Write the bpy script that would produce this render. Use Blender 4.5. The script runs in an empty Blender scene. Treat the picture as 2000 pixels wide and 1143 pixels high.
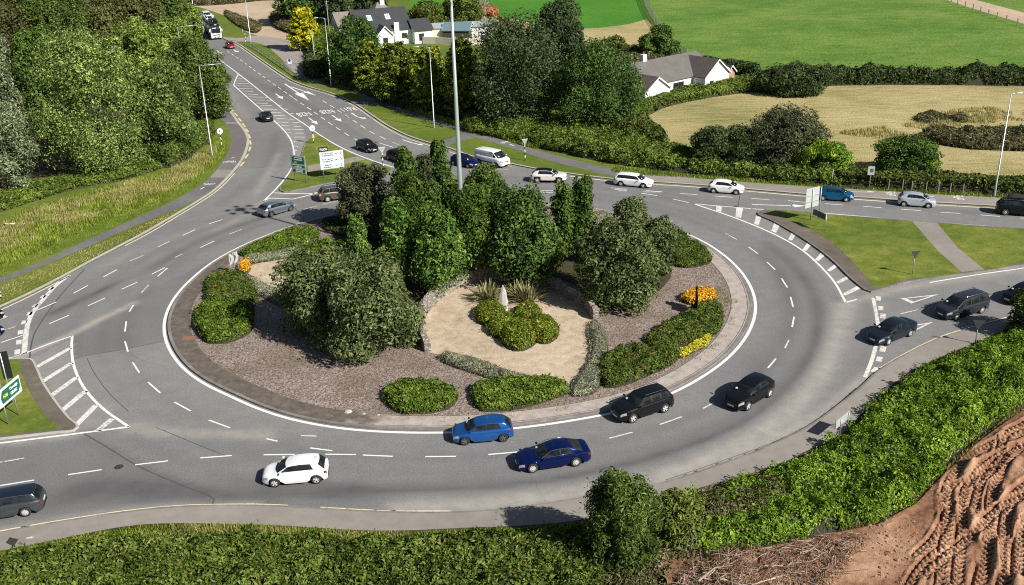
import bpy, bmesh, math, random
import numpy as np
from math import pi, sin, cos, atan2, hypot, radians
from mathutils import Vector, Matrix
from mathutils.geometry import tessellate_polygon

random.seed(7)
RNG = np.random.default_rng(7)
SC = bpy.context.scene
COL = SC.collection

# ------------------------------------------------------------------ survey
# The site was surveyed from the picture: a picture point on the ground plane
# becomes a real place in metres (x right, y away, z up).
CF, CTH, CRO, CH = 1955.3, radians(22.79), radians(-1.688), 34.96
_f = np.array([0, cos(CTH), -sin(CTH)]); _r0 = np.array([1., 0, 0]); _u0 = np.cross(_r0, _f)
_r = cos(CRO) * _r0 + sin(CRO) * _u0
_u = -sin(CRO) * _r0 + cos(CRO) * _u0
EYE = np.array([0, 0, CH])


def G(x, y, z=0.0):
    d = (x - 1000.0) / CF * _r - (y - 571.5) / CF * _u + _f
    t = (z - CH) / d[2]
    return EYE + d * t


def GL(pts, z=0.0):
    return [G(p[0], p[1], z) for p in pts]


def PX(p):
    q = np.asarray(p, float) - EYE
    D = q @ _f
    return np.array([1000 + CF * (q @ _r) / D, 571.5 - CF * (q @ _u) / D])


def scale_at(p):
    return CF / ((np.asarray(p, float) - EYE) @ _f)


def height_for(base, ytop):
    lo, hi = 0.0, 34.0
    for _ in range(40):
        m = (lo + hi) / 2
        if PX((base[0], base[1], m))[1] > ytop: lo = m
        else: hi = m
    return lo


def spline(pts, step=0.8, closed=False):
    """Catmull-Rom through world points, resampled."""
    P = np.array([list(p)[:3] for p in pts], float)
    n = len(P)
    out = []
    segs = n if closed else n - 1
    for i in range(segs):
        if closed:
            a, b, c, d = P[(i - 1) % n], P[i], P[(i + 1) % n], P[(i + 2) % n]
        else:
            b, c = P[i], P[i + 1]
            a = P[i - 1] if i > 0 else 2 * b - c
            d = P[i + 2] if i + 2 < n else 2 * c - b
        L = np.linalg.norm(c - b)
        k = max(1, int(L / step))
        # centripetal-ish tangents
        def tj(p, q): return max(np.linalg.norm(q - p) ** 0.5, 1e-4)
        t0 = 0; t1 = t0 + tj(a, b); t2 = t1 + tj(b, c); t3 = t2 + tj(c, d)
        for j in range(k):
            t = t1 + (t2 - t1) * j / k
            A1 = (t1 - t) / (t1 - t0) * a + (t - t0) / (t1 - t0) * b
            A2 = (t2 - t) / (t2 - t1) * b + (t - t1) / (t2 - t1) * c
            A3 = (t3 - t) / (t3 - t2) * c + (t - t2) / (t3 - t2) * d
            B1 = (t2 - t) / (t2 - t0) * A1 + (t - t0) / (t2 - t0) * A2
            B2 = (t3 - t) / (t3 - t1) * A2 + (t - t1) / (t3 - t1) * A3
            out.append((t2 - t) / (t2 - t1) * B1 + (t - t1) / (t2 - t1) * B2)
    if not closed: out.append(P[-1])
    return np.array(out)


def pip(P, poly):
    """points in polygon (numpy)"""
    x, y = P[:, 0], P[:, 1]
    poly = np.asarray(poly)[:, :2]
    ins = np.zeros(len(P), bool)
    j = len(poly) - 1
    for i in range(len(poly)):
        xi, yi = poly[i]; xj, yj = poly[j]
        if yi != yj:
            c = ((yi > y) != (yj > y)) & (x < (xj - xi) * (y - yi) / (yj - yi) + xi)
            ins ^= c
        j = i
    return ins


def dist_poly(P, line, closed=False):
    L = np.asarray(line)[:, :2]
    if closed: L = np.vstack([L, L[:1]])
    best = np.full(len(P), 1e9)
    for a, b in zip(L[:-1], L[1:]):
        ab = b - a; l2 = ab @ ab
        if l2 < 1e-9: continue
        t = np.clip(((P[:, :2] - a) @ ab) / l2, 0, 1)
        q = a + t[:, None] * ab
        best = np.minimum(best, np.hypot(P[:, 0] - q[:, 0], P[:, 1] - q[:, 1]))
    return best


def _hash(ix, iy, iz, s):
    h = (ix * 374761393 + iy * 668265263 + iz * 2147483647 + s * 1274126177) & 0xFFFFFFFF
    h = ((h ^ (h >> 13)) * 1274126177) & 0xFFFFFFFF
    return ((h ^ (h >> 16)) & 0xFFFF) / 65535.0


def noise(P, scale=1.0, seed=0, octv=1):
    P = np.asarray(P, float)
    if P.shape[1] == 2: P = np.c_[P, np.zeros(len(P))]
    tot = np.zeros(len(P)); amp = 1.0; nrm = 0
    for o in range(octv):
        Q = P * scale * 2 ** o + 1000.5
        I = np.floor(Q).astype(np.int64); Fr = Q - I
        Fr = Fr * Fr * (3 - 2 * Fr)
        v = np.zeros(len(P))
        for dx in (0, 1):
            for dy in (0, 1):
                for dz in (0, 1):
                    w = (Fr[:, 0] if dx else 1 - Fr[:, 0]) * (Fr[:, 1] if dy else 1 - Fr[:, 1]) * (Fr[:, 2] if dz else 1 - Fr[:, 2])
                    v += w * _hash(I[:, 0] + dx, I[:, 1] + dy, I[:, 2] + dz, seed + o)
        tot += v * amp; nrm += amp; amp *= .5
    return tot / nrm


# ------------------------------------------------------------------ objects
def link(o):
    COL.objects.link(o); return o


def tag(o, label=None, cat=None, group=None, kind=None):
    if label: o['label'] = label
    if cat: o['category'] = cat
    if group: o['group'] = group
    if kind: o['kind'] = kind
    return o


def empty(name, loc=(0, 0, 0), rz=0.0, label=None, cat=None, group=None):
    o = bpy.data.objects.new(name, None); link(o)
    o.location = loc; o.rotation_euler = (0, 0, rz); o.empty_display_size = .3
    return tag(o, label, cat, group)


class MB:
    """collects shapes, builds ONE mesh object"""
    def __init__(s):
        s.v = []; s.f = []; s.m = []; s.sm = []

    def add(s, verts, faces, mi=0, smooth=False):
        b = len(s.v)
        s.v += [tuple(float(c) for c in p) for p in verts]
        s.f += [tuple(b + i for i in f) for f in faces]
        s.m += [mi] * len(faces); s.sm += [smooth] * len(faces)
        return s

    def box(s, c, d, rz=0, mi=0, M=None):
        x, y, z = [k / 2 for k in d]
        V = [Vector((a * x, b * y, e * z)) for a in (-1, 1) for b in (-1, 1) for e in (-1, 1)]
        R = M if M is not None else Matrix.Rotation(rz, 3, 'Z')
        V = [R @ v + Vector(c) for v in V]
        return s.add(V, [(0, 1, 3, 2), (4, 6, 7, 5), (0, 4, 5, 1), (2, 3, 7, 6), (0, 2, 6, 4), (1, 5, 7, 3)], mi)

    def tube(s, pts, r, n=8, mi=0, smooth=True, cap=True):
        pts = [Vector(p) for p in pts]
        rs = r if isinstance(r, (list, tuple, np.ndarray)) else [r] * len(pts)
        V = []; F = []
        up = Vector((0, 0, 1))
        for i, p in enumerate(pts):
            t = (pts[min(i + 1, len(pts) - 1)] - pts[max(i - 1, 0)]).normalized()
            a = t.cross(up)
            if a.length < .05: a = t.cross(Vector((1, 0, 0)))
            a.normalize(); b = t.cross(a)
            for k in range(n):
                w = 2 * pi * k / n
                V.append(p + (a * cos(w) + b * sin(w)) * rs[i])
        for i in range(len(pts) - 1):
            for k in range(n):
                k2 = (k + 1) % n
                F.append((i * n + k, i * n + k2, (i + 1) * n + k2, (i + 1) * n + k))
        s.add(V, F, mi, smooth)
        if cap:
            b = len(s.v) - len(V)
            s.f += [tuple(b + k for k in range(n))[::-1], tuple(b + (len(pts) - 1) * n + k for k in range(n))]
            s.m += [mi, mi]; s.sm += [False, False]
        return s

    def lathe(s, prof, c=(0, 0, 0), axis='Z', n=24, mi=0, smooth=True):
        V = []; F = []
        m = len(prof)
        for k in range(n):
            w = 2 * pi * k / n
            for (r, h) in prof:
                p = (r * cos(w), r * sin(w), h)
                if axis == 'Y': p = (p[0], p[2], p[1])
                elif axis == 'X': p = (p[2], p[0], p[1])
                V.append((p[0] + c[0], p[1] + c[1], p[2] + c[2]))
        for k in range(n):
            k2 = (k + 1) % n
            for j in range(m - 1):
                F.append((k * m + j, k2 * m + j, k2 * m + j + 1, k * m + j + 1))
        return s.add(V, F, mi, smooth)

    def poly(s, pts, z=None, mi=0):
        """filled flat polygon"""
        P = [Vector((p[0], p[1], (p[2] if len(p) > 2 else 0) if z is None else z)) for p in pts]
        tri = tessellate_polygon([P])
        T = []
        for t in tri:
            a, b, c = P[t[0]], P[t[1]], P[t[2]]
            n = (b - a).cross(c - a)
            T.append(t if n.z >= 0 else (t[0], t[2], t[1]))
        return s.add(P, T, mi)

    def prism(s, pts, z0, z1, mi=0, side=None):
        s.poly(pts, z1, mi)
        n = len(pts)
        V = [(p[0], p[1], z0) for p in pts] + [(p[0], p[1], z1) for p in pts]
        area = sum(pts[i][0] * pts[(i + 1) % n][1] - pts[(i + 1) % n][0] * pts[i][1] for i in range(n))
        F = [(i, (i + 1) % n, n + (i + 1) % n, n + i) for i in range(n)]
        if area < 0: F = [f[::-1] for f in F]
        return s.add(V, F, mi if side is None else side)

    def strip(s, line, w0, w1, z0, z1=None, closed=False, mi=0, side=None):
        """ribbon along a line between lateral offsets w0..w1 (left positive); solid down to z0 if z1 given"""
        L = np.asarray(line)[:, :2]
        n = len(L)
        if closed:
            T = np.roll(L, -1, 0) - np.roll(L, 1, 0)
        else:
            T = np.vstack([L[1] - L[0], L[2:] - L[:-2], L[-1] - L[-2]]) if n > 2 else np.vstack([L[1] - L[0]] * 2)
        T /= np.maximum(np.linalg.norm(T, axis=1), 1e-6)[:, None]
        N = np.c_[-T[:, 1], T[:, 0]]
        a = L + N * w0; b = L + N * w1
        zt = z0 if z1 is None else z1
        V = [(*p, zt) for p in a] + [(*p, zt) for p in b]
        idx = list(range(n)) + ([0] if closed else [])
        F = []
        for i, j in zip(idx[:-1], idx[1:]):
            F.append((i, j, n + j, n + i) if w1 > w0 else (i, n + i, n + j, j))
        s.add(V, F, mi)
        if z1 is not None:
            for side_pts, flip in ((a, w1 > w0), (b, w1 <= w0)):
                V = [(*p, z0) for p in side_pts] + [(*p, z1) for p in side_pts]
                F = [(i, j, n + j, n + i) for i, j in zip(idx[:-1], idx[1:])]
                if not flip: F = [f[::-1] for f in F]
                s.add(V, F, mi if side is None else side)
        return s

    def build(s, name, mats, parent=None, sharp=None):
        me = bpy.data.meshes.new(name)
        me.from_pydata(s.v, [], s.f)
        mats = mats if isinstance(mats, (list, tuple)) else [mats]
        for m in mats: me.materials.append(m)
        me.polygons.foreach_set('material_index', s.m)
        me.polygons.foreach_set('use_smooth', s.sm)
        if sharp: me.set_sharp_from_angle(angle=radians(sharp))
        me.update()
        o = link(bpy.data.objects.new(name, me))
        if parent: o.parent = parent
        return o


def fast_mesh(name, V, F, mats, mi=None, smooth=False):
    """V (n,3) float, F (m,k) int of one k"""
    me = bpy.data.meshes.new(name)
    V = np.ascontiguousarray(V, np.float32); F = np.ascontiguousarray(F, np.int32)
    me.vertices.add(len(V)); me.vertices.foreach_set('co', V.ravel())
    m, k = F.shape
    me.loops.add(m * k); me.loops.foreach_set('vertex_index', F.ravel())
    me.polygons.add(m)
    me.polygons.foreach_set('loop_start', np.arange(0, m * k, k, dtype=np.int32))
    try: me.polygons.foreach_set('loop_total', np.full(m, k, np.int32))
    except Exception: pass
    for x in (mats if isinstance(mats, (list, tuple)) else [mats]): me.materials.append(x)
    if mi is not None: me.polygons.foreach_set('material_index', np.ascontiguousarray(mi, np.int32))
    me.polygons.foreach_set('use_smooth', np.full(m, smooth, bool))
    me.update(calc_edges=True)
    return me


def obj(name, me, parent=None):
    o = link(bpy.data.objects.new(name, me))
    if parent: o.parent = parent
    return o


# ------------------------------------------------------------------ materials
class NT:
    def __init__(s, name):
        s.mat = bpy.data.materials.new(name); s.mat.use_nodes = True
        s.t = s.mat.node_tree; s.t.nodes.clear()
        s.out = s.n('ShaderNodeOutputMaterial')

    def n(s, typ, **kw):
        nd = s.t.nodes.new(typ)
        for k, v in kw.items():
            if k.startswith('i_'): nd.inputs[k[2:].replace('_', ' ')].default_value = v
            else: setattr(nd, k, v)
        return nd

    def l(s, a, b): s.t.links.new(a, b)

    def pos(s, obj=False):
        if obj: return s.n('ShaderNodeTexCoord').outputs['Object']
        return s.n('ShaderNodeNewGeometry').outputs['Position']

    def noise(s, vec, scale, detail=3, rough=.55, dist=0):
        nd = s.n('ShaderNodeTexNoise'); nd.inputs['Scale'].default_value = scale
        nd.inputs['Detail'].default_value = detail; nd.inputs['Roughness'].default_value = rough
        nd.inputs['Distortion'].default_value = dist
        s.l(vec, nd.inputs['Vector']); return nd.outputs['Fac']

    def ramp(s, fac, stops, interp='LINEAR'):
        nd = s.n('ShaderNodeValToRGB'); cr = nd.color_ramp; cr.interpolation = interp
        while len(cr.elements) < len(stops): cr.elements.new(.5)
        for e, (p, c) in zip(cr.elements, stops):
            e.position = p
            e.color = (*c, 1) if isinstance(c, (tuple, list)) else (c, c, c, 1)
        s.l(fac, nd.inputs['Fac']); return nd.outputs['Color']

    def mix(s, fac, a, b, mode='MIX'):
        nd = s.n('ShaderNodeMix', data_type='RGBA', blend_type=mode)
        for v, k in ((fac, 0), (a, 6), (b, 7)):
            if hasattr(v, 'links') or hasattr(v, 'is_linked'): s.l(v, nd.inputs[k])
            elif k == 0: nd.inputs[0].default_value = v
            else: nd.inputs[k].default_value = (*v, 1) if len(v) == 3 else v
        return nd.outputs[2]

    def math(s, op, a, b=0.0):
        nd = s.n('ShaderNodeMath', operation=op)
        for v, k in ((a, 0), (b, 1)):
            if hasattr(v, 'is_linked'): s.l(v, nd.inputs[k])
            else: nd.inputs[k].default_value = v
        return nd.outputs[0]

    def bump(s, h, strength=.4, dist=.05):
        nd = s.n('ShaderNodeBump'); nd.inputs['Strength'].default_value = strength
        nd.inputs['Distance'].default_value = dist
        s.l(h, nd.inputs['Height']); return nd.outputs['Normal']

    def bsdf(s, color, rough=.6, metal=0, normal=None, coat=0, spec=.5):
        b = s.n('ShaderNodeBsdfPrincipled')
        for v, k in ((color, 'Base Color'), (rough, 'Roughness'), (metal, 'Metallic')):
            if hasattr(v, 'is_linked'): s.l(v, b.inputs[k])
            elif k == 'Base Color': b.inputs[k].default_value = (*v, 1)
            else: b.inputs[k].default_value = v
        b.inputs['Specular IOR Level'].default_value = spec
        if coat:
            b.inputs['Coat Weight'].default_value = coat; b.inputs['Coat Roughness'].default_value = .04
        if normal is not None: s.l(normal, b.inputs['Normal'])
        s.l(b.outputs[0], s.out.inputs[0]); return b


MATS = {}


def plain(name, c, rough=.6, metal=0, coat=0, spec=.5, var=.12, vs=1.5):
    if name in MATS: return MATS[name]
    t = NT(name)
    k = t.noise(t.pos(True), vs, 4)
    col = t.mix(k, tuple(x * (1 - var) for x in c), tuple(min(1, x * (1 + var)) for x in c))
    t.bsdf(col, rough, metal, None, coat, spec)
    MATS[name] = t.mat; return t.mat


def paint(name, c, metal=0.0, rough=.35):
    if name in MATS: return MATS[name]
    t = NT(name)
    p = t.pos(True)
    k = t.noise(p, 3, 4)
    z = t.n('ShaderNodeSeparateXYZ'); t.l(p, z.inputs[0])
    low = t.ramp(t.math('ADD', z.outputs[2], t.math('MULTIPLY', k, .25)), [(.3, .35), (.62, 0.0)])
    col = t.mix(low, c, tuple(x * .7 + y * (.25 + min(1, sum(c))) for x, y in zip(c, (.05, .046, .04))))         # road film on the sills
    t.bsdf(col, t.math('ADD', t.math('MULTIPLY', low, .4), rough), metal, None, .38 if max(c) < .2 else .6, .12)
    MATS[name] = t.mat; return t.mat


def ground_mat(name, stops, s1=.08, s2=1.2, s3=14., bump=.5, bd=.04, rough=.95, w=(.4, .35, .25), stretch=None, spec=.2):
    """three scales of noise through a colour ramp"""
    t = NT(name)
    p = t.pos()
    if stretch:
        mp = t.n('ShaderNodeMapping'); mp.inputs['Rotation'].default_value = (0, 0, stretch[0])
        mp.inputs['Scale'].default_value = (stretch[1], stretch[2], 1); t.l(p, mp.inputs[0]); p2 = mp.outputs[0]
    else: p2 = p
    a = t.noise(p, s1, 3); b = t.noise(p2, s2, 4, .6); c = t.noise(p, s3, 3, .65)
    m = t.math('ADD', t.math('ADD', t.math('MULTIPLY', a, w[0]), t.math('MULTIPLY', b, w[1])), t.math('MULTIPLY', c, w[2]))
    col = t.ramp(m, stops)
    h = t.math('ADD', t.math('MULTIPLY', b, .6), c)
    t.bsdf(col, rough, 0, t.bump(h, bump, bd), 0, spec)
    MATS[name] = t.mat; return t.mat


def leaf_mat(name, dark, mid, light, cl=.35, trans=.17, spot=None, rough=.5):
    """leaves: colour varies leaf by leaf and clump by clump"""
    if name in MATS: return MATS[name]
    t = NT(name)
    g = t.n('ShaderNodeNewGeometry')
    oi = t.n('ShaderNodeObjectInfo')
    k = t.noise(g.outputs['Position'], cl, 2)
    dark, mid, light = [tuple(min(.85, x * q) for x in c) for c, q in ((dark, .8), (mid, 1.2), (light, 1.65))]
    v = t.math('ADD', t.math('MULTIPLY', g.outputs['Random Per Island'], .5), t.math('MULTIPLY', k, .75))
    v = t.math('ADD', v, t.math('MULTIPLY', oi.outputs['Random'], .1))
    col = t.ramp(v, [(.25, dark), (.62, mid), (1.0, light)])
    if spot:
        f = t.ramp(g.outputs['Random Per Island'], [(spot[1], 0.0), (spot[1] + .01, 1.0)])
        col = t.mix(f, col, spot[0])
    b = t.bsdf(col, rough, 0, None, 0, .14)
    tr = t.n('ShaderNodeBsdfTranslucent')
    bright = t.mix(.6, col, (1, 1, .5), 'MULTIPLY')
    t.l(col, tr.inputs[0])
    ms = t.n('ShaderNodeMixShader'); ms.inputs[0].default_value = trans
    t.l(b.outputs[0], ms.inputs[1]); t.l(tr.outputs[0], ms.inputs[2]); t.l(ms.outputs[0], t.out.inputs[0])
    MATS[name] = t.mat; return t.mat


def marking_mat(name, c, wear):
    t = NT(name); p = t.pos()
    a = t.noise(p, 5, 5, .75); b = t.noise(p, .5, 3)
    k = t.ramp(t.math('ADD', t.math('MULTIPLY', a, .75), t.math('MULTIPLY', b, .25)), [(wear - .06, 0.0), (wear + .08, 1.0)])
    col = t.mix(k, (.16, .155, .15), c)
    t.bsdf(col, .75, 0, None, 0, .3)
    MATS[name] = t.mat; return t.mat
# ------------------------------------------------------------------ ground materials
def asphalt_mat(name, base, blu=1.02):
    t = NT(name); p = t.pos()
    a = t.noise(p, .09, 3); b = t.noise(p, .9, 4, .6); c = t.noise(p, 9, 4, .75); d = t.noise(p, 30, 2, .6)
    tone = t.math('ADD', t.math('MULTIPLY', a, .35), t.math('MULTIPLY', b, .3))
    col = t.ramp(tone, [(.2, tuple(base * .84 * k for k in (1, .99, 1.0))), (.45, tuple(base * 1.16 * k for k in (1, .985, .965)))])
    sp = t.ramp(t.math('ADD', t.math('MULTIPLY', c, .7), t.math('MULTIPLY', d, .3)), [(.32, .56), (.5, 1.0), (.66, 1.6)])
    col = t.mix(.8, col, sp, 'MULTIPLY')
    fl = t.ramp(t.noise(p, 14, 2, .5), [(.69, 0.0), (.74, 1.0)])
    col = t.mix(t.math('MULTIPLY', fl, .5), col, (.5, .48, .45))
    at = t.n('ShaderNodeAttribute', attribute_name='wear')
    du = t.n('ShaderNodeAttribute', attribute_name='dust')
    wv = t.math('MULTIPLY', at.outputs['Fac'], t.ramp(t.math('ADD', t.math('MULTIPLY', c, .5), t.math('MULTIPLY', b, .5)), [(.3, .5), (.65, 1.0)]))
    col = t.mix(wv, col, tuple(base * .34 * k for k in (1, .98, 1.02)))
    dv = t.math('MULTIPLY', du.outputs['Fac'], t.ramp(t.math('ADD', t.math('MULTIPLY', c, .4), t.math('MULTIPLY', b, .6)), [(.3, .35), (.65, 1.0)]))
    col = t.mix(dv, col, (.4, .37, .33))
    ol = t.ramp(t.noise(p, .75, 3, .7), [(.66, 0.0), (.76, .45)])
    col = t.mix(t.math('MULTIPLY', ol, c), col, (.05, .049, .05))
    # fine cracks
    vo = t.n('ShaderNodeTexVoronoi', feature='DISTANCE_TO_EDGE'); vo.inputs['Scale'].default_value = .11
    wp = t.n('ShaderNodeVectorMath', operation='ADD'); t.l(p, wp.inputs[0])
    nn = t.n('ShaderNodeTexNoise'); nn.inputs['Scale'].default_value = .8; t.l(p, nn.inputs['Vector']); t.l(nn.outputs['Color'], wp.inputs[1])
    t.l(wp.outputs[0], vo.inputs['Vector'])
    cr = t.ramp(vo.outputs['Distance'], [(.002, 1.0), (.006, 0.0)])
    cr = t.math('MULTIPLY', cr, t.ramp(a, [(.52, 0.0), (.62, .3)]))
    col = t.mix(cr, col, (.045, .044, .044))
    t.bsdf(col, t.math('SUBTRACT', .88, t.math('MULTIPLY', at.outputs['Fac'], .1)), 0, t.bump(t.math('ADD', c, d), .35, .02), 0, .3)
    MATS[name] = t.mat; return t.mat


M_ROAD = asphalt_mat('asphalt', .188)
M_PATH = ground_mat('path_tarmac', [(.35, (.11, .108, .108)), (.5, (.15, .147, .145)), (.65, (.2, .195, .19))], .15, 1.5, 18, .3, .02)
M_PAVE = ground_mat('pavement_concrete', [(.3, (.2, .18, .165)), (.5, (.26, .235, .21)), (.7, (.33, .3, .27))], .12, 1.1, 14, .3, .02)
M_PAVERED = ground_mat('cycle_tarmac', [(.3, (.125, .11, .112)), (.5, (.15, .132, .134)), (.7, (.185, .165, .165))], .12, 1.1, 18, .3, .02)
M_KERB = ground_mat('kerb_stone', [(.3, (.3, .28, .25)), (.5, (.42, .4, .36)), (.7, (.5, .48, .43))], .3, 1.7, 9, .3, .02)
M_KERBD = ground_mat('dark_kerb_stone', [(.3, (.1, .095, .085)), (.5, (.2, .185, .17)), (.7, (.34, .32, .29))], .3, 1.7, 9, .3, .02)
M_GRASS = ground_mat('mown_grass', [(.32, (.055, .092, .012)), (.45, (.098, .14, .018)), (.54, (.155, .182, .03)), (.64, (.26, .245, .065))], .12, .6, 4, .9, .06)
M_LUSH = ground_mat('verge_grass', [(.3, (.055, .09, .012)), (.5, (.105, .15, .018)), (.7, (.2, .22, .045))], .09, .8, 9, .9, .06)
M_FIELD = ground_mat('pasture', [(.33, (.038, .095, .014)), (.45, (.066, .155, .02)), (.54, (.105, .198, .028)), (.65, (.17, .24, .05))], .05, .3, 1.6, 1.0, .25, stretch=(.4, .7, 1.3), w=(.4, .35, .35))
M_FIELD2 = ground_mat('bright_pasture', [(.3, (.035, .13, .012)), (.5, (.06, .2, .016)), (.7, (.12, .25, .03))], .03, .7, 3.5, 1.0, .14, stretch=(.4, .7, 1.3))
M_HAY = ground_mat('stubble', [(.36, (.13, .16, .045)), (.46, (.27, .245, .10)), (.55, (.40, .33, .155)), (.68, (.5, .43, .24))], .05, .9, 5, 1.0, .14, stretch=(-.12, .3, 1.5), w=(.4, .4, .25))
M_DIRT = ground_mat('bare_ground', [(.28, (.24, .2, .12)), (.42, (.4, .31, .21)), (.6, (.52, .41, .3)), (.75, (.2, .2, .09))], .05, .35, 3, .8, .08)
M_YARD = ground_mat('yard_gravel', [(.3, (.22, .2, .18)), (.5, (.3, .27, .245)), (.7, (.38, .345, .31))], .06, .6, 9, .5, .03)
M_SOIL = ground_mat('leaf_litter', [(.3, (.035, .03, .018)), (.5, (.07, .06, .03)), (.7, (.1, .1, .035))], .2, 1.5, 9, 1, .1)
M_SAND = ground_mat('sand_gravel', [(.3, (.2, .15, .095)), (.45, (.39, .31, .215)), (.57, (.54, .445, .33)), (.72, (.68, .59, .47))], .2, 1.2, 10, .8, .04, w=(.25, .35, .4))
M_APRON = ground_mat('apron_setts', [(.3, (.24, .2, .175)), (.5, (.38, .33, .295)), (.7, (.5, .45, .41))], .15, 2, 10, .6, .04)
M_APRON2 = ground_mat('dirty_apron', [(.3, (.08, .068, .055)), (.5, (.135, .115, .095)), (.7, (.2, .18, .14))], .15, 1.2, 10, .6, .04)
M_TAR = plain('tar_seam', (.075, .074, .074), .8, var=.4)
M_WHITE = marking_mat('road_paint', (.78, .77, .74), .36)
M_WORN = marking_mat('worn_road_paint', (.7, .68, .64), .43)
M_YELL = marking_mat('yellow_road_paint', (.72, .55, .2), .38)
M_CREAM = marking_mat('faded_yellow_paint', (.72, .62, .42), .4)
M_METALP = plain('cast_iron', (.07, .06, .055), .6, .4)


def mulch_mat():
    t = NT('slate_mulch'); p = t.pos()
    vo = t.n('ShaderNodeTexVoronoi'); vo.inputs['Scale'].default_value = 9; t.l(p, vo.inputs['Vector'])
    a = t.noise(p, .25, 4); c = t.noise(p, 6, 3, .7)
    sp = t.n('ShaderNodeSeparateColor'); t.l(vo.outputs['Color'], sp.inputs[0])
    col = t.ramp(t.math('ADD', t.math('MULTIPLY', sp.outputs[0], .6), t.math('MULTIPLY', c, .4)), [(.12, (.08, .06, .048)), (.42, (.205, .16, .138)), (.7, (.32, .26, .23)), (.95, (.5, .43, .39))])
    col = t.mix(t.ramp(a, [(.42, 0.0), (.68, .6)]), col, (.13, .1, .065))
    t.bsdf(col, .9, 0, t.bump(vo.outputs['Distance'], .8, .05), 0, .25)
    MATS['slate_mulch'] = t.mat; return t.mat


M_MULCH = mulch_mat()


def structure(name, mb, mats, sharp=None):
    return tag(mb.build(name, mats, None, sharp), kind='structure')


# ------------------------------------------------------------------ outlines, surveyed
CEN = np.array([-4.39, 85.39])
RHO_PX = [(500, 469), (427, 505), (376, 544.5), (346.4, 576), (327, 611), (322, 632), (323.6, 656.4), (336, 688), (364, 723), (402, 750),
          (455, 774), (506, 798), (562.5, 816.5), (637.5, 832), (712.5, 840.5), (806, 844), (870, 844), (1001, 836), (1087, 825), (1162, 812),
          (1200, 806), (1320, 764), (1362.5, 740), (1405, 712), (1437, 682), (1465.7, 638), (1474, 607), (1473.5, 588), (1462.5, 556), (1443.6, 528),
          (1412, 498), (1365, 468), (1327, 452), (1289, 437), (1185, 412), (1156, 407.5), (630, 424.5), (574, 441)]
_a = []; _q = []
for q in RHO_PX:
    w = G(*q)[:2] - CEN
    _a.append(atan2(w[1], w[0])); _q.append(hypot(*w))
_a = np.array(_a); _q = np.array(_q); _o = np.argsort(_a); _a = _a[_o]; _q = _q[_o]
_A = np.r_[_a - 2 * pi, _a, _a + 2 * pi]; _Q = np.r_[_q, _q, _q]
_th = np.linspace(-pi, pi, 241)[:-1]
_rh = np.interp(_th, _A, _Q)
for _ in range(6): _rh = (_rh + np.roll(_rh, 1) + np.roll(_rh, -1)) / 3


def ring(off, a0=None, a1=None, n=240):
    th = np.linspace(-pi, pi, n, endpoint=False) if a0 is None else np.linspace(a0, a1, n)
    r = np.interp(th, np.r_[_th - 2 * pi, _th, _th + 2 * pi], np.r_[_rh, _rh, _rh]) + off
    return np.c_[CEN[0] + r * np.cos(th), CEN[1] + r * np.sin(th)]


W_EDGE = [(318, -12), (345, 24), (372, 62), (394, 100), (414, 140), (431, 178), (447, 210), (462, 232), (470, 243), (481, 257), (487, 271), (486, 286),
          (480, 304), (473, 317), (461, 333), (422, 373), (387, 396), (350, 418.5), (294, 451.7), (245, 478), (175, 514.7), (136.5, 536), (70, 570.7), (0, 603), (-120, 655)]
W_PATH_OUT = [(380, 160), (397, 188), (415, 212), (426, 226), (438.8, 241.6), (448.6, 257), (452, 269.6), (451.4, 281), (445.8, 299), (436, 316), (426, 330), (409, 350), (371, 376),
              (308, 409.7), (245, 437.7), (175, 469), (70, 518), (0, 545), (-120, 590)]
W_PATH_IN = [(400, 158), (417, 187), (443.7, 215), (459.8, 234.6), (467.5, 243), (478, 257), (483.6, 271), (483, 285), (476.6, 303), (469.6, 316), (458.4, 330), (420, 371),
             (385, 392), (350, 409), (290, 433), (245, 451.7), (157.5, 491), (70, 527), (0, 556.7), (-120, 604)]
N_EDGE = [(392, 20), (412, 46), (437, 73.5), (466, 88), (497, 109), (546, 143), (574, 160), (600, 170), (642, 182), (670, 193), (697, 207), (725, 226), (758, 248), (797, 267), (846, 283),
          (877, 291), (925, 308), (1000, 322), (1040, 330), (1112.5, 341), (1195, 351), (1275, 357), (1350, 362), (1447.5, 370), (1577.5, 381), (1675, 387), (1821, 397), (1941.5, 404), (2000, 408), (2140, 418)]
S_EDGE = [(-120, 1064), (0, 1042), (105, 1023), (245, 1002), (350, 991.4), (500, 989), (562, 991), (675, 998), (769, 1002), (881, 1002.5), (975, 997), (1069, 985), (1125, 976), (1200, 964),
          (1273, 950), (1341, 931), (1405, 909), (1481, 882), (1532, 858), (1584, 831), (1630, 798), (1685, 753), (1712, 728), (1780, 688), (1843, 659), (1920, 636), (2000, 615), (2140, 583)]
S_BACK = [(-120, 1108), (0, 1080), (94, 1061), (175, 1044), (245, 1031.6), (315, 1026), (450, 1027), (562, 1030.6), (675, 1038), (769, 1040), (919, 1034), (1035, 1029), (1144, 1017), (1290, 978),
          (1354, 960), (1413, 943), (1511, 915), (1575, 884), (1639, 854), (1668, 826), (1724, 770), (1787, 724), (1899, 674), (1955, 650), (2030, 622), (2140, 592)]
NS_GRASS = [(607, 272), (622, 268), (646, 282), (674, 297), (702, 309), (730, 320), (762, 331), (757, 340), (700, 346), (650, 357), (618, 364), (585, 371), (556, 376), (548, 369), (562, 351), (576, 326), (590, 303), (598, 282)]
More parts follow.
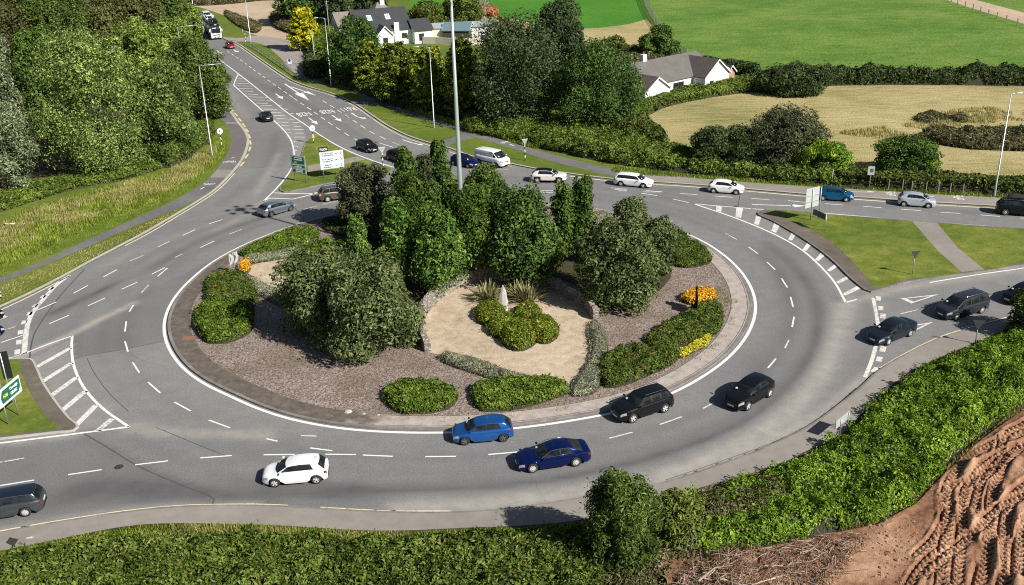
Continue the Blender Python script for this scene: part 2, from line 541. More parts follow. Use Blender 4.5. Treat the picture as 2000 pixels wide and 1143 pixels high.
E_STRIP = [(1481.6, 419), (1488, 413), (1500, 411.5), (1620, 421), (1772.5, 433), (1902, 443), (2000, 449), (2140, 458), (2140, 497), (2000, 518), (1922, 531), (1876, 537), (1772, 552), (1712, 568), (1701, 571), (1690, 567), (1681, 560),
           (1659, 541), (1629.5, 512), (1597, 486), (1558, 460), (1512.5, 434)]
E_GRASS = [(1497, 414.5), (1503, 412.6), (1620, 422), (1772.5, 434), (1782, 435), (1831, 492), (1876.5, 533), (1772.5, 548), (1712, 564), (1691, 544), (1668.5, 518), (1636, 486), (1594, 456.5), (1545, 434)]
E_GRASS2 = [(1829, 438), (1902, 444), (2000, 450), (2140, 459), (2140, 493), (2000, 514), (1922, 528), (1870, 486)]
WS_STRIP = [(-120, 716), (0, 707), (20, 704.5), (40, 703), (58, 704), (68, 718.5), (82, 750), (98, 775), (115.5, 799), (133, 820), (150, 836), (143, 842), (112, 845), (60, 851), (0, 858), (-120, 871)]
WS_GRASS = [(-120, 718), (0, 709), (20, 706), (33, 706), (45.5, 739.5), (70, 788.5), (92, 818), (112, 839), (60, 846), (0, 853), (-120, 866)]

w_edge = spline(GL(W_EDGE), .8); n_edge = spline(GL(N_EDGE), .8); s_edge = spline(GL(S_EDGE), .8)
out_w = GL([(-420, 640), (-700, 300), (-700, -90), (320, -90)])
out_n = GL([(2500, 420), (2600, -90), (330, -90)])
out_s = GL([(2300, 583), (2500, 1300), (-300, 1300), (-300, 1064)])
west_poly = np.vstack([w_edge, out_w]); north_poly = np.vstack([n_edge, out_n]); south_poly = np.vstack([s_edge, out_s])
ns_poly = spline(GL(NS_GRASS), .6, True); e_poly = spline(GL(E_STRIP), .5, True); ws_poly = spline(GL(WS_STRIP), .5, True)
slabs = [west_poly, north_poly, south_poly, ns_poly, e_poly, ws_poly, ring(-.35)]

# one sheet of ground to the horizon
b = MB(); n = 24
for i in range(n):
    for j in range(n):
        x0, x1 = -1800 + 3600 * i / n, -1800 + 3600 * (i + 1) / n
        y0, y1 = -600 + 3600 * j / n, -600 + 3600 * (j + 1) / n
        b.add([(x0, y0, -.06), (x1, y0, -.06), (x1, y1, -.06), (x0, y1, -.06)], [(0, 1, 2, 3)])
structure('ground', b, M_FIELD)

# the road surface
ROADPOLY = np.array(GL([(300, -40), (460, -40), (470, 60), (1000, 300), (2140, 400), (2140, 640), (1700, 790), (1300, 980), (900, 1030), (-120, 1090), (-120, 590), (150, 470), (330, 390), (390, 330), (400, 170)]))[:, :2]
st = .45
gx = np.arange(ROADPOLY[:, 0].min(), ROADPOLY[:, 0].max(), st); gy = np.arange(ROADPOLY[:, 1].min(), ROADPOLY[:, 1].max(), st)
CX, CY = np.meshgrid(gx, gy, indexing='ij')
cc = np.c_[CX.ravel(), CY.ravel()] + st / 2
keep = pip(cc, ROADPOLY)
for s_ in slabs:
    cov = np.ones(len(cc), bool)
    for dx, dy in ((0, 0), (.9, 0), (-.9, 0), (0, .9), (0, -.9)):
        cov &= pip(cc + (dx, dy), s_)
    keep &= ~cov
cc = cc[keep]
ii = np.round((cc[:, 0] - st / 2 - gx[0]) / st).astype(int); jj = np.round((cc[:, 1] - st / 2 - gy[0]) / st).astype(int)
ny = len(gy) + 1
ids = np.stack([ii * ny + jj, (ii + 1) * ny + jj, (ii + 1) * ny + jj + 1, ii * ny + jj + 1], 1)
u, inv = np.unique(ids, return_inverse=True); inv = inv.reshape(ids.shape)
RV = np.c_[gx[0] + (u // ny) * st, gy[0] + (u % ny) * st, np.zeros(len(u))]
me = fast_mesh('road', RV, inv, M_ROAD)
wear = np.zeros(len(RV)); dust = np.zeros(len(RV))


def soft(line, width, amt, arr, sp=True):
    L = spline(GL(line), 2.0) if sp else np.array(line)
    d = dist_poly(RV, L)
    arr += amt * np.exp(-(d / width) ** 2)


for off in (3.3, 7.6):      # wheel paths round the circle
    th0 = np.linspace(0, 2 * pi, 120)
    soft(np.c_[ring(off, 0, 2 * pi, 160), np.zeros(160)], .8, .22, wear, False)
    soft(np.c_[ring(off + 1.7, 0, 2 * pi, 160), np.zeros(160)], .55, .2, wear, False)
soft([(1500, 475), (1555, 520), (1592, 575), (1600, 640), (1580, 700), (1520, 770), (1440, 825), (1330, 872), (1180, 915), (1000, 940), (800, 952), (600, 962), (420, 985)], .75, .42, wear)
soft([(1600, 640), (1585, 695), (1520, 775), (1440, 832), (1320, 880), (1160, 922), (980, 950), (700, 958)], .3, .4, wear)
soft([(1490, 490), (1530, 540), (1540, 600), (1520, 660), (1470, 730)], 1.0, .25, wear)
soft([(50, 640), (130, 600), (200, 566), (300, 520), (420, 455), (520, 425)], .8, .3, wear)
soft([(100, 612), (160, 585), (230, 553)], .5, .5, wear)
soft([(160, 955), (260, 950), (400, 965), (520, 958), (680, 955)], 1.1, .5, wear)
soft([(-60, 1005), (60, 985), (200, 968), (330, 955)], 1.3, .3, wear)
soft([(540, 170), (640, 228), (720, 272), (830, 315)], .7, .25, wear)
soft([(470, 140), (560, 195), (660, 255), (760, 300)], .7, .2, wear)
soft([(560, 120), (600, 160), (640, 190)], .6, .2, wear)
soft([(1960, 420), (1700, 400), (1400, 375), (1200, 366)], .9, .22, wear)
soft([(540, 260), (530, 300), (500, 345), (430, 400)], .8, .2, wear)
# pale dust in the dead corners
soft([(1652, 600), (1640, 650), (1612, 720), (1560, 790), (1480, 850), (1380, 897), (1270, 935), (1120, 962), (950, 985), (780, 992)], .9, .75, dust)
soft([(1690, 735), (1640, 778), (1580, 822), (1500, 862), (1400, 900), (1290, 938)], .5, .55, dust)
soft([(20, 705), (70, 684), (141, 652), (200, 622), (262, 592)], .45, .85, dust)
soft([(252, 838), (300, 842), (360, 845), (430, 846), (520, 852)], .7, .6, dust)
soft([(1655, 592), (1700, 580), (1780, 560), (1880, 545), (2000, 528)], .6, .5, dust)
soft([(150, 850), (60, 862), (-40, 872)], .5, .4, dust)
soft([(545, 300), (520, 345), (500, 380)], .5, .35, dust)
soft([(516, 394), (470, 425), (420, 450)], .7, .3, dust)
soft([(210, 520), (260, 497), (320, 470), (400, 440)], .9, .22, dust)
soft([(0, 1036), (105, 1016), (245, 996), (350, 986), (500, 984)], .4, .4, dust)
soft([(410, 100), (430, 135), (450, 180), (480, 230)], 1.0, .25, dust)
for poly_px, amt, arr in (([(500, 205), (545, 212), (575, 235), (597, 268), (600, 290), (575, 320), (570, 280), (545, 245)], .35, dust),
                          ([(140, 660), (150, 740), (250, 834), (150, 840), (80, 740), (60, 700)], .32, dust),
                          ([(1360, 400), (1480, 410), (1690, 570), (1652, 590), (1560, 480)], .22, dust),
                          ([(525, 388), (610, 372), (556, 376)], .3, dust), ([(562, 322), (512, 327), (460, 326), (440, 215), (420, 150), (330, -30), (470, -30), (600, 160), (700, 215), (590, 240), (494, 200), (456, 166), (542, 242), (573, 290)], .14, wear), ([(330, 664), (240, 683), (141, 702), (150, 740), (250, 834), (520, 850), (640, 840), (455, 774), (364, 723)], .1, dust),
                          ([(141, 702), (170, 694), (240, 683), (330, 664), (322, 620), (340, 580), (376, 544), (427, 505), (300, 560), (200, 620), (141, 656)], .3, wear),
                          ([(-100, 880), (165, 850), (415, 965), (410, 990), (-100, 1050)], .3, wear)):
    arr += amt * pip(RV, np.array(GL(poly_px)))
wear *= 1.25; dust *= 1.1
wear *= (.35 + 1.0 * noise(RV, .12, 41, 3)) * (.7 + .6 * noise(RV, .8, 47, 2)); dust *= .6 + .8 * noise(RV, .25, 43, 3)
for nm, arr in (('wear', wear), ('dust', dust)):
    at = me.attributes.new(nm, 'FLOAT', 'POINT'); at.data.foreach_set('value', np.clip(arr, 0, .9).astype(np.float32))
tag(obj('road', me), kind='structure')

# ------------------------------------------------------------------ verges, islands, paths
b = MB().prism(west_poly, -.3, .12); structure('grass_verge', b, M_LUSH)
b = MB().prism(north_poly, -.3, .12); structure('grass_verge', b, M_LUSH)
b = MB().prism(south_poly, -.3, .12); structure('grass_verge', b, M_SOIL)
b = MB().prism(ns_poly, -.3, .12); structure('traffic_island', b, M_GRASS)
b = MB().prism(e_poly, -.3, .12); structure('traffic_island', b, M_APRON2)
b = MB().poly(spline(GL(E_GRASS), .5, True), .126).poly(spline(GL(E_GRASS2), .6, True), .126); structure('island_grass', b, M_GRASS)
b = MB().prism(ws_poly, -.3, .12); structure('traffic_island', b, M_APRON2)
b = MB().poly(spline(GL(WS_GRASS), .5, True), .126); structure('island_grass', b, M_GRASS)
isl = ring(-.35)
b = MB().prism(isl, -.3, .12); structure('roundabout_island', b, M_MULCH)
# apron: pale setts on the east and south, dirty tarmac on the west
def apron_mat():
    t = NT('apron_setts_and_dirt'); p = t.pos(); b_ = t.noise(p, 1.6, 4, .6); c = t.noise(p, 10, 3, .7)
    m = t.math('ADD', t.math('MULTIPLY', b_, .55), t.math('MULTIPLY', c, .45))
    cl = t.ramp(m, [(.3, (.24, .2, .175)), (.5, (.38, .33, .295)), (.7, (.5, .45, .41))]); dk = t.ramp(m, [(.3, (.07, .06, .048)), (.5, (.125, .105, .088)), (.7, (.2, .18, .145))])
    at = t.n('ShaderNodeAttribute', attribute_name='dirt')
    f = t.ramp(t.math('ADD', at.outputs['Fac'], t.math('MULTIPLY', t.math('SUBTRACT', t.noise(p, .5, 4, .65), .5), 1.1)), [(.35, 0.0), (.65, 1.0)])
    t.bsdf(t.mix(f, cl, dk), .9, 0, t.bump(m, .5, .03), 0, .2); return t.mat


b = MB().strip(ring(-1.25), .82, -.8, .128, None, True); o = structure('apron', b, apron_mat())
_av = np.array([v.co[:2] for v in o.data.vertices]); _an = np.arctan2(_av[:, 1] - CEN[1], _av[:, 0] - CEN[0])
_dd = np.minimum(np.clip((_an + 2.05) / .5, 0, 1), np.clip((1.5 - _an) / .5, 0, 1))
at = o.data.attributes.new('dirt', 'FLOAT', 'POINT'); at.data.foreach_set('value', (1 - _dd).astype(np.float32))
b = MB().strip(ring(-.36), .13, -.13, .02, .14, True); structure('kerb', b, M_KERBD)
b = MB().strip(ring(-2.0, -1.75, 1.2, 130), .04, -.04, .133)
b.strip(ring(-.62, -1.75, 1.2, 130), .025, -.025, .134); structure('apron_joint', b, M_TAR)


def kerb(line, w, mat, z=.135, inner=0.0):
    return structure('kerb', MB().strip(line, inner, inner + w, .01, z), mat)


def frac(line, px0, px1):
    L = np.asarray(line); a = G(*px0); c = G(*px1)
    i = int(np.argmin(np.hypot(L[:, 0] - a[0], L[:, 1] - a[1]))); j = int(np.argmin(np.hypot(L[:, 0] - c[0], L[:, 1] - c[1])))
    return L[min(i, j):max(i, j) + 1]


wk = frac(w_edge, (414, 140), (0, 603))
kerb(w_edge, -.38, M_KERB)
kerb(n_edge, .28, M_KERB)
kerb(s_edge, -.16, M_KERBD)
kerb(np.vstack([ns_poly, ns_poly[:1]]), .14, M_KERBD); kerb(np.vstack([e_poly, e_poly[:1]]), .15, M_KERBD); kerb(np.vstack([ws_poly, ws_poly[:1]]), .16, M_KERB)

# west footway
wo = spline(GL(W_PATH_OUT), .8); wi = spline(GL(W_PATH_IN), .8)
b = MB().poly(np.vstack([wo, wi[::-1]]), .127); structure('footpath', b, M_PATH)
pv = [(443, 243), (451, 257), (455, 270), (454, 282), (448, 300), (440, 314), (466, 317), (474, 303), (481, 286), (481, 271), (476, 257), (468, 246)]
b = MB().poly(GL(pv), .131); structure('cycle_track', b, M_PAVERED)
b = MB().poly(GL([(424, 333), (456, 334), (441, 349), (410, 349)]), .132); b.poly(GL([(441, 240), (466, 240), (469, 244), (443, 244)]), .132)
structure('tactile_paving', b, M_PAVE)
# north footway with two links to the road
NP_OUT = [(560, 120), (600, 152), (650, 168), (706, 179), (734, 190), (768, 206), (813, 221), (852, 232), (908, 249), (950, 262.5), (1000, 277.5), (1050, 295), (1100, 309), (1150, 321), (1205, 333), (1350, 348.5),
          (1480, 360), (1577, 366.5), (1647, 370), (1743, 376), (1821, 381.5), (1900, 385), (2000, 391), (2140, 400)]
NP_IN = [(550, 124), (596, 158), (645, 172), (695, 184), (730, 201), (768, 215.5), (824, 233), (880, 252), (911, 264), (945, 275), (975, 284), (1025, 300), (1075, 317), (1125, 329), (1190, 345), (1275, 355), (1350, 360.5),
         (1447, 368.5), (1577, 379.5), (1675, 385.5), (1821, 395.5), (1941, 402.5), (2000, 406.5), (2140, 416)]
no = spline(GL(NP_OUT), .8); ni = spline(GL(NP_IN), .8)
i0 = int(np.argmin(abs(no[:, 0] - G(1200, 333)[0]))); i1 = int(np.argmin(abs(ni[:, 0] - G(1200, 346)[0])))
b = MB().poly(np.vstack([no[:i0 + 1], ni[:i1 + 1][::-1]]), .127)
b.poly(GL([(686, 200), (702, 208.5), (712, 207), (742, 206), (728, 199), (716, 190)]), .1265)
b.poly(GL([(846, 282.5), (874, 289.5), (884, 282), (912, 274.5), (930, 272), (905, 262), (880, 272)]), .1265)
structure('footpath', b, M_PATH)
b = MB().poly(np.vstack([no[i0:], ni[i1:][::-1]]), .127); structure('pavement', b, M_PAVE)
# south footway
so = spline(GL(S_BACK), .8)
s_in = spline(GL(S_EDGE), .8)
b = MB().poly(np.vstack([s_in, so[::-1]]), .127); structure('pavement', b, M_PAVE)
# crossing paths over the islands
b = MB().poly(GL([(601, 326.5), (640, 318), (700, 307), (716, 313), (671, 323), (602, 338)]), .127)
structure('island_path', b, M_PAVE)
b = MB().poly(GL([(1781, 434), (1830, 438), (1870, 486), (1922, 529), (1878, 534), (1831, 492)]), .127); structure('island_path', b, M_PAVE)

# fields and yards beyond
def sheet(name, px, z, mat, step=2.0, closed=True, sp=True):
    P = spline(GL(px), step, True) if sp else np.array(GL(px))
    return structure(name, MB().poly(P, z), mat)


sheet('stubble_field', [(1225, 235), (1300, 205), (1380, 188), (1500, 172), (1640, 166), (1800, 165), (2000, 168), (2200, 172), (2200, 360), (2000, 352), (1800, 348), (1600, 335), (1450, 320), (1330, 300), (1255, 270)], .13, M_HAY)
sheet('pasture', [(1262, -90), (1270, 20), (1290, 55), (1318, 98), (1345, 116), (1440, 132), (1560, 140), (1750, 142), (2000, 140), (2400, 140), (2500, -90)], .125, M_FIELD, sp=False)
sheet('pasture', [(800, -60), (1258, -60), (1262, 0), (1265, 38), (1230, 48), (1170, 56), (1090, 56), (960, 30), (800, 15)], .13, M_FIELD2, sp=False)
sheet('rough_grass', [(960, 15), (1090, 56), (1170, 56), (1230, 48), (1262, 38), (1300, 80), (1340, 115), (1250, 130), (1170, 120), (1000, 80), (900, 60)], .128, M_HAY, sp=False)
sheet('bare_field', [(1780, -60), (1840, -2), (1900, 18), (2000, 48), (2400, 150), (2400, -60)], .135, M_DIRT, sp=False)
sheet('grass_strip', [(1890, -60), (1902, 0), (2000, 26), (2400, 100), (2400, -60)], .142, M_FIELD, sp=False)
sheet('bare_yard', [(330, -60), (362, 0), (392, 20), (440, 40), (500, 70), (560, 78), (575, 50), (600, 30), (560, 0), (590, -60)], .13, M_DIRT)
sheet('car_park', [(437, 72), (500, 71), (545, 76), (590, 82), (612, 100), (612, 130), (588, 150), (574, 143), (545, 112), (512, 88), (480, 82), (462, 84)], .138, M_YARD)
sheet('grass_verge', [(362, 18), (378, 14), (412, 22), (450, 38), (478, 60), (480, 75), (440, 74), (420, 56), (390, 24)], .145, M_LUSH)

# ------------------------------------------------------------------ painted markings
Z = .005


def seg(b, p, q, w, z=Z, mi=0):
    a = G(*p)[:2]; c = G(*q)[:2]
    d = c - a; d /= np.linalg.norm(d); nrm = np.array([-d[1], d[0]]) * w / 2
    b.add([(*(a - nrm), z), (*(c - nrm), z), (*(c + nrm), z), (*(a + nrm), z)], [(0, 1, 2, 3)], mi)


def line(b, pts, w, z=Z, sp=True, mi=0):
    L = spline(GL(pts), .7) if sp else np.array(GL(pts))
    b.strip(L, w / 2, -w / 2, z, None, False, mi)


b = MB(); b.strip(ring(0.06), .125, -.125, Z, None, True); structure('edge_line', b, M_WHITE)
b = MB()
for p in [(-300, 702, 2, 669.4), ]: pass
DASH = [(1.7, 669.4, 45.5, 654.7), (96, 632.6, 134.7, 616), (171.5, 597.6, 205.7, 582), (238, 565, 267.7, 551.5), (296.7, 535.7, 322, 522.8), (308, 540, 327, 524), (391, 484, 418, 471),
        (143.5, 573, 171.5, 557.7), (202, 541, 228, 527), (357, 459.8, 380.7, 449), (407.6, 437.7, 434, 429), (70, 607, 110, 590), (252.6, 609, 260.7, 596),
        (244, 647.7, 246.7, 628), (244, 667, 250, 687), (259, 708, 272, 728), (289.7, 747, 313, 767.7), (341, 785.7, 372.6, 803), (408, 820.7, 449, 835.7), (520, 857, 542, 862), (605.6, 875, 648.7, 880.6),
        (514.5, 888.5, 575.6, 887.7), (635.6, 887.4, 695.6, 888), (708.7, 889, 767, 891.5), (830.6, 892, 890.6, 891.5), (953.6, 888, 1010.5, 883), (133, 927.4, 198.4, 917.6), (264, 908, 328, 900.4), (391, 894.5, 452.4, 890),
        (1462, 482.5, 1480, 495.5), (1498, 512, 1514, 527), (1526.5, 544, 1538, 562), (1544, 580, 1549, 599.5), (1551, 619, 1547, 639), (1500, 718.7, 1515.7, 700.5),
        (1397, 383, 1431, 385.6), (1467, 387.6, 1502, 390.5), (1539, 392, 1574, 395.7), (1611, 398, 1647, 400.6), (1685, 403, 1722, 406), (1760, 408.7, 1798.5, 411.6), (1837, 414.6, 1875.5, 417), (1915, 420, 1953.5, 423), (1992, 426, 2030, 429),
        (1327.5, 378, 1362, 380.5), (1315, 389, 1345, 396), (1055, 372, 1080, 372.7), (1054, 375.2, 1080, 377),
        (443.7, 100.4, 448, 103), (452, 105.3, 457, 108.8), (460.2, 110.8, 465, 114.3), (468.8, 116.6, 473.7, 120.3), (478, 123, 482, 126.2), (486, 129.2, 490.8, 132.9), (494.5, 135.6, 499.4, 139.4), (503.7, 142.3, 509, 146),
        (512.9, 148.8, 518.4, 152.7), (522.7, 156.2, 528.2, 159.8), (532.5, 163.3, 538.6, 167.4), (542.9, 170.2, 549.4, 174.8), (554, 178.2, 560.4, 182.7), (564, 185, 572.4, 190.8), (574, 192, 581, 197), (586.4, 201, 594, 205.8), (600, 209.6, 607.6, 214.8),
        (613, 218.8, 620.4, 223.8), (626.8, 228.6, 634.4, 233.8), (641, 238.6, 648.8, 243.8), (656.5, 249, 664.5, 254.4), (672.6, 259.6, 682, 265.5), (692.5, 271, 698, 274.4),
        (630.4, 196.8, 638.4, 202), (644.4, 205.6, 652.8, 210.8), (658.8, 214.8, 666.8, 220), (674, 224.4, 682, 229.8), (688.8, 234.6, 696.8, 240), (704, 244.6, 712.8, 250.8), (721, 256, 731.6, 261.4), (742, 266.6, 753.6, 272.4),
        (0, 948.7, 66.5, 938)]
for d in DASH: seg(b, d[:2], d[2:], .13)
structure('lane_marking', b, M_WHITE)
b = MB()
for d in [(448, 457.7, 472, 448), (276, 572, 290, 557), (253.7, 510, 280, 499), (308, 483, 330.6, 471.7), (342, 503, 356, 496), (0, 903, 47, 895), (1416.6, 456, 1439, 468), (1533, 680, 1541, 664), (1373, 798, 1394, 787), (1288, 829.6, 1332, 814), (1190, 856, 1235, 844.5),
          (1020, 366, 1031, 368), (1759, 613, 1793, 605), (593, 409, 620, 402), (630, 399, 662, 392), (766, 277.6, 780, 283.6), (588, 851, 618, 852), (950, 330, 992, 331), (1980, 582, 2030, 572), (0, 648, 30, 638)]:
    seg(b, d[:2], d[2:], .12)
structure('lane_marking', b, M_WORN)
b = MB()
line(b, [(402, 96.8), (465.8, 144.5), (535.6, 199.7), (562, 221), (590, 239.5), (618, 259), (646, 277), (674, 292), (702, 304), (730, 314.5), (766, 326), (800, 334)], .2)
line(b, [(465.8, 144.5), (460.5, 155), (456, 166.6)], .2, sp=False)
line(b, [(456, 166.6), (494, 200), (517, 220), (542, 242), (560, 261), (569, 275.6), (573, 290), (575, 307), (572, 324), (562, 341), (542, 366), (514, 394)], .2)
line(b, [(514, 394), (525.7, 387), (573, 389), (605, 381), (640, 369)], .22, sp=False)
line(b, [(535, 377), (562, 378), (616, 378.5)], .22, sp=False)
line(b, [(1358, 398.6), (1467, 407.7)], .16, sp=False); line(b, [(1470, 408), (1560, 414), (1620, 417.5), (1772.5, 430.5), (1902, 440), (2000, 446.7), (2120, 455)], .16)
line(b, [(1358, 399.4), (1421.5, 420.7), (1477, 442), (1529, 466), (1571, 492), (1603.5, 521.5), (1629.5, 551), (1652, 591)], .2)
line(b, [(1652, 591), (1673, 585)], .16, sp=False); line(b, [(1816, 552), (1902.5, 537.7), (2000, 523.5), (2120, 502)], .16)
line(b, [(141, 656), (140, 680), (143.5, 711.5), (157.5, 746.5), (178.5, 776), (206.5, 802.5), (252, 834)], .2)
line(b, [(252, 834), (150.5, 847), (70, 857), (0, 865.5), (-100, 877)], .2, sp=False)
line(b, [(141, 656.4), (95, 672), (49, 690)], .16, sp=False)
structure('edge_line', b, M_WHITE)
b = MB()
line(b, [(49, 690), (10.5, 702), (-60, 712)], .14, sp=False); structure('edge_line', b, M_WORN)
# yellow and cream edge lines beside the kerbs
b = MB()
line(b, [(458.5, 338), (440, 358), (421, 375), (387, 398), (350, 420.5), (294, 454), (245, 480)], .16)
line(b, [(136, 539), (70, 573), (20, 597), (-60, 632)], .16)
line(b, [(0, 1038), (105, 1019.5), (245, 998.5), (350, 988.5), (430, 986)], .2); line(b, [(1717, 721), (1780, 685.5), (1843, 656.5), (1920, 633.5), (1982, 616)], .24)
line(b, [(435.7, 75), (464, 88.5), (497, 112), (546, 146), (573, 162.5), (600, 172.5), (642, 184.5), (668, 195), (696, 209.5), (723, 228.5), (756.7, 251), (796, 270.5), (846, 286.5), (925, 311), (1000, 325.5)], .16)
line(b, [(1112.5, 344), (1195, 354), (1275, 360), (1350, 365), (1447.5, 372.5), (1577.5, 384), (1675, 390), (1821, 400), (1941.5, 407), (2000, 411), (2100, 418)], .24)
structure('edge_line', b, M_CREAM)
b = MB()
line(b, [(430, 986), (500, 985.5), (562, 988)], .18); line(b, [(625, 992), (675, 995), (730, 998)], .22); line(b, [(735, 998.5), (762, 999.5)], .22, sp=False); line(b, [(772, 999.5), (880, 999.5)], .22, sp=False)
structure('edge_line', b, M_CREAM)
b = MB()
for c in [(453, 214.7), (460.8, 224), (468.5, 234), (476, 244.4), (482.6, 255), (486.7, 266.5), (488.8, 278.3), (487.8, 291), (481.5, 305), (472.7, 320.7)]: pass
YD = [(450, 211, 455.5, 218), (457.6, 220.5, 464, 227.3), (465.5, 230.6, 471.8, 237.5), (473.2, 241, 479, 248), (480.3, 251.5, 485, 258.5), (485, 262.5, 488.6, 270.2), (487.5, 274.5, 490.2, 282.3), (489.6, 286.8, 486.2, 295.5), (484.8, 301, 478.4, 309.8), (476.6, 316.2, 469, 325.2)]
for d in YD: seg(b, d[:2], d[2:], .26)
for d in [(424, 128.5, 431, 132), (428, 142.8, 433, 146.3), (436.5, 149.5, 441, 153), (444.5, 155, 449, 159)]: seg(b, d[:2], d[2:], .22)
structure('edge_line', b, M_YELL)
# hatching
b = MB()
for x0, y0, x1, y1 in [(465.5, 148, 469, 148), (464.5, 153.7, 474, 153.9), (461.5, 158.4, 480.5, 158.7), (461.5, 163.2, 486.6, 163.5), (461.5, 167.8, 492, 168.4), (466, 173, 494.5, 174), (472.5, 177.9, 495, 178.9),
                       (480, 183.7, 504, 185), (486.5, 189.2, 516, 190.4), (492.5, 195.3, 516, 196), (518, 190.6, 526, 191), (520, 197, 531, 197.3), (500.5, 201.6, 523, 202.2), (509, 205.8, 531, 206.3), (515, 213.3, 541, 214),
                       (524, 219.6, 548, 220.2), (534, 225.8, 556, 226.1), (541, 231.7, 561, 232.7), (543, 238.6, 563, 239.2), (549, 245.6, 565, 246.2), (556.5, 252.3, 567.5, 252.6), (563, 259.6, 569, 259.6), (573, 239.7, 587, 239.7), (575, 247, 589, 247),
                       (573, 253, 593, 253.2), (577, 260.2, 594, 260.2), (574.6, 268, 595.6, 268), (573, 277, 591, 277.8), (574.6, 285.4, 583, 286), (574, 294, 580, 294.3), (543, 205.5, 549, 206), (556, 213, 563, 213.5), (567, 221.5, 574, 222), (565, 233, 574, 233.3)]:
    seg(b, (x0, y0), (x1, y1), .2)
structure('hatched_marking', b, M_WHITE)
b = MB()
B8 = lambda pts: [(1350 + x / 3.077, 320 + y / 3.077) for x, y in pts]
for q in [[(150, 255), (185, 258), (180, 290), (150, 283)], [(272, 265), (312, 268), (300, 325), (265, 322)], [(390, 313), (422, 318), (405, 370), (378, 362)], [(500, 355), (537, 365), (510, 415), (480, 405)], [(608, 405), (637, 415), (605, 462), (583, 455)],
          [(703, 467), (733, 475), (690, 525), (668, 517)], [(785, 530), (818, 540), (765, 585), (743, 577)], [(868, 600), (895, 608), (835, 648), (815, 640)], [(945, 670), (970, 680), (890, 720), (868, 712)], [(995, 735), (1022, 748), (925, 793), (908, 783)]]:
    b.poly(GL(B8(q)), Z)
for d in [(71.7, 717, 137, 680), (80.5, 747, 140, 709), (96, 776, 149.5, 737), (118, 805, 167, 764), (148.7, 831, 188, 791), (191, 841.5, 220, 817)]: seg(b, d[:2], d[2:], .46)
structure('hatched_marking', b, M_WORN)
# give way lines and triangles
b = MB()
line(b, [(47, 692), (48.5, 675), (51, 650), (56, 627), (66, 607), (80.5, 590), (94, 574), (108.5, 558.5), (134.7, 538)], .42)
for x, y, X, Y in [(34, 692, 34, 683), (36.4, 673, 37.2, 664), (39.3, 653, 41, 645), (45.6, 633.5, 48.6, 626), (56, 616, 60, 609), (66, 600, 71, 594), (82, 582, 87, 577), (97.5, 566, 102.5, 561)]: seg(b, (x, y), (X, Y), .42)
line(b, [(1705, 582), (1709, 600), (1713, 622), (1715, 640), (1714, 660), (1710, 678), (1702, 706), (1689, 738)], .3)
for x, y, X, Y in [(1715, 587, 1716, 579), (1720, 606, 1720.5, 598), (1724, 622, 1725, 613), (1723, 687, 1726, 677), (1716, 706, 1719, 697), (1706, 727, 1713, 718)]: seg(b, (x, y), (X, Y), .42)


def tri_outline(b, tip, l, r_, w=.3):
    T, L, R = [G(*p)[:2] for p in (tip, l, r_)]
    c = (T + L + R) / 3
    s_ = .62
    for A, B in ((T, L), (L, R), (R, T)):
        A2, B2 = c + (A - c) * s_, c + (B - c) * s_
        b.add([(*A, Z), (*B, Z), (*B2, Z), (*A2, Z)], [(0, 1, 2, 3)] if ((B[0] - A[0]) * (B2[1] - A[1]) - (B[1] - A[1]) * (B2[0] - A[0])) > 0 else [(3, 2, 1, 0)])


tri_outline(b, (1834, 575), (1759, 583), (1780, 593)); tri_outline(b, (1823, 629), (1757, 640), (1778, 651)); tri_outline(b, (-40, 640), (5, 614), (16, 619))
structure('give_way_marking', b, M_WORN)


# arrows and letters are laid out in the driver's frame
def frame(p, q):
    """origin p on the road, forward towards q"""
    o = G(*p)[:2]; f = G(*q)[:2] - o; L = np.linalg.norm(f); f /= L
    return o, f, np.array([f[1], -f[0]]), L


def shape(b, fr, pts, z=Z):
    o, f, r, L = fr
    b.poly([(*(o + r * x + f * y), z) for x, y in pts])


def arrow(b, p, q, w=.16, hw=.42, hl=None):
    fr = frame(p, q); L = fr[3]; hl = hl or L * .42
    shape(b, fr, [(-w / 2, 0), (w / 2, 0), (w / 2, L - hl), (hw, L - hl), (0, L), (-hw, L - hl), (-w / 2, L - hl)])


b = MB()
arrow(b, (602.8, 230), (620.4, 243.2), .22, .5); arrow(b, (648.4, 225.2), (667.2, 238), .22, .5); arrow(b, (556.4, 164), (604, 196.6), .3, .75); arrow(b, (568.7, 169.6), (617.7, 186.8), .24, .5)
arrow(b, (538, 183), (552.7, 193.5), .24, .55); arrow(b, (423, 98.6), (434, 106), .26, .6); arrow(b, (456, 97.4), (465.5, 101.9), .26, .6); arrow(b, (1545, 402), (1575, 402.4), .2, .5, 1.4)
seg(b, (686.4, 220.8), (698.4, 228.8), .24); arrow(b, (697.6, 228.4), (715.5, 232), .24, .5); seg(b, (1468.6, 399.6), (1547, 402), .16)
seg(b, (786, 273), (806, 279.5), .2); arrow(b, (806, 279.5), (827, 284), .18, .45); seg(b, (741, 279.4), (768, 288), .16)
seg(b, (1252.5, 377.5), (1284, 382.5), .14); seg(b, (1255, 375), (1292, 375.3), .14); seg(b, (1262, 372.4), (1294, 375), .14); seg(b, (1194, 367), (1225, 370), .14); seg(b, (1207, 373), (1225, 373.4), .14); seg(b, (1200, 370), (1222, 372), .14)
structure('arrow_marking', b, M_WHITE)


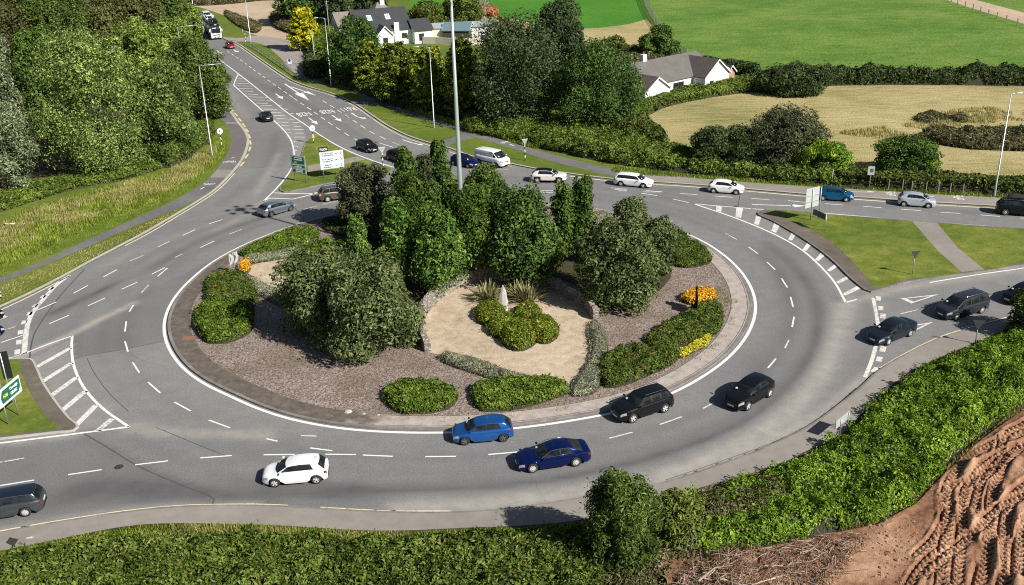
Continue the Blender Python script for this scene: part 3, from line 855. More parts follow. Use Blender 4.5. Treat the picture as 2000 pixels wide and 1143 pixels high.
def text_mesh(body, size=1.0, extrude=0.0, bold=0.0):
    cu = bpy.data.curves.new('lettering', 'FONT'); cu.body = body; cu.size = size; cu.align_x = 'CENTER'; cu.align_y = 'CENTER'
    cu.offset = bold; cu.extrude = extrude; cu.resolution_u = 3
    o = bpy.data.objects.new('lettering', cu); COL.objects.link(o)
    dg = bpy.context.evaluated_depsgraph_get()
    me = bpy.data.meshes.new_from_object(o.evaluated_get(dg))
    V = [tuple(v.co) for v in me.vertices]; F = [tuple(p.vertices) for p in me.polygons]
    bpy.data.objects.remove(o); bpy.data.curves.remove(cu); bpy.data.meshes.remove(me)
    return V, F


def road_text(b, body, c, ahead, w, h):
    """word centred at picture point c, read by a driver heading towards 'ahead'"""
    o, f, r, L = frame(c, ahead)
    V, F = text_mesh(body, 1.0, 0, .0)
    xs = [v[0] for v in V]; ys = [v[1] for v in V]
    sx = w / (max(xs) - min(xs)); sy = h / (max(ys) - min(ys)); mx = (max(xs) + min(xs)) / 2; my = (max(ys) + min(ys)) / 2
    b.add([(*(o + r * (x - mx) * sx + f * (y - my) * sy), Z) for x, y, _ in V], F)


b = MB()
road_text(b, 'N28', (593.6, 223.4), (610, 235.4), 2.1, 2.9); road_text(b, 'N28', (638.8, 218.2), (655, 229.5), 2.1, 2.9); road_text(b, 'R611', (680.8, 213.4), (697, 224), 2.2, 2.9)
structure('road_lettering', b, M_WHITE)


def cycle_symbol(b, c, ahead, L=1.9, z=Z, solid=False):
    o, f, r, _ = frame(c, ahead); s_ = L / 1.9
    P = lambda x, y: (*(o + (r * x + f * y) * s_), z)
    for cx in (-.52, .52):
        ringp = [(cx + .36 * cos(a), -.25 + .36 * sin(a)) for a in np.linspace(0, 2 * pi, 17)[:-1]]
        inn = [(cx + (.0 if solid else .27) * cos(a), -.25 + (.0 if solid else .27) * sin(a)) for a in np.linspace(0, 2 * pi, 17)[:-1]]
        V = [P(*p) for p in ringp] + [P(*p) for p in inn]
        b.add(V, [(i, (i + 1) % 16, 16 + (i + 1) % 16, 16 + i) for i in range(16)])
    for (x0, y0), (x1, y1) in (((-.52, -.25), (-.2, .3)), ((-.2, .3), (.38, .3)), ((-.2, .3), (.02, -.25)), ((.02, -.25), (.38, .3)), ((.52, -.25), (.34, .5)), ((.34, .5), (.5, .55)), ((-.32, .42), (-.1, .42))):
        d = np.array([x1 - x0, y1 - y0]); d /= np.linalg.norm(d); nn = np.array([-d[1], d[0]]) * .045
        b.add([P(x0 - nn[0], y0 - nn[1]), P(x1 - nn[0], y1 - nn[1]), P(x1 + nn[0], y1 + nn[1]), P(x0 + nn[0], y0 + nn[1])], [(0, 1, 2, 3)])


def walker(b, c, head, z):
    """painted walking figure, lying with its head towards picture point head"""
    o, f, r, L = frame(c, head); k = L / 1.0
    def pl(pts): b.poly([(*(o + (r * x + f * y) * k), z) for x, y in pts])
    pl([(.075 * cos(a), .42 + .085 * sin(a)) for a in np.linspace(0, 2 * pi, 13)[:-1]])
    pl([(-.1, .32), (.08, .32), (.07, -.02), (-.09, -.02)])
    pl([(-.09, 0), (.0, 0), (-.1, -.5), (-.2, -.48)]); pl([(.0, .0), (.08, 0), (.2, -.3), (.17, -.48), (.1, -.46), (.12, -.3)])
    pl([(.06, .3), (.1, .26), (.26, .08), (.22, .04)]); pl([(-.1, .3), (-.06, .24), (-.2, .0), (-.25, .04)])


b = MB(); zz = .135
cycle_symbol(b, (449, 317.5), (456, 309), 1.9, zz); seg(b, (452, 311.5), (457.5, 309), .12, zz)
cycle_symbol(b, (430, 217), (421, 207), 1.7, zz); seg(b, (434, 222.5), (438, 221), .16, zz)
cycle_symbol(b, (408, 362), (398, 369), 1.6, zz); seg(b, (391, 372), (399, 368), .16, zz)
cycle_symbol(b, (696, 176), (688, 172), 1.9, zz); cycle_symbol(b, (766, 208.5), (758, 205), 1.7, zz); seg(b, (775, 211.5), (782, 214), .2, zz); seg(b, (727, 204.6), (742, 205), .25, zz); seg(b, (706, 202), (719, 201.6), .2, zz)
cycle_symbol(b, (986, 279.5), (976, 276), 1.8, zz); seg(b, (996, 284), (1004, 286.5), .2, zz); cycle_symbol(b, (906, 254), (897, 250), 1.7, zz); seg(b, (889, 248), (893, 250), .2, zz)
seg(b, (1662, 377), (1709, 377.8), .12, zz); seg(b, (1694, 376), (1709, 377.6), .2, zz); cycle_symbol(b, (1738, 380.5), (1728, 380), 1.9, zz); seg(b, (1806, 385), (1824, 386), .2, zz); cycle_symbol(b, (1870, 388), (1860, 387.4), 2, zz)
walker(b, (60, 1054), (76, 1051.5), zz)
cycle_symbol(b, (1970, 631), (1980, 628), 1.6, zz)
structure('path_symbol', b, M_WHITE)
b = MB(); cycle_symbol(b, (413, 136), (404, 126), 4.6, Z); structure('cycle_lane_symbol', b, M_WHITE)

# seams and joints in the surfacing
b = MB()
for L_, w in (([(141, 702), (170, 694), (240, 683), (330, 664)], .07), ([(165, 848), (200, 868), (260, 905), (300, 925), (360, 950), (418, 975), (414, 988)], .1), ([(58, 705), (60, 680), (68, 650), (90, 615), (120, 575), (165, 526)], .12),
              ([(573, 402), (590, 425), (594, 432)], .1), ([(170, 700), (185, 730), (215, 770), (250, 803)], .06), ([(305, 835), (370, 862), (440, 890)], .06), ([(1447, 372), (1441, 405)], .08), ([(497, 186), (552, 171), (574, 162)], .06), ([(460, 326), (512, 327), (562, 322)], .06), ([(1672, 758), (1590, 825), (1500, 868), (1420, 897), (1300, 938)], .05), ([(310, 540), (360, 500), (470, 460)], .04)):
    line(b, L_, w, .0035)
structure('tar_seam', b, M_TAR)
# covers and gullies
b = MB()
for (x, y), r in (((232, 912), .3), ):
    c = G(x, y); b.poly([(c[0] + r * cos(a), c[1] + r * sin(a), Z) for a in np.linspace(0, 2 * pi, 17)[:-1]])
for q in [(369, 663), (484, 744), (806, 810)]: pass
b.add([(*G(*p)[:2], .133) for p in [(12, 1064), (28, 1071), (37, 1057), (20, 1053)]], [(0, 1, 2, 3)])
for c in [(48, 1031), (765, 1001), (1437, 403)]:
    g = G(*c); b.box((g[0], g[1], .004), (.5, .35, .006), .2)
structure('manhole_cover', b, M_METALP)
b = MB()
for c, r in (((811, 810), .55), ((369, 663), .6)):
    g = G(*c); b.box((g[0], g[1], .135), (r * 1.6, r, .05), .1)
structure('inspection_cover', b, plain('rusty_cover', (.26, .12, .07), .8))
# ------------------------------------------------------------------ vehicles
def glass_mat():
    t = NT('vehicle_glass'); p = t.pos(True)
    k = t.noise(p, 1.3, 2)
    col = t.ramp(k, [(.4, (.008, .010, .012)), (.65, (.03, .036, .04))])
    t.bsdf(col, .05, 0, None, .0, .36); return t.mat


M_GLASS = glass_mat()
M_TYRE = plain('tyre_rubber', (.022, .021, .021), .85)
M_ALLOY = plain('alloy_rim', (.6, .6, .61), .3, .25)
M_ALLOYD = plain('dark_alloy_rim', (.14, .14, .145), .35, .3)
M_TRIM = plain('black_trim', (.016, .016, .017), .5)
M_UNDER = plain('underbody', (.012, .012, .012), .9)
M_LAMP = plain('headlamp_lens', (.5, .53, .56), .12, .35, .8)
M_RED = plain('tail_lens', (.16, .008, .01), .2, 0, .7)
M_PLATE = plain('number_plate', (.75, .75, .72), .5)
M_CHROME = plain('chrome', (.75, .75, .76), .12, 1.0)
M_DISC = plain('paper_disc', (.75, .78, .74), .6)
M_BRAKE = None


def interp(xs, ys, x): return float(np.interp(x, xs, ys))


BODY = {
    # L, W, H, wheelbase, front overhang, hood z, belt z (front/rear), roof: A base/top, C/D base/top as fraction of length from the nose
    'hatch': dict(L=4.05, W=1.75, H=1.46, wb=2.56, fo=.78, hood=.80, cowl=.95, belt=1.0, A=(.245, .40), B=.555, C=(.80, .745), D=(.965, .855), tail=.98, wr=.315, ncol=2, tailh=.96),
    'smallhatch': dict(L=3.92, W=1.70, H=1.48, wb=2.49, fo=.77, hood=.82, cowl=.98, belt=1.03, A=(.22, .385), B=.54, C=(.79, .73), D=(.965, .86), tail=1.0, wr=.305, ncol=2, tailh=.98),
    'estate': dict(L=4.65, W=1.80, H=1.47, wb=2.75, fo=.9, hood=.78, cowl=.93, belt=.98, A=(.255, .395), B=.53, C=(.70, .685), D=(.97, .90), tail=.96, wr=.325, ncol=3, tailh=.95),
    'sporthatch': dict(L=4.36, W=1.80, H=1.42, wb=2.67, fo=.84, hood=.77, cowl=.92, belt=.97, A=(.28, .43), B=.565, C=(.80, .74), D=(.96, .845), tail=.95, wr=.33, ncol=2, tailh=.95),
    'saloon': dict(L=4.60, W=1.78, H=1.46, wb=2.65, fo=.9, hood=.79, cowl=.93, belt=.97, A=(.255, .405), B=.53, C=(.735, .675), D=(.86, .725), tail=1.02, wr=.32, ncol=2, tailh=1.0),
    'coupe': dict(L=4.74, W=1.86, H=1.39, wb=2.82, fo=.88, hood=.74, cowl=.90, belt=.94, A=(.285, .445), B=.57, C=(.77, .70), D=(.90, .735), tail=.98, wr=.345, ncol=2, tailh=.97),
    'suv': dict(L=4.50, W=1.86, H=1.66, wb=2.68, fo=.9, hood=.98, cowl=1.08, belt=1.12, A=(.265, .41), B=.55, C=(.735, .71), D=(.965, .885), tail=1.1, wr=.365, ncol=3, tailh=1.08),
    'crossover': dict(L=4.33, W=1.83, H=1.57, wb=2.65, fo=.85, hood=.94, cowl=1.03, belt=1.07, A=(.27, .42), B=.555, C=(.80, .75), D=(.955, .86), tail=1.06, wr=.355, ncol=2, tailh=1.04),
    'mpv': dict(L=4.82, W=1.88, H=1.70, wb=2.85, fo=.93, hood=.92, cowl=1.05, belt=1.08, A=(.20, .385), B=.515, C=(.72, .70), D=(.975, .925), tail=1.05, wr=.335, ncol=3, tailh=1.05),
    'van': dict(L=4.97, W=1.99, H=1.97, wb=2.93, fo=1.0, hood=1.08, cowl=1.2, belt=1.23, A=(.165, .34), B=.435, C=(.72, .72), D=(.985, .965), tail=1.2, wr=.345, ncol=1, tailh=1.2),
}


def wheel(par, x, y, r, w, side, rim_mat, spokes):
    b = MB()
    y0 = w / 2
    b.lathe([(r * .62, -y0), (r * .9, -y0), (r * .985, -y0 * .75), (r, 0), (r * .985, y0 * .75), (r * .9, y0), (r * .62, y0), (r * .62, -y0)], axis='Y', n=28)
    o = b.build('wheel', M_TYRE, par, 40); o.location = (x, y, r)
    b = MB()
    yo = side * (y0 * .80)
    b.lathe([(0.0, yo - side * .05), (r * .62, yo - side * .05)], axis='Y', n=20, mi=1)
    b.lathe([(r * .57, yo + side * .012), (r * .655, yo + side * .018), (r * .66, yo - side * .05)], axis='Y', n=28)
    for k in range(spokes):
        a = 2 * pi * k / spokes + .3
        d = (cos(a), sin(a)); nn = (-d[1], d[0])
        wi, wo = r * .09, r * (.17 if spokes <= 5 else .075)
        V = []
        for (rr, ww, yy) in ((r * .06, wi, yo - side * .0), (r * .6, wo, yo + side * .006)):
            V += [(d[0] * rr + nn[0] * ww, yy, d[1] * rr + nn[1] * ww), (d[0] * rr - nn[0] * ww, yy, d[1] * rr - nn[1] * ww)]
        V += [(v[0], yo - side * .048, v[2]) for v in V]
        b.add(V, [(0, 1, 3, 2), (0, 4, 5, 1), (2, 3, 7, 6), (0, 2, 6, 4), (1, 5, 7, 3)])
    b.lathe([(0, yo + side * .01), (r * .12, yo + side * .008), (r * .13, yo - side * .04)], axis='Y', n=12)
    ri = b.build('rim', [rim_mat, M_TRIM], o)


def make_car(kind, body_mat, loc, heading, label, cat='car', name=None, rim=None, spokes=5, roof_mat=None, rails=False, lamps_on=False, brake=False, group=None, z=0.0, plate=True, trim_low=False, glass=None, chrome=False, scale=1.0):
    S = BODY[kind]; L, W, H = S['L'], S['W'], S['H']
    root = empty(name or {'van': 'panel_van'}.get(kind, 'car'), (loc[0], loc[1], z), heading, label, cat, group)
    root.scale = (scale,) * 3
    hw = W / 2; wr = S['wr']
    xf = L / 2 - S['fo']; xr = xf - S['wb']
    X = lambda f: L / 2 - f * L          # fraction from the nose -> x
    cowx = X(S['A'][0]); tailx = X(S['D'][0])
    # top profile of the lower body
    tx = [L / 2, L / 2 - .06, L / 2 - .25, L / 2 - .7, cowx, cowx - .25, 0, xr, tailx, -L / 2 + .10, -L / 2 + .03, -L / 2]
    tz = [S['hood'] - .22, S['hood'] - .1, S['hood'] - .01, S['hood'] + .055, S['cowl'], S['belt'] - .03, S['belt'] - .01, S['belt'] + .02, S['tail'], S['tailh'], S['tailh'] - .07, S['tailh'] - .16]
    if kind in ('saloon', 'coupe'):
        tx = tx[:8] + [tailx, -L / 2 + .12, -L / 2 + .03, -L / 2]
    o_ = np.argsort(tx); tx = np.array(tx)[o_]; tz = np.array(tz)[o_]
    # stations
    arch = wr + .075
    st = set([L / 2, L / 2 - .03, L / 2 - .10, L / 2 - .22, L / 2 - .38, -L / 2, -L / 2 + .03, -L / 2 + .10, -L / 2 + .22, -L / 2 + .36])
    for ax in (xf, xr):
        for k in range(13): st.add(round(ax + arch * cos(pi * k / 12), 4))
    dF0 = cowx - .02 - .08; dB = X(S['B']); dC = X(S['C'][0])
    for k in (dF0, dB, dC, cowx): st.add(round(k, 4))
    s_ = sorted(st, reverse=True); xs = [s_[0]]
    for v in s_[1:]:
        if xs[-1] - v > .018: xs.append(v)
    for i in range(len(xs) - 1, 0, -1):
        g = xs[i - 1] - xs[i]
        if g > .3:
            n = int(g / .22)
            for k in range(1, n): xs.insert(i + k - 1, xs[i - 1 + k - 1] - g / n)
    xs = sorted(xs, reverse=True)

    def planw(x):
        f = (L / 2 - x); r_ = (x + L / 2)
        w = hw
        if f < .95: w = hw * (1 - .36 * (1 - f / .95) ** 2.6)
        if r_ < .75: w = min(w, hw * (1 - .27 * (1 - r_ / .75) ** 2.6))
        return w

    def botz(x):
        zb = .2 if kind not in ('suv', 'crossover', 'van') else .25
        f = L / 2 - x; r_ = x + L / 2
        if f < .3: zb += .05 * (1 - f / .3)
        if r_ < .35: zb += .1 * (1 - r_ / .35)
        return zb

    def archz(x):
        z_ = 0
        for ax in (xf, xr):
            d = abs(x - ax)
            if d < arch + 1e-3: z_ = max(z_, wr + math.sqrt(max(arch * arch - d * d, 0)))
        return z_

    NR = 8
    ringpts = []
    for x in xs:
        w = planw(x); zt = interp(tx, tz, x); z0 = max(botz(x), archz(x) if archz(x) > botz(x) else 0)
        zs = zt - .10; zw = .5 * (.33 + zs)
        fl = 0.0
        for ax in (xf, xr):
            fl = max(fl, .018 * max(0, 1 - abs(x - ax) / .55))
        p1z = max(.36, z0 + .012); p2z = max(zs - .17, z0 + .03); p3z = max(zs, z0 + .05)
        ringpts.append([(w * .955 if z0 < .4 else w * .99 + fl, z0), (w * .985 + fl, p1z), (w + fl * .7, p2z), (w * .975, p3z), (w * .925, max(zt - .025, z0 + .06)), (w * .84, max(zt, z0 + .07)), (w * .45, max(zt, z0 + .07) + .02), (0, max(zt, z0 + .07) + .028)])
    B = MB(); HL = MB(); TL = MB()
    doors = {}
    n = len(xs)
    V = []
    for i, x in enumerate(xs):
        for (y, z_) in ringpts[i]: V.append((x, y, z_))
        for (y, z_) in ringpts[i][:-1]: V.append((x, -y, z_))
    M = 2 * NR - 1
    idx = lambda i, j, s: i * M + (j if (s > 0 or j == NR - 1) else NR + j)
    fb, fm = [], []
    parts = {'hl': {1: [], -1: []}, 'tl': {1: [], -1: []}, 'df': {1: [], -1: []}, 'dr': {1: [], -1: []}}
    for i in range(n - 1):
        xm = (xs[i] + xs[i + 1]) / 2
        for j in range(NR - 1):
            for s in (1, -1):
                q = (idx(i, j, s), idx(i + 1, j, s), idx(i + 1, j + 1, s), idx(i, j + 1, s))
                q = q[::-1] if s > 0 else q
                if j == 2 and L / 2 - .38 < xm < L / 2 - .03: parts['hl'][s].append(q)
                elif j in ((2, 3) if kind in ('mpv', 'suv', 'van') else (2,)) and -L / 2 + .03 < xm < -L / 2 + .22: parts['tl'][s].append(q)
                elif j in (1, 2, 3) and dB < xm < dF0 and kind != 'x' and archz(xm) < .3: parts['df'][s].append(q)
                elif j in (1, 2, 3) and dC - .1 < xm < dB and archz(xm) < .3 and kind != 'van': parts['dr'][s].append(q)
                else: fb.append(q); fm.append(1 if (trim_low and j < 2 and archz(xm) > .3) or (trim_low and j == 0) else 0)
    # nose and tail caps
    capf = [idx(0, j, 1) for j in range(NR)] + [idx(0, j, -1) for j in range(NR - 2, -1, -1)]
    capr = [idx(n - 1, j, 1) for j in range(NR)] + [idx(n - 1, j, -1) for j in range(NR - 2, -1, -1)]
    fb += [tuple(capf), tuple(capr[::-1])]; fm += [0, 0]

    def sub(faces, name, mats, parent, mi=None, smooth=True, sharp=35):
        m = MB(); used = sorted({k for f in faces for k in f}); mp = {k: a for a, k in enumerate(used)}
        m.v = [V[k] for k in used]; m.f = [tuple(mp[k] for k in f) for f in faces]; m.m = mi or [0] * len(faces); m.sm = [smooth] * len(faces)
        return m.build(name, mats, parent, sharp)

    body = sub(fb, 'body', [body_mat, M_TRIM], root, fm)
    lm = M_LAMP
    for s in (1, -1):
        if parts['hl'][s]: sub(parts['hl'][s], 'headlight', M_LAMP, root)
        if parts['tl'][s]: sub(parts['tl'][s], 'tail_light', M_BRK if brake else M_RED, root)
        for key in ('df', 'dr'):
            if parts[key][s]:
                d = sub(parts[key][s], 'door', body_mat, root)
                hx = (dB + .12) if key == 'df' else (dC + .05)
                if not lamps_on is None:
                    h = MB().box((hx, s * (hw * .988), S['belt'] - .16), (.17, .03, .03)); h.build('handle', body_mat, d)
    # greenhouse
    zb = S['belt'] - .03; zr = H - .045
    yb = hw * .86; yr = hw * (.70 if kind != 'van' else .80); 
    A0, A1 = X(S['A'][0]), X(S['A'][1]); D0, D1 = X(S['D'][0]), X(S['D'][1]); C0, C1 = X(S['C'][0]), X(S['C'][1]); B0 = X(S['B'])
    xmid = (A1 * .45 + D1 * .55); flat_ = {'van': .02, 'mpv': .05, 'suv': .06, 'estate': .06}.get(kind, .095)
    ZR = lambda x: zr - flat_ * (abs(x - xmid) / ((A1 - D1) / 2)) ** 2.2
    cfr = [0, .4, .8, 1.0]
    cols = []   # (belt xyz, roof xyz, kind-of-panel to the next column)
    beltz = lambda x: interp(tx, tz, x) - .02
    for k, f in enumerate(cfr):
        bul = .16 * (1 - f * f); bur = .10 * (1 - f * f)
        cols.append(((A0 + bul, yb * f * .93, max(beltz(A0 + bul), beltz(A0)) + .015), (A1 + bur, yr * f * .96, ZR(A1) - .012 * f), 'ws' if k < 3 else 'p'))
    pw = .05
    sc = [(A0 - .10, A1 - .06)]
    def side(bx, rx, kd, yf=1.0): cols.append(((bx, yb * yf, beltz(bx)), (rx, yr * yf, ZR(rx) - .012), kd))
    side(A0 - .09, A1 - .07, 'wf')
    side((A0 + B0) / 2 - .1, (A1 + B0) / 2, 'wf')
    side(B0 + .045, B0 + .03, 'p'); side(B0 - .045, B0 - .05, 'wr' if kind != 'van' else 'body')
    if S['ncol'] == 2:
        side((B0 + C0) / 2, (B0 + C1) / 2, 'wr'); side(C0, C1, 'body'); side((C0 + D0) / 2, (C1 + D1) / 2, 'body')
    elif S['ncol'] == 3:
        side((B0 + C0) / 2, (B0 + C1) / 2, 'wr'); side(C0 + .04, C1 + .04, 'p'); side(C0 - .05, C1 - .05, 'wq'); side((C0 + D0) / 2 - .1, (C1 + D1) / 2 - .05, 'wq'); side(D0 + (.22 if kind != 'mpv' else .1), D1 + .16, 'body')
    else:
        side((B0 + D0) / 2, (B0 + D1) / 2, 'body')
    side(D0 + .03, D1 + .03, 'body', .985)
    for k, f in enumerate(cfr[::-1]):
        bul = .07 * (1 - f * f)
        cols.append(((D0 - bul, yb * f * .93, beltz(max(D0 - bul, -L / 2 + .06)) ), (D1 - bul, yr * f * .96, ZR(D1) - .012 * f), ('rw' if k < 3 else 'end') if kind != 'van' else 'body'))
    rows = [0, .07, .5, .92, 1.0]
    GV = []
    nc = len(cols)
    for s in (1, -1):
        for (p, q, kd) in cols:
            for v in rows:
                w = v + .10 * v * (1 - v)
                bow = 1 + .03 * sin(pi * v)
                GV.append((p[0] + (q[0] - p[0]) * v, s * (p[1] + (q[1] - p[1]) * v) * bow, p[2] + (q[2] - p[2]) * v))
    gi = lambda c, r_, s: (0 if s > 0 else nc * 5) + c * 5 + r_
    gb, gm = [], []; gl = {}
    for c in range(nc - 1):
        kd = cols[c][2]
        for r_ in range(4):
            for s in (1, -1):
                q = (gi(c, r_, s), gi(c + 1, r_, s), gi(c + 1, r_ + 1, s), gi(c, r_ + 1, s))
                q = q[::-1] if s > 0 else q
                if kd in ('ws', 'wf', 'wr', 'wq', 'rw') and r_ in (1, 2): gl.setdefault((kd, s if kd[0] == 'w' and kd != 'ws' else 0), []).append(q)
                else: gb.append(q); gm.append(1 if (kd == 'p' and c > 4 and r_ in (1, 2)) or (kd in ('ws', 'rw') and r_ in (0,)) else 0)
    # roof skin
    off = len(GV)
    yfr = [-1, -.8, -.4, 0, .4, .8, 1]
    rowsx = []
    front = [[A1 + .10 * (1 - (abs(f) * 1.0) ** 2), yr * f * .96] for f in yfr]
    mid = [c for c in cols[4:nc - 4]]
    roofrows = [front] + [[[c[1][0], (yr * (.985 if c is mid[-1] else 1.0)) * f] for f in yfr] for c in mid] + [[[D1 - .07 * (1 - f * f), yr * f * .96] for f in yfr]]
    for ri, rr in enumerate(roofrows):
        t = ri / (len(roofrows) - 1)
        cr = .045 * (sin(pi * min(1, max(0, .12 + .78 * t))) ** .6)
        for (x_, y_), f in zip(rr, yfr):
            e = abs(f)
            zc = (ZR(A1) if ri == 0 else ZR(D1) if ri == len(roofrows) - 1 else ZR(x_)) - .012 * (1 if ri not in (0, len(roofrows) - 1) else e) + (cr * (1 - e ** 4) if 0 < ri < len(roofrows) - 1 else 0)
            GV.append((x_, y_, zc))
    rf = []
    for ri in range(len(roofrows) - 1):
        for k in range(6):
            a = off + ri * 7 + k
            rf.append((a, a + 1, a + 8, a + 7))

    def subg(faces, name, mats, parent, mi=None, sharp=30):
        m = MB(); used = sorted({k for f in faces for k in f}); mp = {k: a for a, k in enumerate(used)}
        m.v = [GV[k] for k in used]; m.f = [tuple(mp[k] for k in f) for f in faces]; m.m = mi or [0] * len(faces); m.sm = [True] * len(faces)
        return m.build(name, mats, parent, sharp)

    pm = body_mat
    subg(gb, 'window_frame', [pm, M_TRIM], root, gm)
    rfo = subg(rf, 'roof', roof_mat or body_mat, root)
    names = {'ws': 'windscreen', 'rw': 'rear_window', 'wf': 'side_window', 'wr': 'side_window', 'wq': 'side_window'}
    for key, faces in gl.items():
        subg(faces, names[key[0]], glass or M_GLASS, root)
    if 'p' and kind != 'van' and not rails:
        a = MB().tube([(D1 + .18, 0, H - .03), (D1 + .02, 0, H + .06)], [.02, .012], 6); a.build('aerial', M_TRIM, rfo)
    if rails:
        for s in (1, -1):
            m = MB().tube([(A1 - .12, s * yr * .93, H - .03), (A1 - .25, s * yr * .93, H + .045), (D1 + .25, s * yr * .93, H + .045), (D1 + .1, s * yr * .93, H - .03)], .024, 8)
            m.build('roof_rail', M_CHROME if rails == 'chrome' else M_TRIM, root)
    # disc on the screen, grille, plates, bumper trim
    wsz = zb + .12
    t_ = .2; px_ = A0 + .06 + (A1 - A0) * t_ + .02
    if kind != 'x':
        dd = MB(); c0 = Vector((A0 + .10 + (A1 - A0) * .24, -yb * .55, zb + (zr - zb) * .27)); 
        sl = atan2(zr - zb, A1 - A0)
        dd.box(c0, (.13, .16, .012), M=Matrix.Rotation(-(pi - sl) if False else (pi - sl), 3, 'Y')); dd.build('tax_disc', M_DISC, root)
    fx = L / 2; wn = planw(L / 2)
    g = MB().box((fx + .004, 0, S['hood'] - .30), (.03, wn * 1.35, .11)).box((fx + .004, 0, .36), (.03, wn * 1.5, .13)); g.build('grille', M_TRIM, root)
    if plate:
        MB().box((fx + .024, 0, .46), (.012, .52, .11)).build('number_plate', M_PLATE, root)
        MB().box((-L / 2 - .008, 0, S['tailh'] - .3), (.014, .52, .11)).build('number_plate', M_PLATE, root)
    MB().box((-L / 2 - .002, 0, .36), (.03, planw(-L / 2) * 1.6, .14)).build('bumper', M_TRIM, root)
    if chrome:
        for s in (1, -1):
            m = MB().tube([(A0 - .12, s * yb * 1.012, beltz(A0 - .12) + .03), (A1 - .02, s * (yr + .03), zr - .02), (B0, s * (yr + .022), zr + .004), (C1, s * (yr + .02), zr - .015), (C0 + .02, s * yb * 1.0, beltz(C0) + .07), (B0, s * yb * 1.015, beltz(B0) + .055), (A0 - .12, s * yb * 1.012, beltz(A0 - .12) + .05)], .02, 6)
            m.build('window_trim', M_CHROME, root)
    for s in (1, -1):
        m = MB()
        prof = [(0, -.1), (.05, -.095), (.085, -.05), (.09, .02), (.06, .08), (0, .09)]
        m.lathe([(r_ * 1.0, h) for r_, h in prof], axis='Y', n=12)
        for k in range(len(m.v)):
            v = m.v[k]; m.v[k] = (v[0] * .9, v[1], v[2] * .85)
        mo = m.build('wing_mirror', body_mat if not trim_low else M_TRIM, root, 50); mo.location = (A0 - .22, s * (hw + .07), S['belt'] + .05)
    u = MB().box((0, 0, .42), (L * .86, W * .72, .40)); 
    for ax in (xf, xr): pass
    u.build('underbody', M_UNDER, root)
    tw = .2 if kind not in ('suv', 'coupe', 'van') else .225
    for ax in (xf, xr):
        for s in (1, -1):
            wheel(root, ax, s * (hw - tw / 2 - .015), wr, tw, s, rim or M_ALLOY, spokes)
    return root


M_BRK = None


def brake_mat():
    t = NT('lit_brake_lens')
    b = t.bsdf((.6, .03, .02), .25); b.inputs['Emission Color'].default_value = (1, .12, .04, 1); b.inputs['Emission Strength'].default_value = 1.6
    return t.mat


M_BRK = brake_mat()


def place(kind, F, R, *a, **k):
    """wheel contact points of the visible side -> centre and heading"""
    S = BODY[kind]; f = G(*F)[:2]; r = G(*R)[:2]
    d = f - r; wb = np.linalg.norm(d); d /= wb
    mid = (f + r) / 2
    nrm = np.array([-d[1], d[0]])
    if np.linalg.norm(mid + nrm) < np.linalg.norm(mid - nrm): nrm = -nrm
    c = mid + nrm * (S['W'] / 2 - .1)
    # centre of the body relative to the middle of the wheelbase
    off = (S['fo'] + S['wb'] / 2) - S['L'] / 2
    c = c + d * off
    print('wheelbase', kind, round(wb, 2), 'spec', S['wb'])
    return make_car(kind, a[0], (c[0], c[1]), atan2(d[1], d[0]), *a[1:], **k)


P_WHITE = paint('white_paint', (.78, .79, .8)); P_BLACK = paint('black_paint', (.006, .007, .009)); P_BLUE = paint('bright_blue_paint', (.03, .17, .55), .75, .27)
P_NAVY = paint('navy_paint', (.004, .012, .085), .45, .25); P_TEAL = paint('slate_blue_paint', (.035, .055, .072), .75, .27); P_GREY = paint('dark_grey_paint', (.04, .044, .06), .45, .3)
P_STEEL = paint('steel_grey_paint', (.12, .14, .16), .75, .27); P_SILVER = paint('silver_paint', (.55, .6, .66), .45, .3); P_SILVERB = paint('silver_blue_paint', (.26, .31, .36), .75, .27)
P_BRONZE = paint('bronze_grey_paint', (.2, .18, .16), .75, .27); P_AZURE = paint('azure_paint', (.01, .16, .36), .75, .27); P_RED = paint('red_paint', (.28, .01, .02), .3, .3); P_MAROON = paint('maroon_paint', (.06, .02, .025), .3, .35)
P_PEARL = paint('pearl_white_paint', (.68, .66, .63), .1)

place('hatch', (537.6, 951.4), (619, 944.7), P_WHITE, 'white hatchback on the near lane, driving left, below the island')
place('coupe', (1041.3, 923.3), (1124.6, 911), P_NAVY, 'dark navy low fastback car with bright window trim', spokes=10, chrome=True)
place('hatch', (910.2, 869.5), (981.6, 863.3), P_BLUE, 'bright blue hatchback hugging the island kerb', rim=M_ALLOYD)
place('suv', (1237.4, 825.5), (1296.8, 806.5), P_BLACK, 'black estate-shaped SUV beside the island kerb, following a blue hatchback', spokes=5, rails='black')
place('crossover', (1460.6, 801.5), (1501.8, 776.3), P_BLACK, 'black crossover in the outer lane with a bright strip round its rear window', trim_low=True)
place('estate', (-39, 1023), (46, 1009.5), P_STEEL, 'steel grey estate car cut by the edge of the photo, near left', spokes=10, roof_mat=plain('glass_roof', (.01, .014, .022), .08, 0, .8))
place('saloon', (1735.2, 674), (1775.3, 658), P_TEAL, 'slate blue saloon car waiting across the give way line')
place('mpv', (1867.7, 625.6), (1915.9, 612.4), P_GREY, 'dark grey people carrier with pale roof rails', rails='chrome', spokes=7)
place('hatch', (1990, 598), (2037, 585), P_BLACK, 'dark car at the right edge, partly behind a leafy bush')
SUVR = place('suv', (2015, 425), (1966, 421), P_BLACK, 'dark SUV carrying a black bag on its roof', rails='chrome', spokes=7)
place('van', (971, 328), (936, 320.5), P_WHITE, 'white panel van with dark lower side strip', 'van', rim=M_ALLOYD)
place('hatch', (717, 299), (699, 292), P_BLACK, 'black hatchback with pale headlights approaching the roundabout ahead of the hatched area')
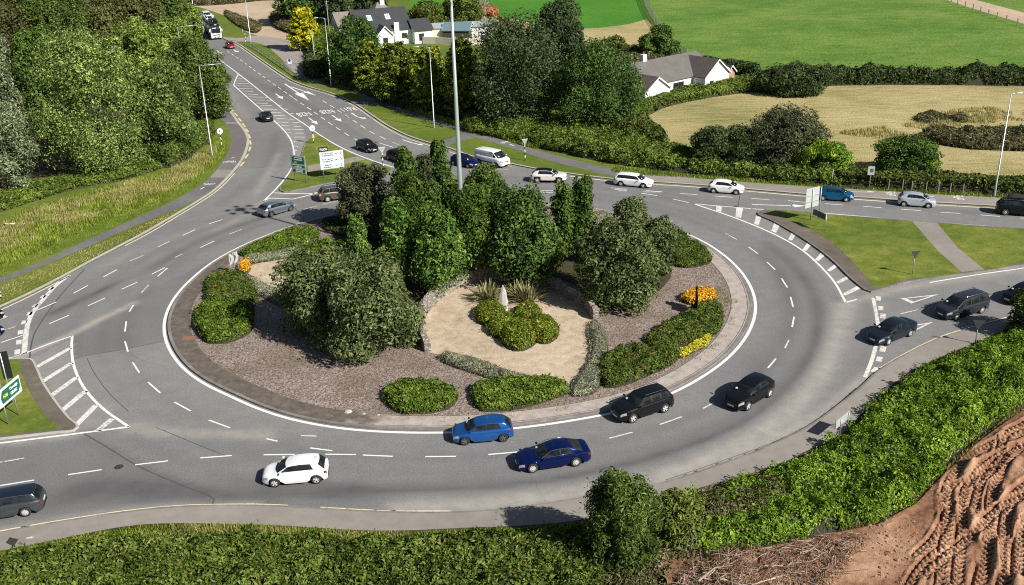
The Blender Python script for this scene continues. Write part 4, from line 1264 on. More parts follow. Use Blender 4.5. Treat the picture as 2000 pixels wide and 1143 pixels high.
place('hatch', (781, 320.5), (757, 312), P_BLACK, 'black hatchback half hidden behind the bushy top of a tree')
place('hatch', (913, 329), (886, 323), P_NAVY, 'dark blue car behind the tall mast, only a corner of it showing')
place('hatch', (505.5, 230.5), (515.5, 241), P_BLACK, 'black hatchback driving away beside the hatched triangle')
place('suv', (685, 389), (640.7, 394.8), P_BRONZE, 'bronze grey SUV with lit brake lights beside the signs', rails='chrome', brake=True)
place('sporthatch', (569.3, 412.3), (528.9, 424.4), P_SILVERB, 'silver blue hatchback leaving the tip of the signed island', rim=M_ALLOYD, spokes=10)
place('crossover', (1092, 358), (1049, 357.3), P_PEARL, 'pearl white crossover with black roof', roof_mat=P_BLACK, trim_low=True)
place('estate', (1255.5, 368), (1213.7, 364), P_WHITE, 'white estate car on the far side of the circle')
place('hatch', (1438.4, 380.8), (1392.9, 377.5), P_WHITE, 'white hatchback leaving on the right-hand road')
place('smallhatch', (1652.9, 395), (1606.7, 392), P_AZURE, 'azure blue small car passing behind the pale back of a sign')
place('smallhatch', (1813, 407), (1764.4, 403.5), P_SILVER, 'silver small hatchback on the right-hand road')
place('hatch', (446.5, 97.3), (439.8, 91.2), P_RED, 'red car coming towards the roundabout ahead of the transporter')
place('hatch', (-7, 628), (-62, 646), P_BLACK, 'black car nose at the left edge, at the far lane of the give way line')
place('hatch', (-7, 661), (-62, 680), P_NAVY, 'dark blue car nose at the left edge, nearer lane of the give way line')
# black side strip of the van is its own trim
for o in list(COL.objects):
    if o.name.startswith('panel_van') and o.parent is None:
        for s in (1, -1):
            MB().box((-.15, s * 1.0, .55), (2.0, .03, .16)).build('side_strip', M_TRIM, o)
            MB().box((-.15, s * .985, 1.5), (2.2, .012, .5)).build('side_panel', P_WHITE, o)
# soft bag on the roof of the dark SUV
bg = MB()
prof = [(-1.05, .16), (-.95, .30), (-.5, .36), (0, .38), (.5, .36), (.85, .30), (1.0, .14)]
V = []; nA = 14
for x_, h_ in prof:
    for k in range(nA):
        a = 2 * pi * k / nA
        V.append((x_, .52 * (abs(cos(a)) ** .6) * (1 if cos(a) > 0 else -1), h_ / 2 + h_ / 2 * (abs(sin(a)) ** .6) * (1 if sin(a) > 0 else -1) + .02 * sin(k * 2 + x_ * 5)))
F = [(i * nA + k, i * nA + (k + 1) % nA, (i + 1) * nA + (k + 1) % nA, (i + 1) * nA + k) for i in range(len(prof) - 1) for k in range(nA)] + [tuple(range(nA))[::-1], tuple(range((len(prof) - 1) * nA, len(prof) * nA))]
bg.add(V, F, 0, True)
bo = bg.build('roof_bag', plain('bag_fabric', (.02, .02, .021), .8), None, 50)
hd = SUVR.rotation_euler[2]
bo.location = (SUVR.location[0] - .25 * cos(hd), SUVR.location[1] - .25 * sin(hd), 1.72); bo.rotation_euler = (0, 0, hd)
tag(bo, 'black soft luggage bag strapped on the roof of the dark SUV', 'luggage')

# ------------------------------------------------------------------ car transporter
fpt = G(424, 78)[:2]; bpt = G(384, 38)[:2]
hd = atan2(*(fpt - bpt)[::-1]); ud = np.array([cos(hd), sin(hd)])
T = empty('car_transporter', (*(fpt - ud * .0), 0), hd, 'white-cabbed car transporter loaded with cars at the top of the road', 'lorry')
b = MB()
cabp = [(0, .45), (.02, 1.0), (-.02, 1.5), (-.22, 2.75), (-.45, 2.95), (-1.9, 2.95), (-1.95, .45)]
V = [(x, y, z) for y in (1.2, -1.2) for x, z in cabp]; n = len(cabp)
b.add(V, [tuple(range(n))[::-1], tuple(range(n, 2 * n))] + [(i, (i + 1) % n, n + (i + 1) % n, n + i) for i in range(n)])
cab = b.build('cab', P_WHITE, T)
MB().add([(.0, 1.06, 1.55), (.0, -1.06, 1.55), (-.19, -1.06, 2.62), (-.19, 1.06, 2.62)], [(0, 1, 2, 3)]).build('windscreen', M_GLASS, T).location = (.02, 0, 0)
for s in (1, -1):
    MB().box((-.75, s * 1.205, 2.05), (.9, .02, .75)).build('side_window', M_GLASS, T)
    MB().box((-.05, s * 1.42, 2.2), (.12, .22, .6)).build('wing_mirror', P_WHITE, T)
    MB().box((.01, s * .9, .82), (.06, .38, .2)).build('headlight', M_LAMP, T)
MB().box((.02, 0, .62), (.05, 1.0, .2)).box((.02, 0, 1.12), (.03, 1.5, .22)).build('grille', M_TRIM, T)
MB().box((.05, 0, .5), (.02, .52, .11)).build('number_plate', M_PLATE, T)
MB().box((-5.4, 0, .75), (7.2, .9, .25)).box((-13.0, 0, .7), (8.5, 1.6, .22)).build('chassis', M_TRIM, T)
M_RAMP = plain('ramp_steel', (.09, .095, .1), .5, .5)
dk = MB()
for x0, z0, x1, z1 in ((.4, 3.15, -8.2, 2.7), (-8.8, 2.6, -17.6, 3.0), (-2.4, 1.0, -8.2, .95), (-9, .95, -17.4, 1.2)):
    for s in (.75, -.75):
        mx, mz = (x0 + x1) / 2, (z0 + z1) / 2; a = atan2(z1 - z0, x1 - x0)
        dk.box((mx, s, mz), (hypot(x1 - x0, z1 - z0), .6, .1), M=Matrix.Rotation(-a, 3, 'Y'))
dk.build('deck', M_RAMP, T)
pl = MB()
for x in (-2.2, -4.6, -7.8, -9.4, -13, -17):
    for s in (1.18, -1.18): pl.box((x, s, 1.9), (.16, .12, 2.0))
for s in (1.2, -1.2): pl.tube([(.2, s, 3.5), (-8, s, 3.1)], .04, 6).tube([(-9, s, 3.0), (-17.4, s, 3.4)], .04, 6)
pl.build('side_rails', plain('rail_grey', (.4, .42, .44), .4, .5), T)
for x in (-1.0, -4.6, -5.9, -11.5, -12.8):
    for s in (1, -1): wheel(T, x, s * 1.02, .5, .34, s, M_ALLOYD, 7)


def on_truck(kind, x, z, mat, label):
    c = fpt + ud * x
    return make_car(kind, mat, c, hd, label, 'car', z=z, scale=.97, group='cars on the transporter')


on_truck('suv', -1.7, 3.12, P_BLACK, 'dark car on the transporter upper deck, right above the cab')
on_truck('hatch', -6.4, 2.82, P_MAROON, 'maroon car on the transporter upper deck, behind the one above the cab')
on_truck('suv', -11.4, 2.85, P_WHITE, 'white car on the transporter upper deck, in front of a tall white van')
o = on_truck('van', -15.8, 3.0, P_WHITE, 'tall white van at the back of the transporter upper deck'); o['category'] = 'van'
on_truck('hatch', -5.6, 1.05, P_BLACK, 'dark car on the transporter lower deck behind the cab')
# ------------------------------------------------------------------ vegetation
def unit(v): return v / np.maximum(np.linalg.norm(v, axis=1), 1e-9)[:, None]


def leaves(P, N, size, name, mat, aspect=.62, jit=.55, rng=None, mi=None, fold=.18):
    """one kite-shaped leaf spray per point, about N"""
    rng = rng or RNG
    n = len(P)
    N = unit(N + rng.normal(0, jit, (n, 3)))
    T = unit(np.cross(N, rng.normal(0, 1, (n, 3)))); B = np.cross(N, T)
    s = (size * np.clip(rng.lognormal(-.08, .34, n), .45, 2.0))[:, None]
    V = np.empty((n, 4, 3))
    V[:, 0] = P - T * s * .55; V[:, 1] = P + B * s * aspect * .5 + N * s * fold; V[:, 2] = P + T * s * .6; V[:, 3] = P - B * s * aspect * .5 + N * s * fold
    F = np.arange(n * 4).reshape(n, 4)
    return fast_mesh(name, V.reshape(-1, 3), F, mat, mi)


LM = {
    'ash': leaf_mat('ash_leaves', (.028, .05, .012), (.075, .122, .026), (.25, .31, .09), .5),
    'lime': leaf_mat('lime_leaves', (.03, .06, .01), (.09, .14, .022), (.28, .34, .08), .4),
    'oak': leaf_mat('oak_leaves', (.022, .042, .01), (.055, .09, .017), (.13, .165, .04), .4),
    'brown': leaf_mat('elm_leaves', (.024, .032, .01), (.062, .074, .02), (.135, .135, .05), .35),
    'grey': leaf_mat('poplar_leaves', (.04, .055, .028), (.1, .125, .062), (.26, .29, .17), .5),
    'green': leaf_mat('thorn_leaves', (.02, .045, .008), (.052, .1, .016), (.11, .165, .035), .5),
    'dark': leaf_mat('sycamore_leaves', (.012, .026, .010), (.032, .055, .02), (.085, .11, .045), .5),
    'mid': leaf_mat('maple_leaves', (.016, .04, .010), (.042, .085, .018), (.1, .155, .035), .5),
    'bright': leaf_mat('young_maple_leaves', (.02, .055, .010), (.06, .122, .02), (.135, .21, .042), .6),
    'hornbeam': leaf_mat('hornbeam_leaves', (.018, .04, .008), (.046, .084, .014), (.115, .165, .028), .7),
    'poplar': leaf_mat('columnar_leaves', (.015, .038, .008), (.042, .084, .014), (.1, .15, .026), .8),
    'willow': leaf_mat('willow_leaves', (.028, .042, .012), (.068, .094, .03), (.15, .175, .07), .7),
    'alder': leaf_mat('alder_leaves', (.024, .032, .015), (.054, .064, .03), (.11, .12, .055), .7),
    'cypress': leaf_mat('cypress_sprays', (.018, .032, .006), (.06, .09, .01), (.27, .3, .035), .6),
    'golden': leaf_mat('golden_conifer_sprays', (.10, .11, .006), (.3, .28, .012), (.62, .55, .03), .6, .2),
    'laurel': leaf_mat('shrub_leaves', (.028, .05, .006), (.068, .112, .013), (.15, .205, .03), .9),
    'laurelred': leaf_mat('shrub_leaves_red_tips', (.026, .048, .008), (.06, .1, .016), (.135, .18, .035), .9, .28, ((.34, .1, .06), .955)),
    'yelshrub': leaf_mat('shrub_leaves_yellow_flower', (.035, .06, .006), (.095, .135, .013), (.2, .25, .025), .9, .28, ((.75, .55, .16), .945)),
    'bramble': leaf_mat('bramble_leaves', (.022, .044, .008), (.062, .1, .013), (.14, .19, .03), .3, .17, ((.24, .2, .09), .95)),
    'bramblebright': leaf_mat('fresh_bramble_leaves', (.03, .07, .008), (.105, .185, .014), (.23, .33, .035), .45, .2, ((.2, .2, .06), .96)),
    'hedge': leaf_mat('hedge_leaves', (.022, .036, .007), (.06, .082, .014), (.135, .16, .035), .6),
    'hedgenear': leaf_mat('near_hedge_leaves', (.02, .04, .007), (.062, .098, .013), (.15, .19, .038), .55, .28, ((.3, .26, .1), .955)),
    'hedgedark': leaf_mat('thorn_hedge_leaves', (.014, .026, .009), (.036, .058, .018), (.085, .11, .035), .5),
    'gorse': leaf_mat('rough_scrub_leaves', (.035, .035, .014), (.085, .085, .034), (.17, .155, .075), .5, .28, ((.3, .24, .17), .93)),
    'lavender': leaf_mat('lavender_stems', (.09, .1, .06), (.18, .19, .125), (.3, .3, .2), 1.2),
    'orange': leaf_mat('orange_flowers', (.36, .18, .01), (.58, .28, .015), (.62, .36, .04), 2, .15),
    'yellow': leaf_mat('yellow_flowers', (.2, .22, .02), (.42, .38, .03), (.55, .48, .06), 2, .15),
    'dry': leaf_mat('dry_grass_blades', (.17, .165, .05), (.27, .24, .09), (.34, .3, .14), .4, .2),
    'fresh': leaf_mat('fresh_grass_blades', (.07, .12, .012), (.13, .19, .02), (.26, .29, .055), .4, .3),
    'flax': leaf_mat('flax_blades', (.05, .07, .025), (.15, .15, .065), (.42, .38, .2), 2, .15),
    'rust': leaf_mat('rusty_leaves', (.2, .075, .03), (.36, .14, .07), (.45, .22, .12), 1, .2),
}
M_BARK = plain('bark', (.085, .07, .052), .9, var=.4, vs=4)
M_BARKL = plain('pale_bark', (.26, .24, .2), .9, var=.3, vs=4)
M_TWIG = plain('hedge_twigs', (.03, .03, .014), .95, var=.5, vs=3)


def lobes_round(R, z0, z1, k, rng, flat=.8, out=.72, rl=(.2, .33)):
    """overlapping sub-crowns over a full dome, uneven in size and reach"""
    H = z1 - z0; C = []; rr = []
    for i in range(k):
        t = (i + rng.random()) / k; a = rng.uniform(0, 2 * pi)
        w = .8 + .2 * t / .42 if t < .42 else math.sqrt(max(0, 1 - ((t - .42) / .6) ** 2))
        q = out * rng.uniform(.78, 1.14) * w; r = R * rng.uniform(*rl)
        C.append((cos(a) * R * q, sin(a) * R * q, z0 + t * H * .92)); rr.append((r, r, r * min(1.25, max(.72, H / (2 * R)))))
    for i in range(max(4, k // 5)):
        t = rng.uniform(.15, .8); C.append((rng.normal(0, .22) * R, rng.normal(0, .22) * R, z0 + t * H)); rr.append((R * .45, R * .45, H * .2))
    return np.array(C), np.array(rr)


def lobes_column(R, z0, z1, k, rng, taper=.75, top=.12):
    C = []; rr = []
    for i in range(k):
        t = rng.random() ** .85
        w = R * (1 - taper * t ** 1.6) * min(1, .5 + t * 4)
        a = rng.uniform(0, 2 * pi); q = rng.uniform(.35, .72)
        C.append((w * q * cos(a), w * q * sin(a), z0 + (z1 - z0) * (.04 + t * .9))); r = max(w * rng.uniform(.38, .55), R * top)
        rr.append((r, r, r * rng.uniform(1.2, 2.0)))
    return np.array(C), np.array(rr)


def crown_points(C, rr, n, rng, under=.45, hole=.3, seed=0):
    a = (rr[:, 0] * rr[:, 1] + 2 * rr[:, 0] * rr[:, 2]); p = a / a.sum()
    k = rng.choice(len(C), int(n * 1.6), p=p)
    d = unit(rng.normal(0, 1, (len(k), 3)))
    keep = (d[:, 2] > -.25) | (rng.random(len(k)) < under)
    k = k[keep]; d = d[keep]
    sh = rng.uniform(.72, 1.1, len(k)) + np.where(rng.random(len(k)) < .12, rng.uniform(0, .38, len(k)), 0)
    P = C[k] + d * rr[k] * sh[:, None]
    # gaps
    m = noise(P, 1.1 / max(rr[:, 0].mean(), .2), seed, 2)
    keep = m > hole
    P, d = P[keep][:n], d[keep][:n]
    return P, unit(d / np.maximum(rr[0] / rr[0].max(), .3) + np.array([0, 0, .35]))


def trunk_mesh(h, r, z0, R, rng, mat, name='trunk', limbs=6):
    b = MB()
    bend = rng.normal(0, .04, 2) * h
    pts = [(0, 0, -.15), (bend[0] * .2, bend[1] * .2, h * .18), (bend[0] * .6, bend[1] * .6, h * .45), (bend[0], bend[1], h * .78)]
    b.tube(pts, [r * 1.25, r, r * .7, r * .2], 8)
    for i in range(limbs):
        a = 2 * pi * i / limbs + rng.uniform(-.4, .4); t = rng.uniform(.22, .6)
        s = Vector((bend[0] * t, bend[1] * t, h * t)); e = Vector((cos(a) * R * .7, sin(a) * R * .7, h * min(.9, t + rng.uniform(.18, .34))))
        m = (s + e) / 2 + Vector((0, 0, -.03 * h))
        b.tube([s, m, e], [r * .5, r * .32, r * .08], 6)
    return b


TREE_N = [0]


def tree(foot, x0, x1, ytop, kind, label, style='round', cb=.1, group=None, name='tree', k=30, ls=None, dens=1.0, bark=None, trunk=True, hole=.3, rng=None, cat='tree', taper=.75, rl=(.2, .33), asp=.62, zoff=.12):
    TREE_N[0] += 1
    rng = np.random.default_rng(100 + TREE_N[0])
    base = G(*foot, zoff); s = scale_at(base)
    R = (x1 - x0) / 2 / s / 1.0
    if style == 'round' and cb < .07:      # the surveyed foot is the near edge of a crown that reaches the ground
        base = base + np.array([base[0], base[1], 0]) / hypot(base[0], base[1]) * R * .7
        s = scale_at(base); R = (x1 - x0) / 2 / s
    h = height_for(base, ytop)
    # shift so that the crown is centred where its outline is
    xc = (x0 + x1) / 2 - foot[0]
    base = base + _r * np.array([1, 1, 0]) * (xc / s) * .92
    ls = ls * 1.15 if ls else max(.22, 3.8 / s)
    k = int(k * 1.3); z0 = h * cb
    if style == 'round':
        C, rr = lobes_round(R * .98, z0, h, k, rng, rl=rl); C[:, 2] = np.maximum(C[:, 2], z0 * .9 + .1)
        # stay inside the surveyed outline
        top = (C[:, 2] + rr[:, 2] * 1.05).max(); C[:, 2] *= h / top
    else:
        C, rr = lobes_column(R, z0, h, k, rng, taper)
        top = (C[:, 2] + rr[:, 2]).max(); C[:, 2] *= h / top
    wmax = np.percentile(np.abs(C[:, 0]) + rr[:, 0] * 1.04, 97) if style == 'round' else np.percentile(np.abs(C[:, 0]) + rr[:, 0], 94)
    q = R / wmax; C[:, :2] *= q; rr[:, :2] *= q
    hh = h - z0
    area = 4 * pi * ((R * R) ** 1.6 / 3 + 2 * (R * hh / 2) ** 1.6 / 3) ** (1 / 1.6)
    n = int(min(32000, dens * 4.2 * area / (.5 * ls * ls * asp / .62)))
    P, N = crown_points(C, rr, n, rng, seed=TREE_N[0], hole=hole)
    root = empty(name, tuple(base), 0, label, cat, group)
    me = leaves(P, N, ls, 'crown', LM[kind], asp, .42, rng)
    obj('crown', me, root)
    if trunk:
        trunk_mesh(h * .92, max(.09, h * .022), z0, R, rng, bark).build('trunk', bark or M_BARK, root)
    return root


def conifer(foot, x0, x1, ytop, kind, label, group=None, k=60, name='conifer_tree', tiers=None):
    """spreading sprays, upswept at the tips"""
    TREE_N[0] += 1
    rng = np.random.default_rng(100 + TREE_N[0])
    base = G(*foot, .12); s = scale_at(base); R = (x1 - x0) / 2 / s; h = height_for(base, ytop)
    base = base + _r * np.array([1, 1, 0]) * (((x0 + x1) / 2 - foot[0]) / s)
    ls = max(.3, 4.4 / s); k = int(k * 1.5)
    Ps = []; Ns = []
    for i in range(k * 3):
        t = rng.random() ** .8; z = h * (.04 + .86 * t); w = R * (1 - t ** 1.6 * .62) * rng.uniform(.75, 1.12); a = rng.uniform(0, 2 * pi)
        L = w; m = 60
        q = rng.random(m) ** .6
        lat = rng.normal(0, .16, m) * L * (1 - .5 * q)
        x = cos(a) * q * L - sin(a) * lat; y = sin(a) * q * L + cos(a) * lat
        zz = z + q * L * rng.uniform(.15, .5) - abs(lat) * .35 + rng.normal(0, .12, m)
        Ps.append(np.c_[x, y, np.minimum(zz, h)]); Ns.append(np.c_[np.full(m, cos(a) * .5), np.full(m, sin(a) * .5), np.full(m, .8)])
    P = np.vstack(Ps); N = np.vstack(Ns)
    root = empty(name, tuple(base), 0, label, 'tree', group)
    obj('crown', leaves(P, N, ls, 'crown', LM[kind], .5, .5, rng), root)
    MB().tube([(0, 0, -.1), (0, 0, h * .5), (0, 0, h * .9)], [h * .022, h * .015, h * .004], 8).build('trunk', M_BARK, root)
    return root


def sample_poly(poly, n, rng):
    poly = np.asarray(poly)[:, :2]; lo = poly.min(0); hi = poly.max(0)
    out = []; c = 0
    while c < n:
        p = rng.uniform(lo, hi, (max(2000, n), 2)); p = p[pip(p, poly)]
        out.append(p); c += len(p)
        if len(p) == 0: break
    return np.vstack(out)[:n]


def area_of(poly):
    p = np.asarray(poly)[:, :2]; q = np.roll(p, -1, 0)
    return abs((p[:, 0] * q[:, 1] - p[:, 1] * q[:, 0]).sum()) / 2


def mound(name, px, H, kind, label=None, cat=None, group=None, kind_tag=None, ls=.16, dens=1.0, edge=.7, bump=.45, bscale=.8, z=.12, core=True, twig=None, maxn=90000, skirt=.25, up=.5, sprig=0.0, hfun=None, seed=None, asp=.62):
    """a low dense planting: leaves over an uneven raised surface, with twigs below"""
    TREE_N[0] += 1; sd = seed or TREE_N[0]
    rng = np.random.default_rng(500 + sd)
    poly = spline(GL(px), .5, True) if len(px) > 3 else np.array(GL(px))
    A = area_of(poly)
    n = int(min(maxn, dens * 3.4 * A * (1 + .6 * H) / (.5 * ls * ls * asp / .62)))
    p = sample_poly(poly, n, rng); n = len(p)
    ring_ = np.vstack([poly, poly[:1]])

    def hf(q, soft=True):
        d = dist_poly(q, ring_)
        e = np.clip(d / edge, 0, 1); e = np.sqrt(1 - (1 - e) ** 2)
        hh = H if hfun is None else hfun(q)
        return hh * (skirt + (1 - skirt) * e) * (1 - bump + bump * 2 * noise(q, bscale, sd, 3))

    # stretch of the outline by a little, so that it is not a clean cut
    rag = min(.9, edge * .55) if (kind_tag or cat == 'hedge') else .12
    p0 = p; p = p + rng.normal(0, ls * .6, p.shape) + (np.c_[noise(p, .9, sd + 3, 2), noise(p, .9, sd + 4, 2)] - .5) * 2.4 * rag
    h0 = np.maximum(hf(p), hf(p0) * .6); e = .12
    gx_ = (hf(p + (e, 0)) - h0) / e; gy_ = (hf(p + (0, e)) - h0) / e
    N = unit(np.c_[-gx_, -gy_, np.full(n, up + .3)])
    dd = rng.random(n) ** 2.2
    zz = h0 * (1 - .75 * dd) + rng.normal(0, .03, n)
    if sprig:
        t = rng.random(n) < .04
        zz = zz + np.where(t, rng.uniform(0, sprig, n), 0)
    P = np.c_[p, z + np.maximum(zz, .03)]
    c0 = P[:, :2].mean(0); org = np.array([c0[0], c0[1], 0])
    root = empty(name, tuple(org), 0, label, cat, group) if (core and kind_tag is None) else None
    me = leaves(P - org, N, ls, 'foliage' if root else name, LM[kind], asp, .4, rng)
    if root: obj('foliage', me, root)
    else:
        o = obj(name, me); o.location = org; tag(o, label, cat, group, kind_tag); root = o
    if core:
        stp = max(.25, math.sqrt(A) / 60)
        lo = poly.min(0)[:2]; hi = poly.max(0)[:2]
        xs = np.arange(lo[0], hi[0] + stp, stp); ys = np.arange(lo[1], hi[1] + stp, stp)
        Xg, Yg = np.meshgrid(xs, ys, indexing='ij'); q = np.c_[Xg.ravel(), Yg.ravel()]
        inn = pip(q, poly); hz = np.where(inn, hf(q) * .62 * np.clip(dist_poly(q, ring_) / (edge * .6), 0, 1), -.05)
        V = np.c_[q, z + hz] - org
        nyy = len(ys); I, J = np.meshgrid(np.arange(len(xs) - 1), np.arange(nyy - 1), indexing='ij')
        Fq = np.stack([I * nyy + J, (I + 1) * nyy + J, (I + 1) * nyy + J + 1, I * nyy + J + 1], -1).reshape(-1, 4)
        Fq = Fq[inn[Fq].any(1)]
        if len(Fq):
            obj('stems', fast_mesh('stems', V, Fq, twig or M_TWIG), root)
    return root


def blades(name, px, n, hmin, hmax, kind, kind_tag='stuff', w=.03, lean=.35, z=.12, patch=None, parent=None, sp=True, pts=None, label=None):
    TREE_N[0] += 1; rng = np.random.default_rng(900 + TREE_N[0])
    if pts is None:
        poly = spline(GL(px), .8, True) if sp else np.array(GL(px))
        p = sample_poly(poly, n, rng)
        if patch:
            k = noise(p, patch[0], TREE_N[0], 3); p = p[k > patch[1]]
    else: p = pts
    n = len(p)
    h = rng.uniform(hmin, hmax, n) * (.6 + .8 * noise(p, .4, 3, 2)); a = rng.uniform(0, 2 * pi, n); l = rng.uniform(0, lean, n) * h
    dx, dy = np.cos(a), np.sin(a); ww = w * rng.uniform(.6, 1.4, n)
    b0 = np.c_[p, np.full(n, z - .02)]
    sd = np.c_[-dy * ww, dx * ww, np.zeros(n)]
    t = b0 + np.c_[dx * l, dy * l, h]
    V = np.stack([b0 - sd, b0 + sd, t + sd * .35, t - sd * .35], 1)
    c0 = np.array([p[:, 0].mean(), p[:, 1].mean(), 0])
    me = fast_mesh(name, (V - c0).reshape(-1, 3), np.arange(n * 4).reshape(n, 4), LM[kind])
    o = obj(name, me, parent); o.location = c0
    if kind_tag: o['kind'] = kind_tag
    return o


# ---- the wood on the left
sheet('wood_floor', [(-500, 420), (0, 400), (150, 368), (300, 320), (390, 260), (400, 210), (380, 150), (350, 90), (300, 20), (250, -60), (-500, -60)], .128, M_SOIL, sp=False)
gw = 'trees of the roadside wood'
tree((205, 356), 92, 300, 42, 'ash', 'biggest pale-flecked ash tree, front centre of the left wood', k=46, cb=.04, group=gw, rl=(.17, .3), dens=1.15)
tree((330, 322), 258, 402, 118, 'ash', 'ash tree at the wood edge right of the biggest one, nearest the lamp post', k=36, cb=.04, group=gw, rl=(.18, .32))
tree((392, 236), 338, 455, 66, 'oak', 'dark oak leaning over the footpath and road at the bend', k=34, cb=.1, group=gw)
tree((425, 205), 385, 455, 128, 'oak', 'low spreading oak limb clump hiding the bend of the cycle track', k=22, cb=.3, group=gw)
tree((22, 392), -60, 84, 188, 'grey', 'silvery grey poplar at the left edge by the dry grass', k=34, cb=.05, group=gw, rl=(.2, .34))
tree((20, 300), -60, 76, 62, 'grey', 'grey brown poplar at the left edge, behind the silvery one', k=30, cb=.05, group=gw, rl=(.2, .34))
tree((112, 285), 52, 172, 52, 'green', 'bright green thorn tree left of the biggest ash', k=30, cb=.05, group=gw)
tree((288, 215), 225, 352, 36, 'lime', 'yellow green lime tree behind the biggest ash', k=30, cb=.05, group=gw, rl=(.18, .32))
tree((352, 170), 300, 402, 38, 'lime', 'yellow green lime tree near the top bend of the road', k=28, cb=.05, group=gw)
for i, (f, a, c, t, kd, lb) in enumerate([((35, 195), -60, 105, -40, 'brown', 'dull brown green elm in the top left corner'), ((125, 185), 55, 190, -50, 'oak', 'dark oak at the top, above the bright thorn tree'),
                                         ((200, 160), 138, 268, -45, 'brown', 'dull brown elm at the top, above the biggest ash'), ((275, 140), 215, 335, -40, 'brown', 'olive brown elm at the top, above the yellow green lime'),
                                         ((330, 112), 280, 382, -32, 'oak', 'dark oak at the top, beside the transporter'), ((372, 92), 345, 405, 8, 'lime', 'pale green tree whose edge covers the rear of the transporter'),
                                         ((80, 115), 0, 160, -95, 'oak', 'tall oak in the back row above the top left corner'), ((230, 85), 160, 300, -85, 'brown', 'tall elm in the back row of the wood')]):
    tree(f, a, c, t, kd, lb, k=30, cb=.05, group=gw)
mound('shrub', [(292, 318), (330, 330), (368, 315), (372, 298), (330, 296), (298, 304)], 2.4, 'oak', 'dark low bush at the wood edge near the lamp post', 'shrub', ls=.24, edge=1.2)
mound('undergrowth', [(-60, 440), (0, 418), (60, 398), (150, 372), (250, 352), (340, 322), (392, 292), (420, 262), (405, 240), (330, 292), (200, 335), (80, 362), (-60, 390)], .9, 'bramble', kind_tag='stuff', ls=.24, core=True, dens=.8, bscale=.5, edge=1.2, twig=M_SOIL)
blades('tall_grass', [(-80, 475), (0, 442), (90, 408), (190, 378), (300, 345), (380, 312), (412, 280), (424, 292), (420, 312), (375, 352), (290, 390), (180, 430), (90, 465), (0, 498), (-80, 530)], 21000, .28, .58, 'dry', w=.03, patch=(.22, .41))
blades('tall_grass', [(-80, 480), (0, 436), (120, 392), (260, 356), (380, 316), (415, 270), (440, 285), (430, 312), (340, 378), (200, 436), (60, 500), (-80, 545)], 30000, .15, .5, 'fresh', w=.03)
blades('verge_grass_tufts', [(-80, 545), (0, 510), (150, 450), (300, 395), (400, 345), (425, 318), (445, 290), (440, 270), (430, 300), (400, 352), (310, 405), (170, 468), (60, 518), (-80, 578)], 9000, .05, .16, 'fresh', w=.03)
blades('verge_grass_tufts', [(-80, 592), (0, 560), (150, 497), (290, 437), (345, 413), (300, 445), (245, 472), (140, 528), (0, 596), (-80, 628)], 7000, .05, .15, 'dry', w=.03)

# ---- trees on the roundabout
gi_ = 'trees on the roundabout'
tree((716, 455), 662, 774, 318, 'alder', 'dark grey green alder at the left of the island group, beside the SUV', k=32, cb=.05, group=gi_, rl=(.18, .32), dens=1.1)
tree((832, 452), 805, 862, 302, 'alder', 'dull green alder top between two pointed trees', k=20, cb=.1, group=gi_)
tree((798, 462), 766, 836, 286, 'poplar', 'pointed green tree top left of the mast, second from it', 'col', .05, gi_, k=56, taper=.72, ls=.22)
tree((864, 448), 838, 892, 274, 'poplar', 'pointed green tree just left of the mast, highest tip', 'col', .05, gi_, k=56, taper=.6, ls=.22)
tree((945, 470), 900, 996, 322, 'hornbeam', 'olive yellow crown behind and right of the mast foot', 'col', .03, gi_, k=70, taper=.55, ls=.19, dens=1.1)
tree((975, 500), 940, 1012, 350, 'mid', 'dark green crown filling the gap between hornbeam and sycamore', 'col', .03, gi_, k=60, taper=.5, ls=.2)
tree((900, 495), 858, 930, 350, 'hornbeam', 'olive crown hiding the mast foot', 'col', .03, gi_, k=60, taper=.5, ls=.19)
tree((760, 490), 735, 800, 372, 'alder', 'dull crown filling the gap behind the tall light column tree', cb=.03, group=gi_, k=30, rl=(.18, .28), ls=.2)
tree((818, 505), 768, 868, 336, 'hornbeam', 'dense olive hornbeam with rounded top left of the mast', 'col', .05, gi_, k=85, taper=.55, ls=.18, dens=1.2)
tree((701, 515), 680, 724, 420, 'bright', 'slim light green column tree at the left, nearest the sand patch', 'col', .04, gi_, k=50, taper=.5, ls=.2)
tree((785, 562), 748, 814, 389, 'bright', 'taller slim light green column tree beside the big left willow', 'col', .1, gi_, k=60, taper=.42, ls=.2)
tree((871, 574), 812, 914, 397, 'bright', 'bright green young maple with bare stem above the stone wall', 'col', .18, gi_, k=60, taper=.62, ls=.22, hole=.37)
tree((932, 547), 876, 989, 362, 'hornbeam', 'dense olive hornbeam directly below the mast', 'col', .2, gi_, k=95, taper=.5, ls=.18, dens=1.3)
tree((1030, 558), 960, 1094, 362, 'mid', 'broad deep green sycamore behind the standing stone', 'col', .16, gi_, k=80, taper=.55, ls=.24, dens=1.1)
tree((1099, 515), 1075, 1122, 357, 'poplar', 'dark column tree right of the sycamore, lower of a pair', 'col', .04, gi_, k=56, taper=.3, ls=.2, dens=1.2)
tree((1136, 508), 1110, 1161, 346, 'poplar', 'dark column tree right of the sycamore, taller of a pair', 'col', .04, gi_, k=60, taper=.3, ls=.2, dens=1.2)
tree((1232, 530), 1180, 1278, 384, 'willow', 'back lump of grey olive willow on the right of the island', k=30, cb=.04, group=gi_, rl=(.2, .34), ls=.2)
tree((1290, 540), 1252, 1322, 424, 'willow', 'small grey olive willow at the right, over the red-tipped shrubs', k=24, cb=.04, group=gi_, ls=.2)
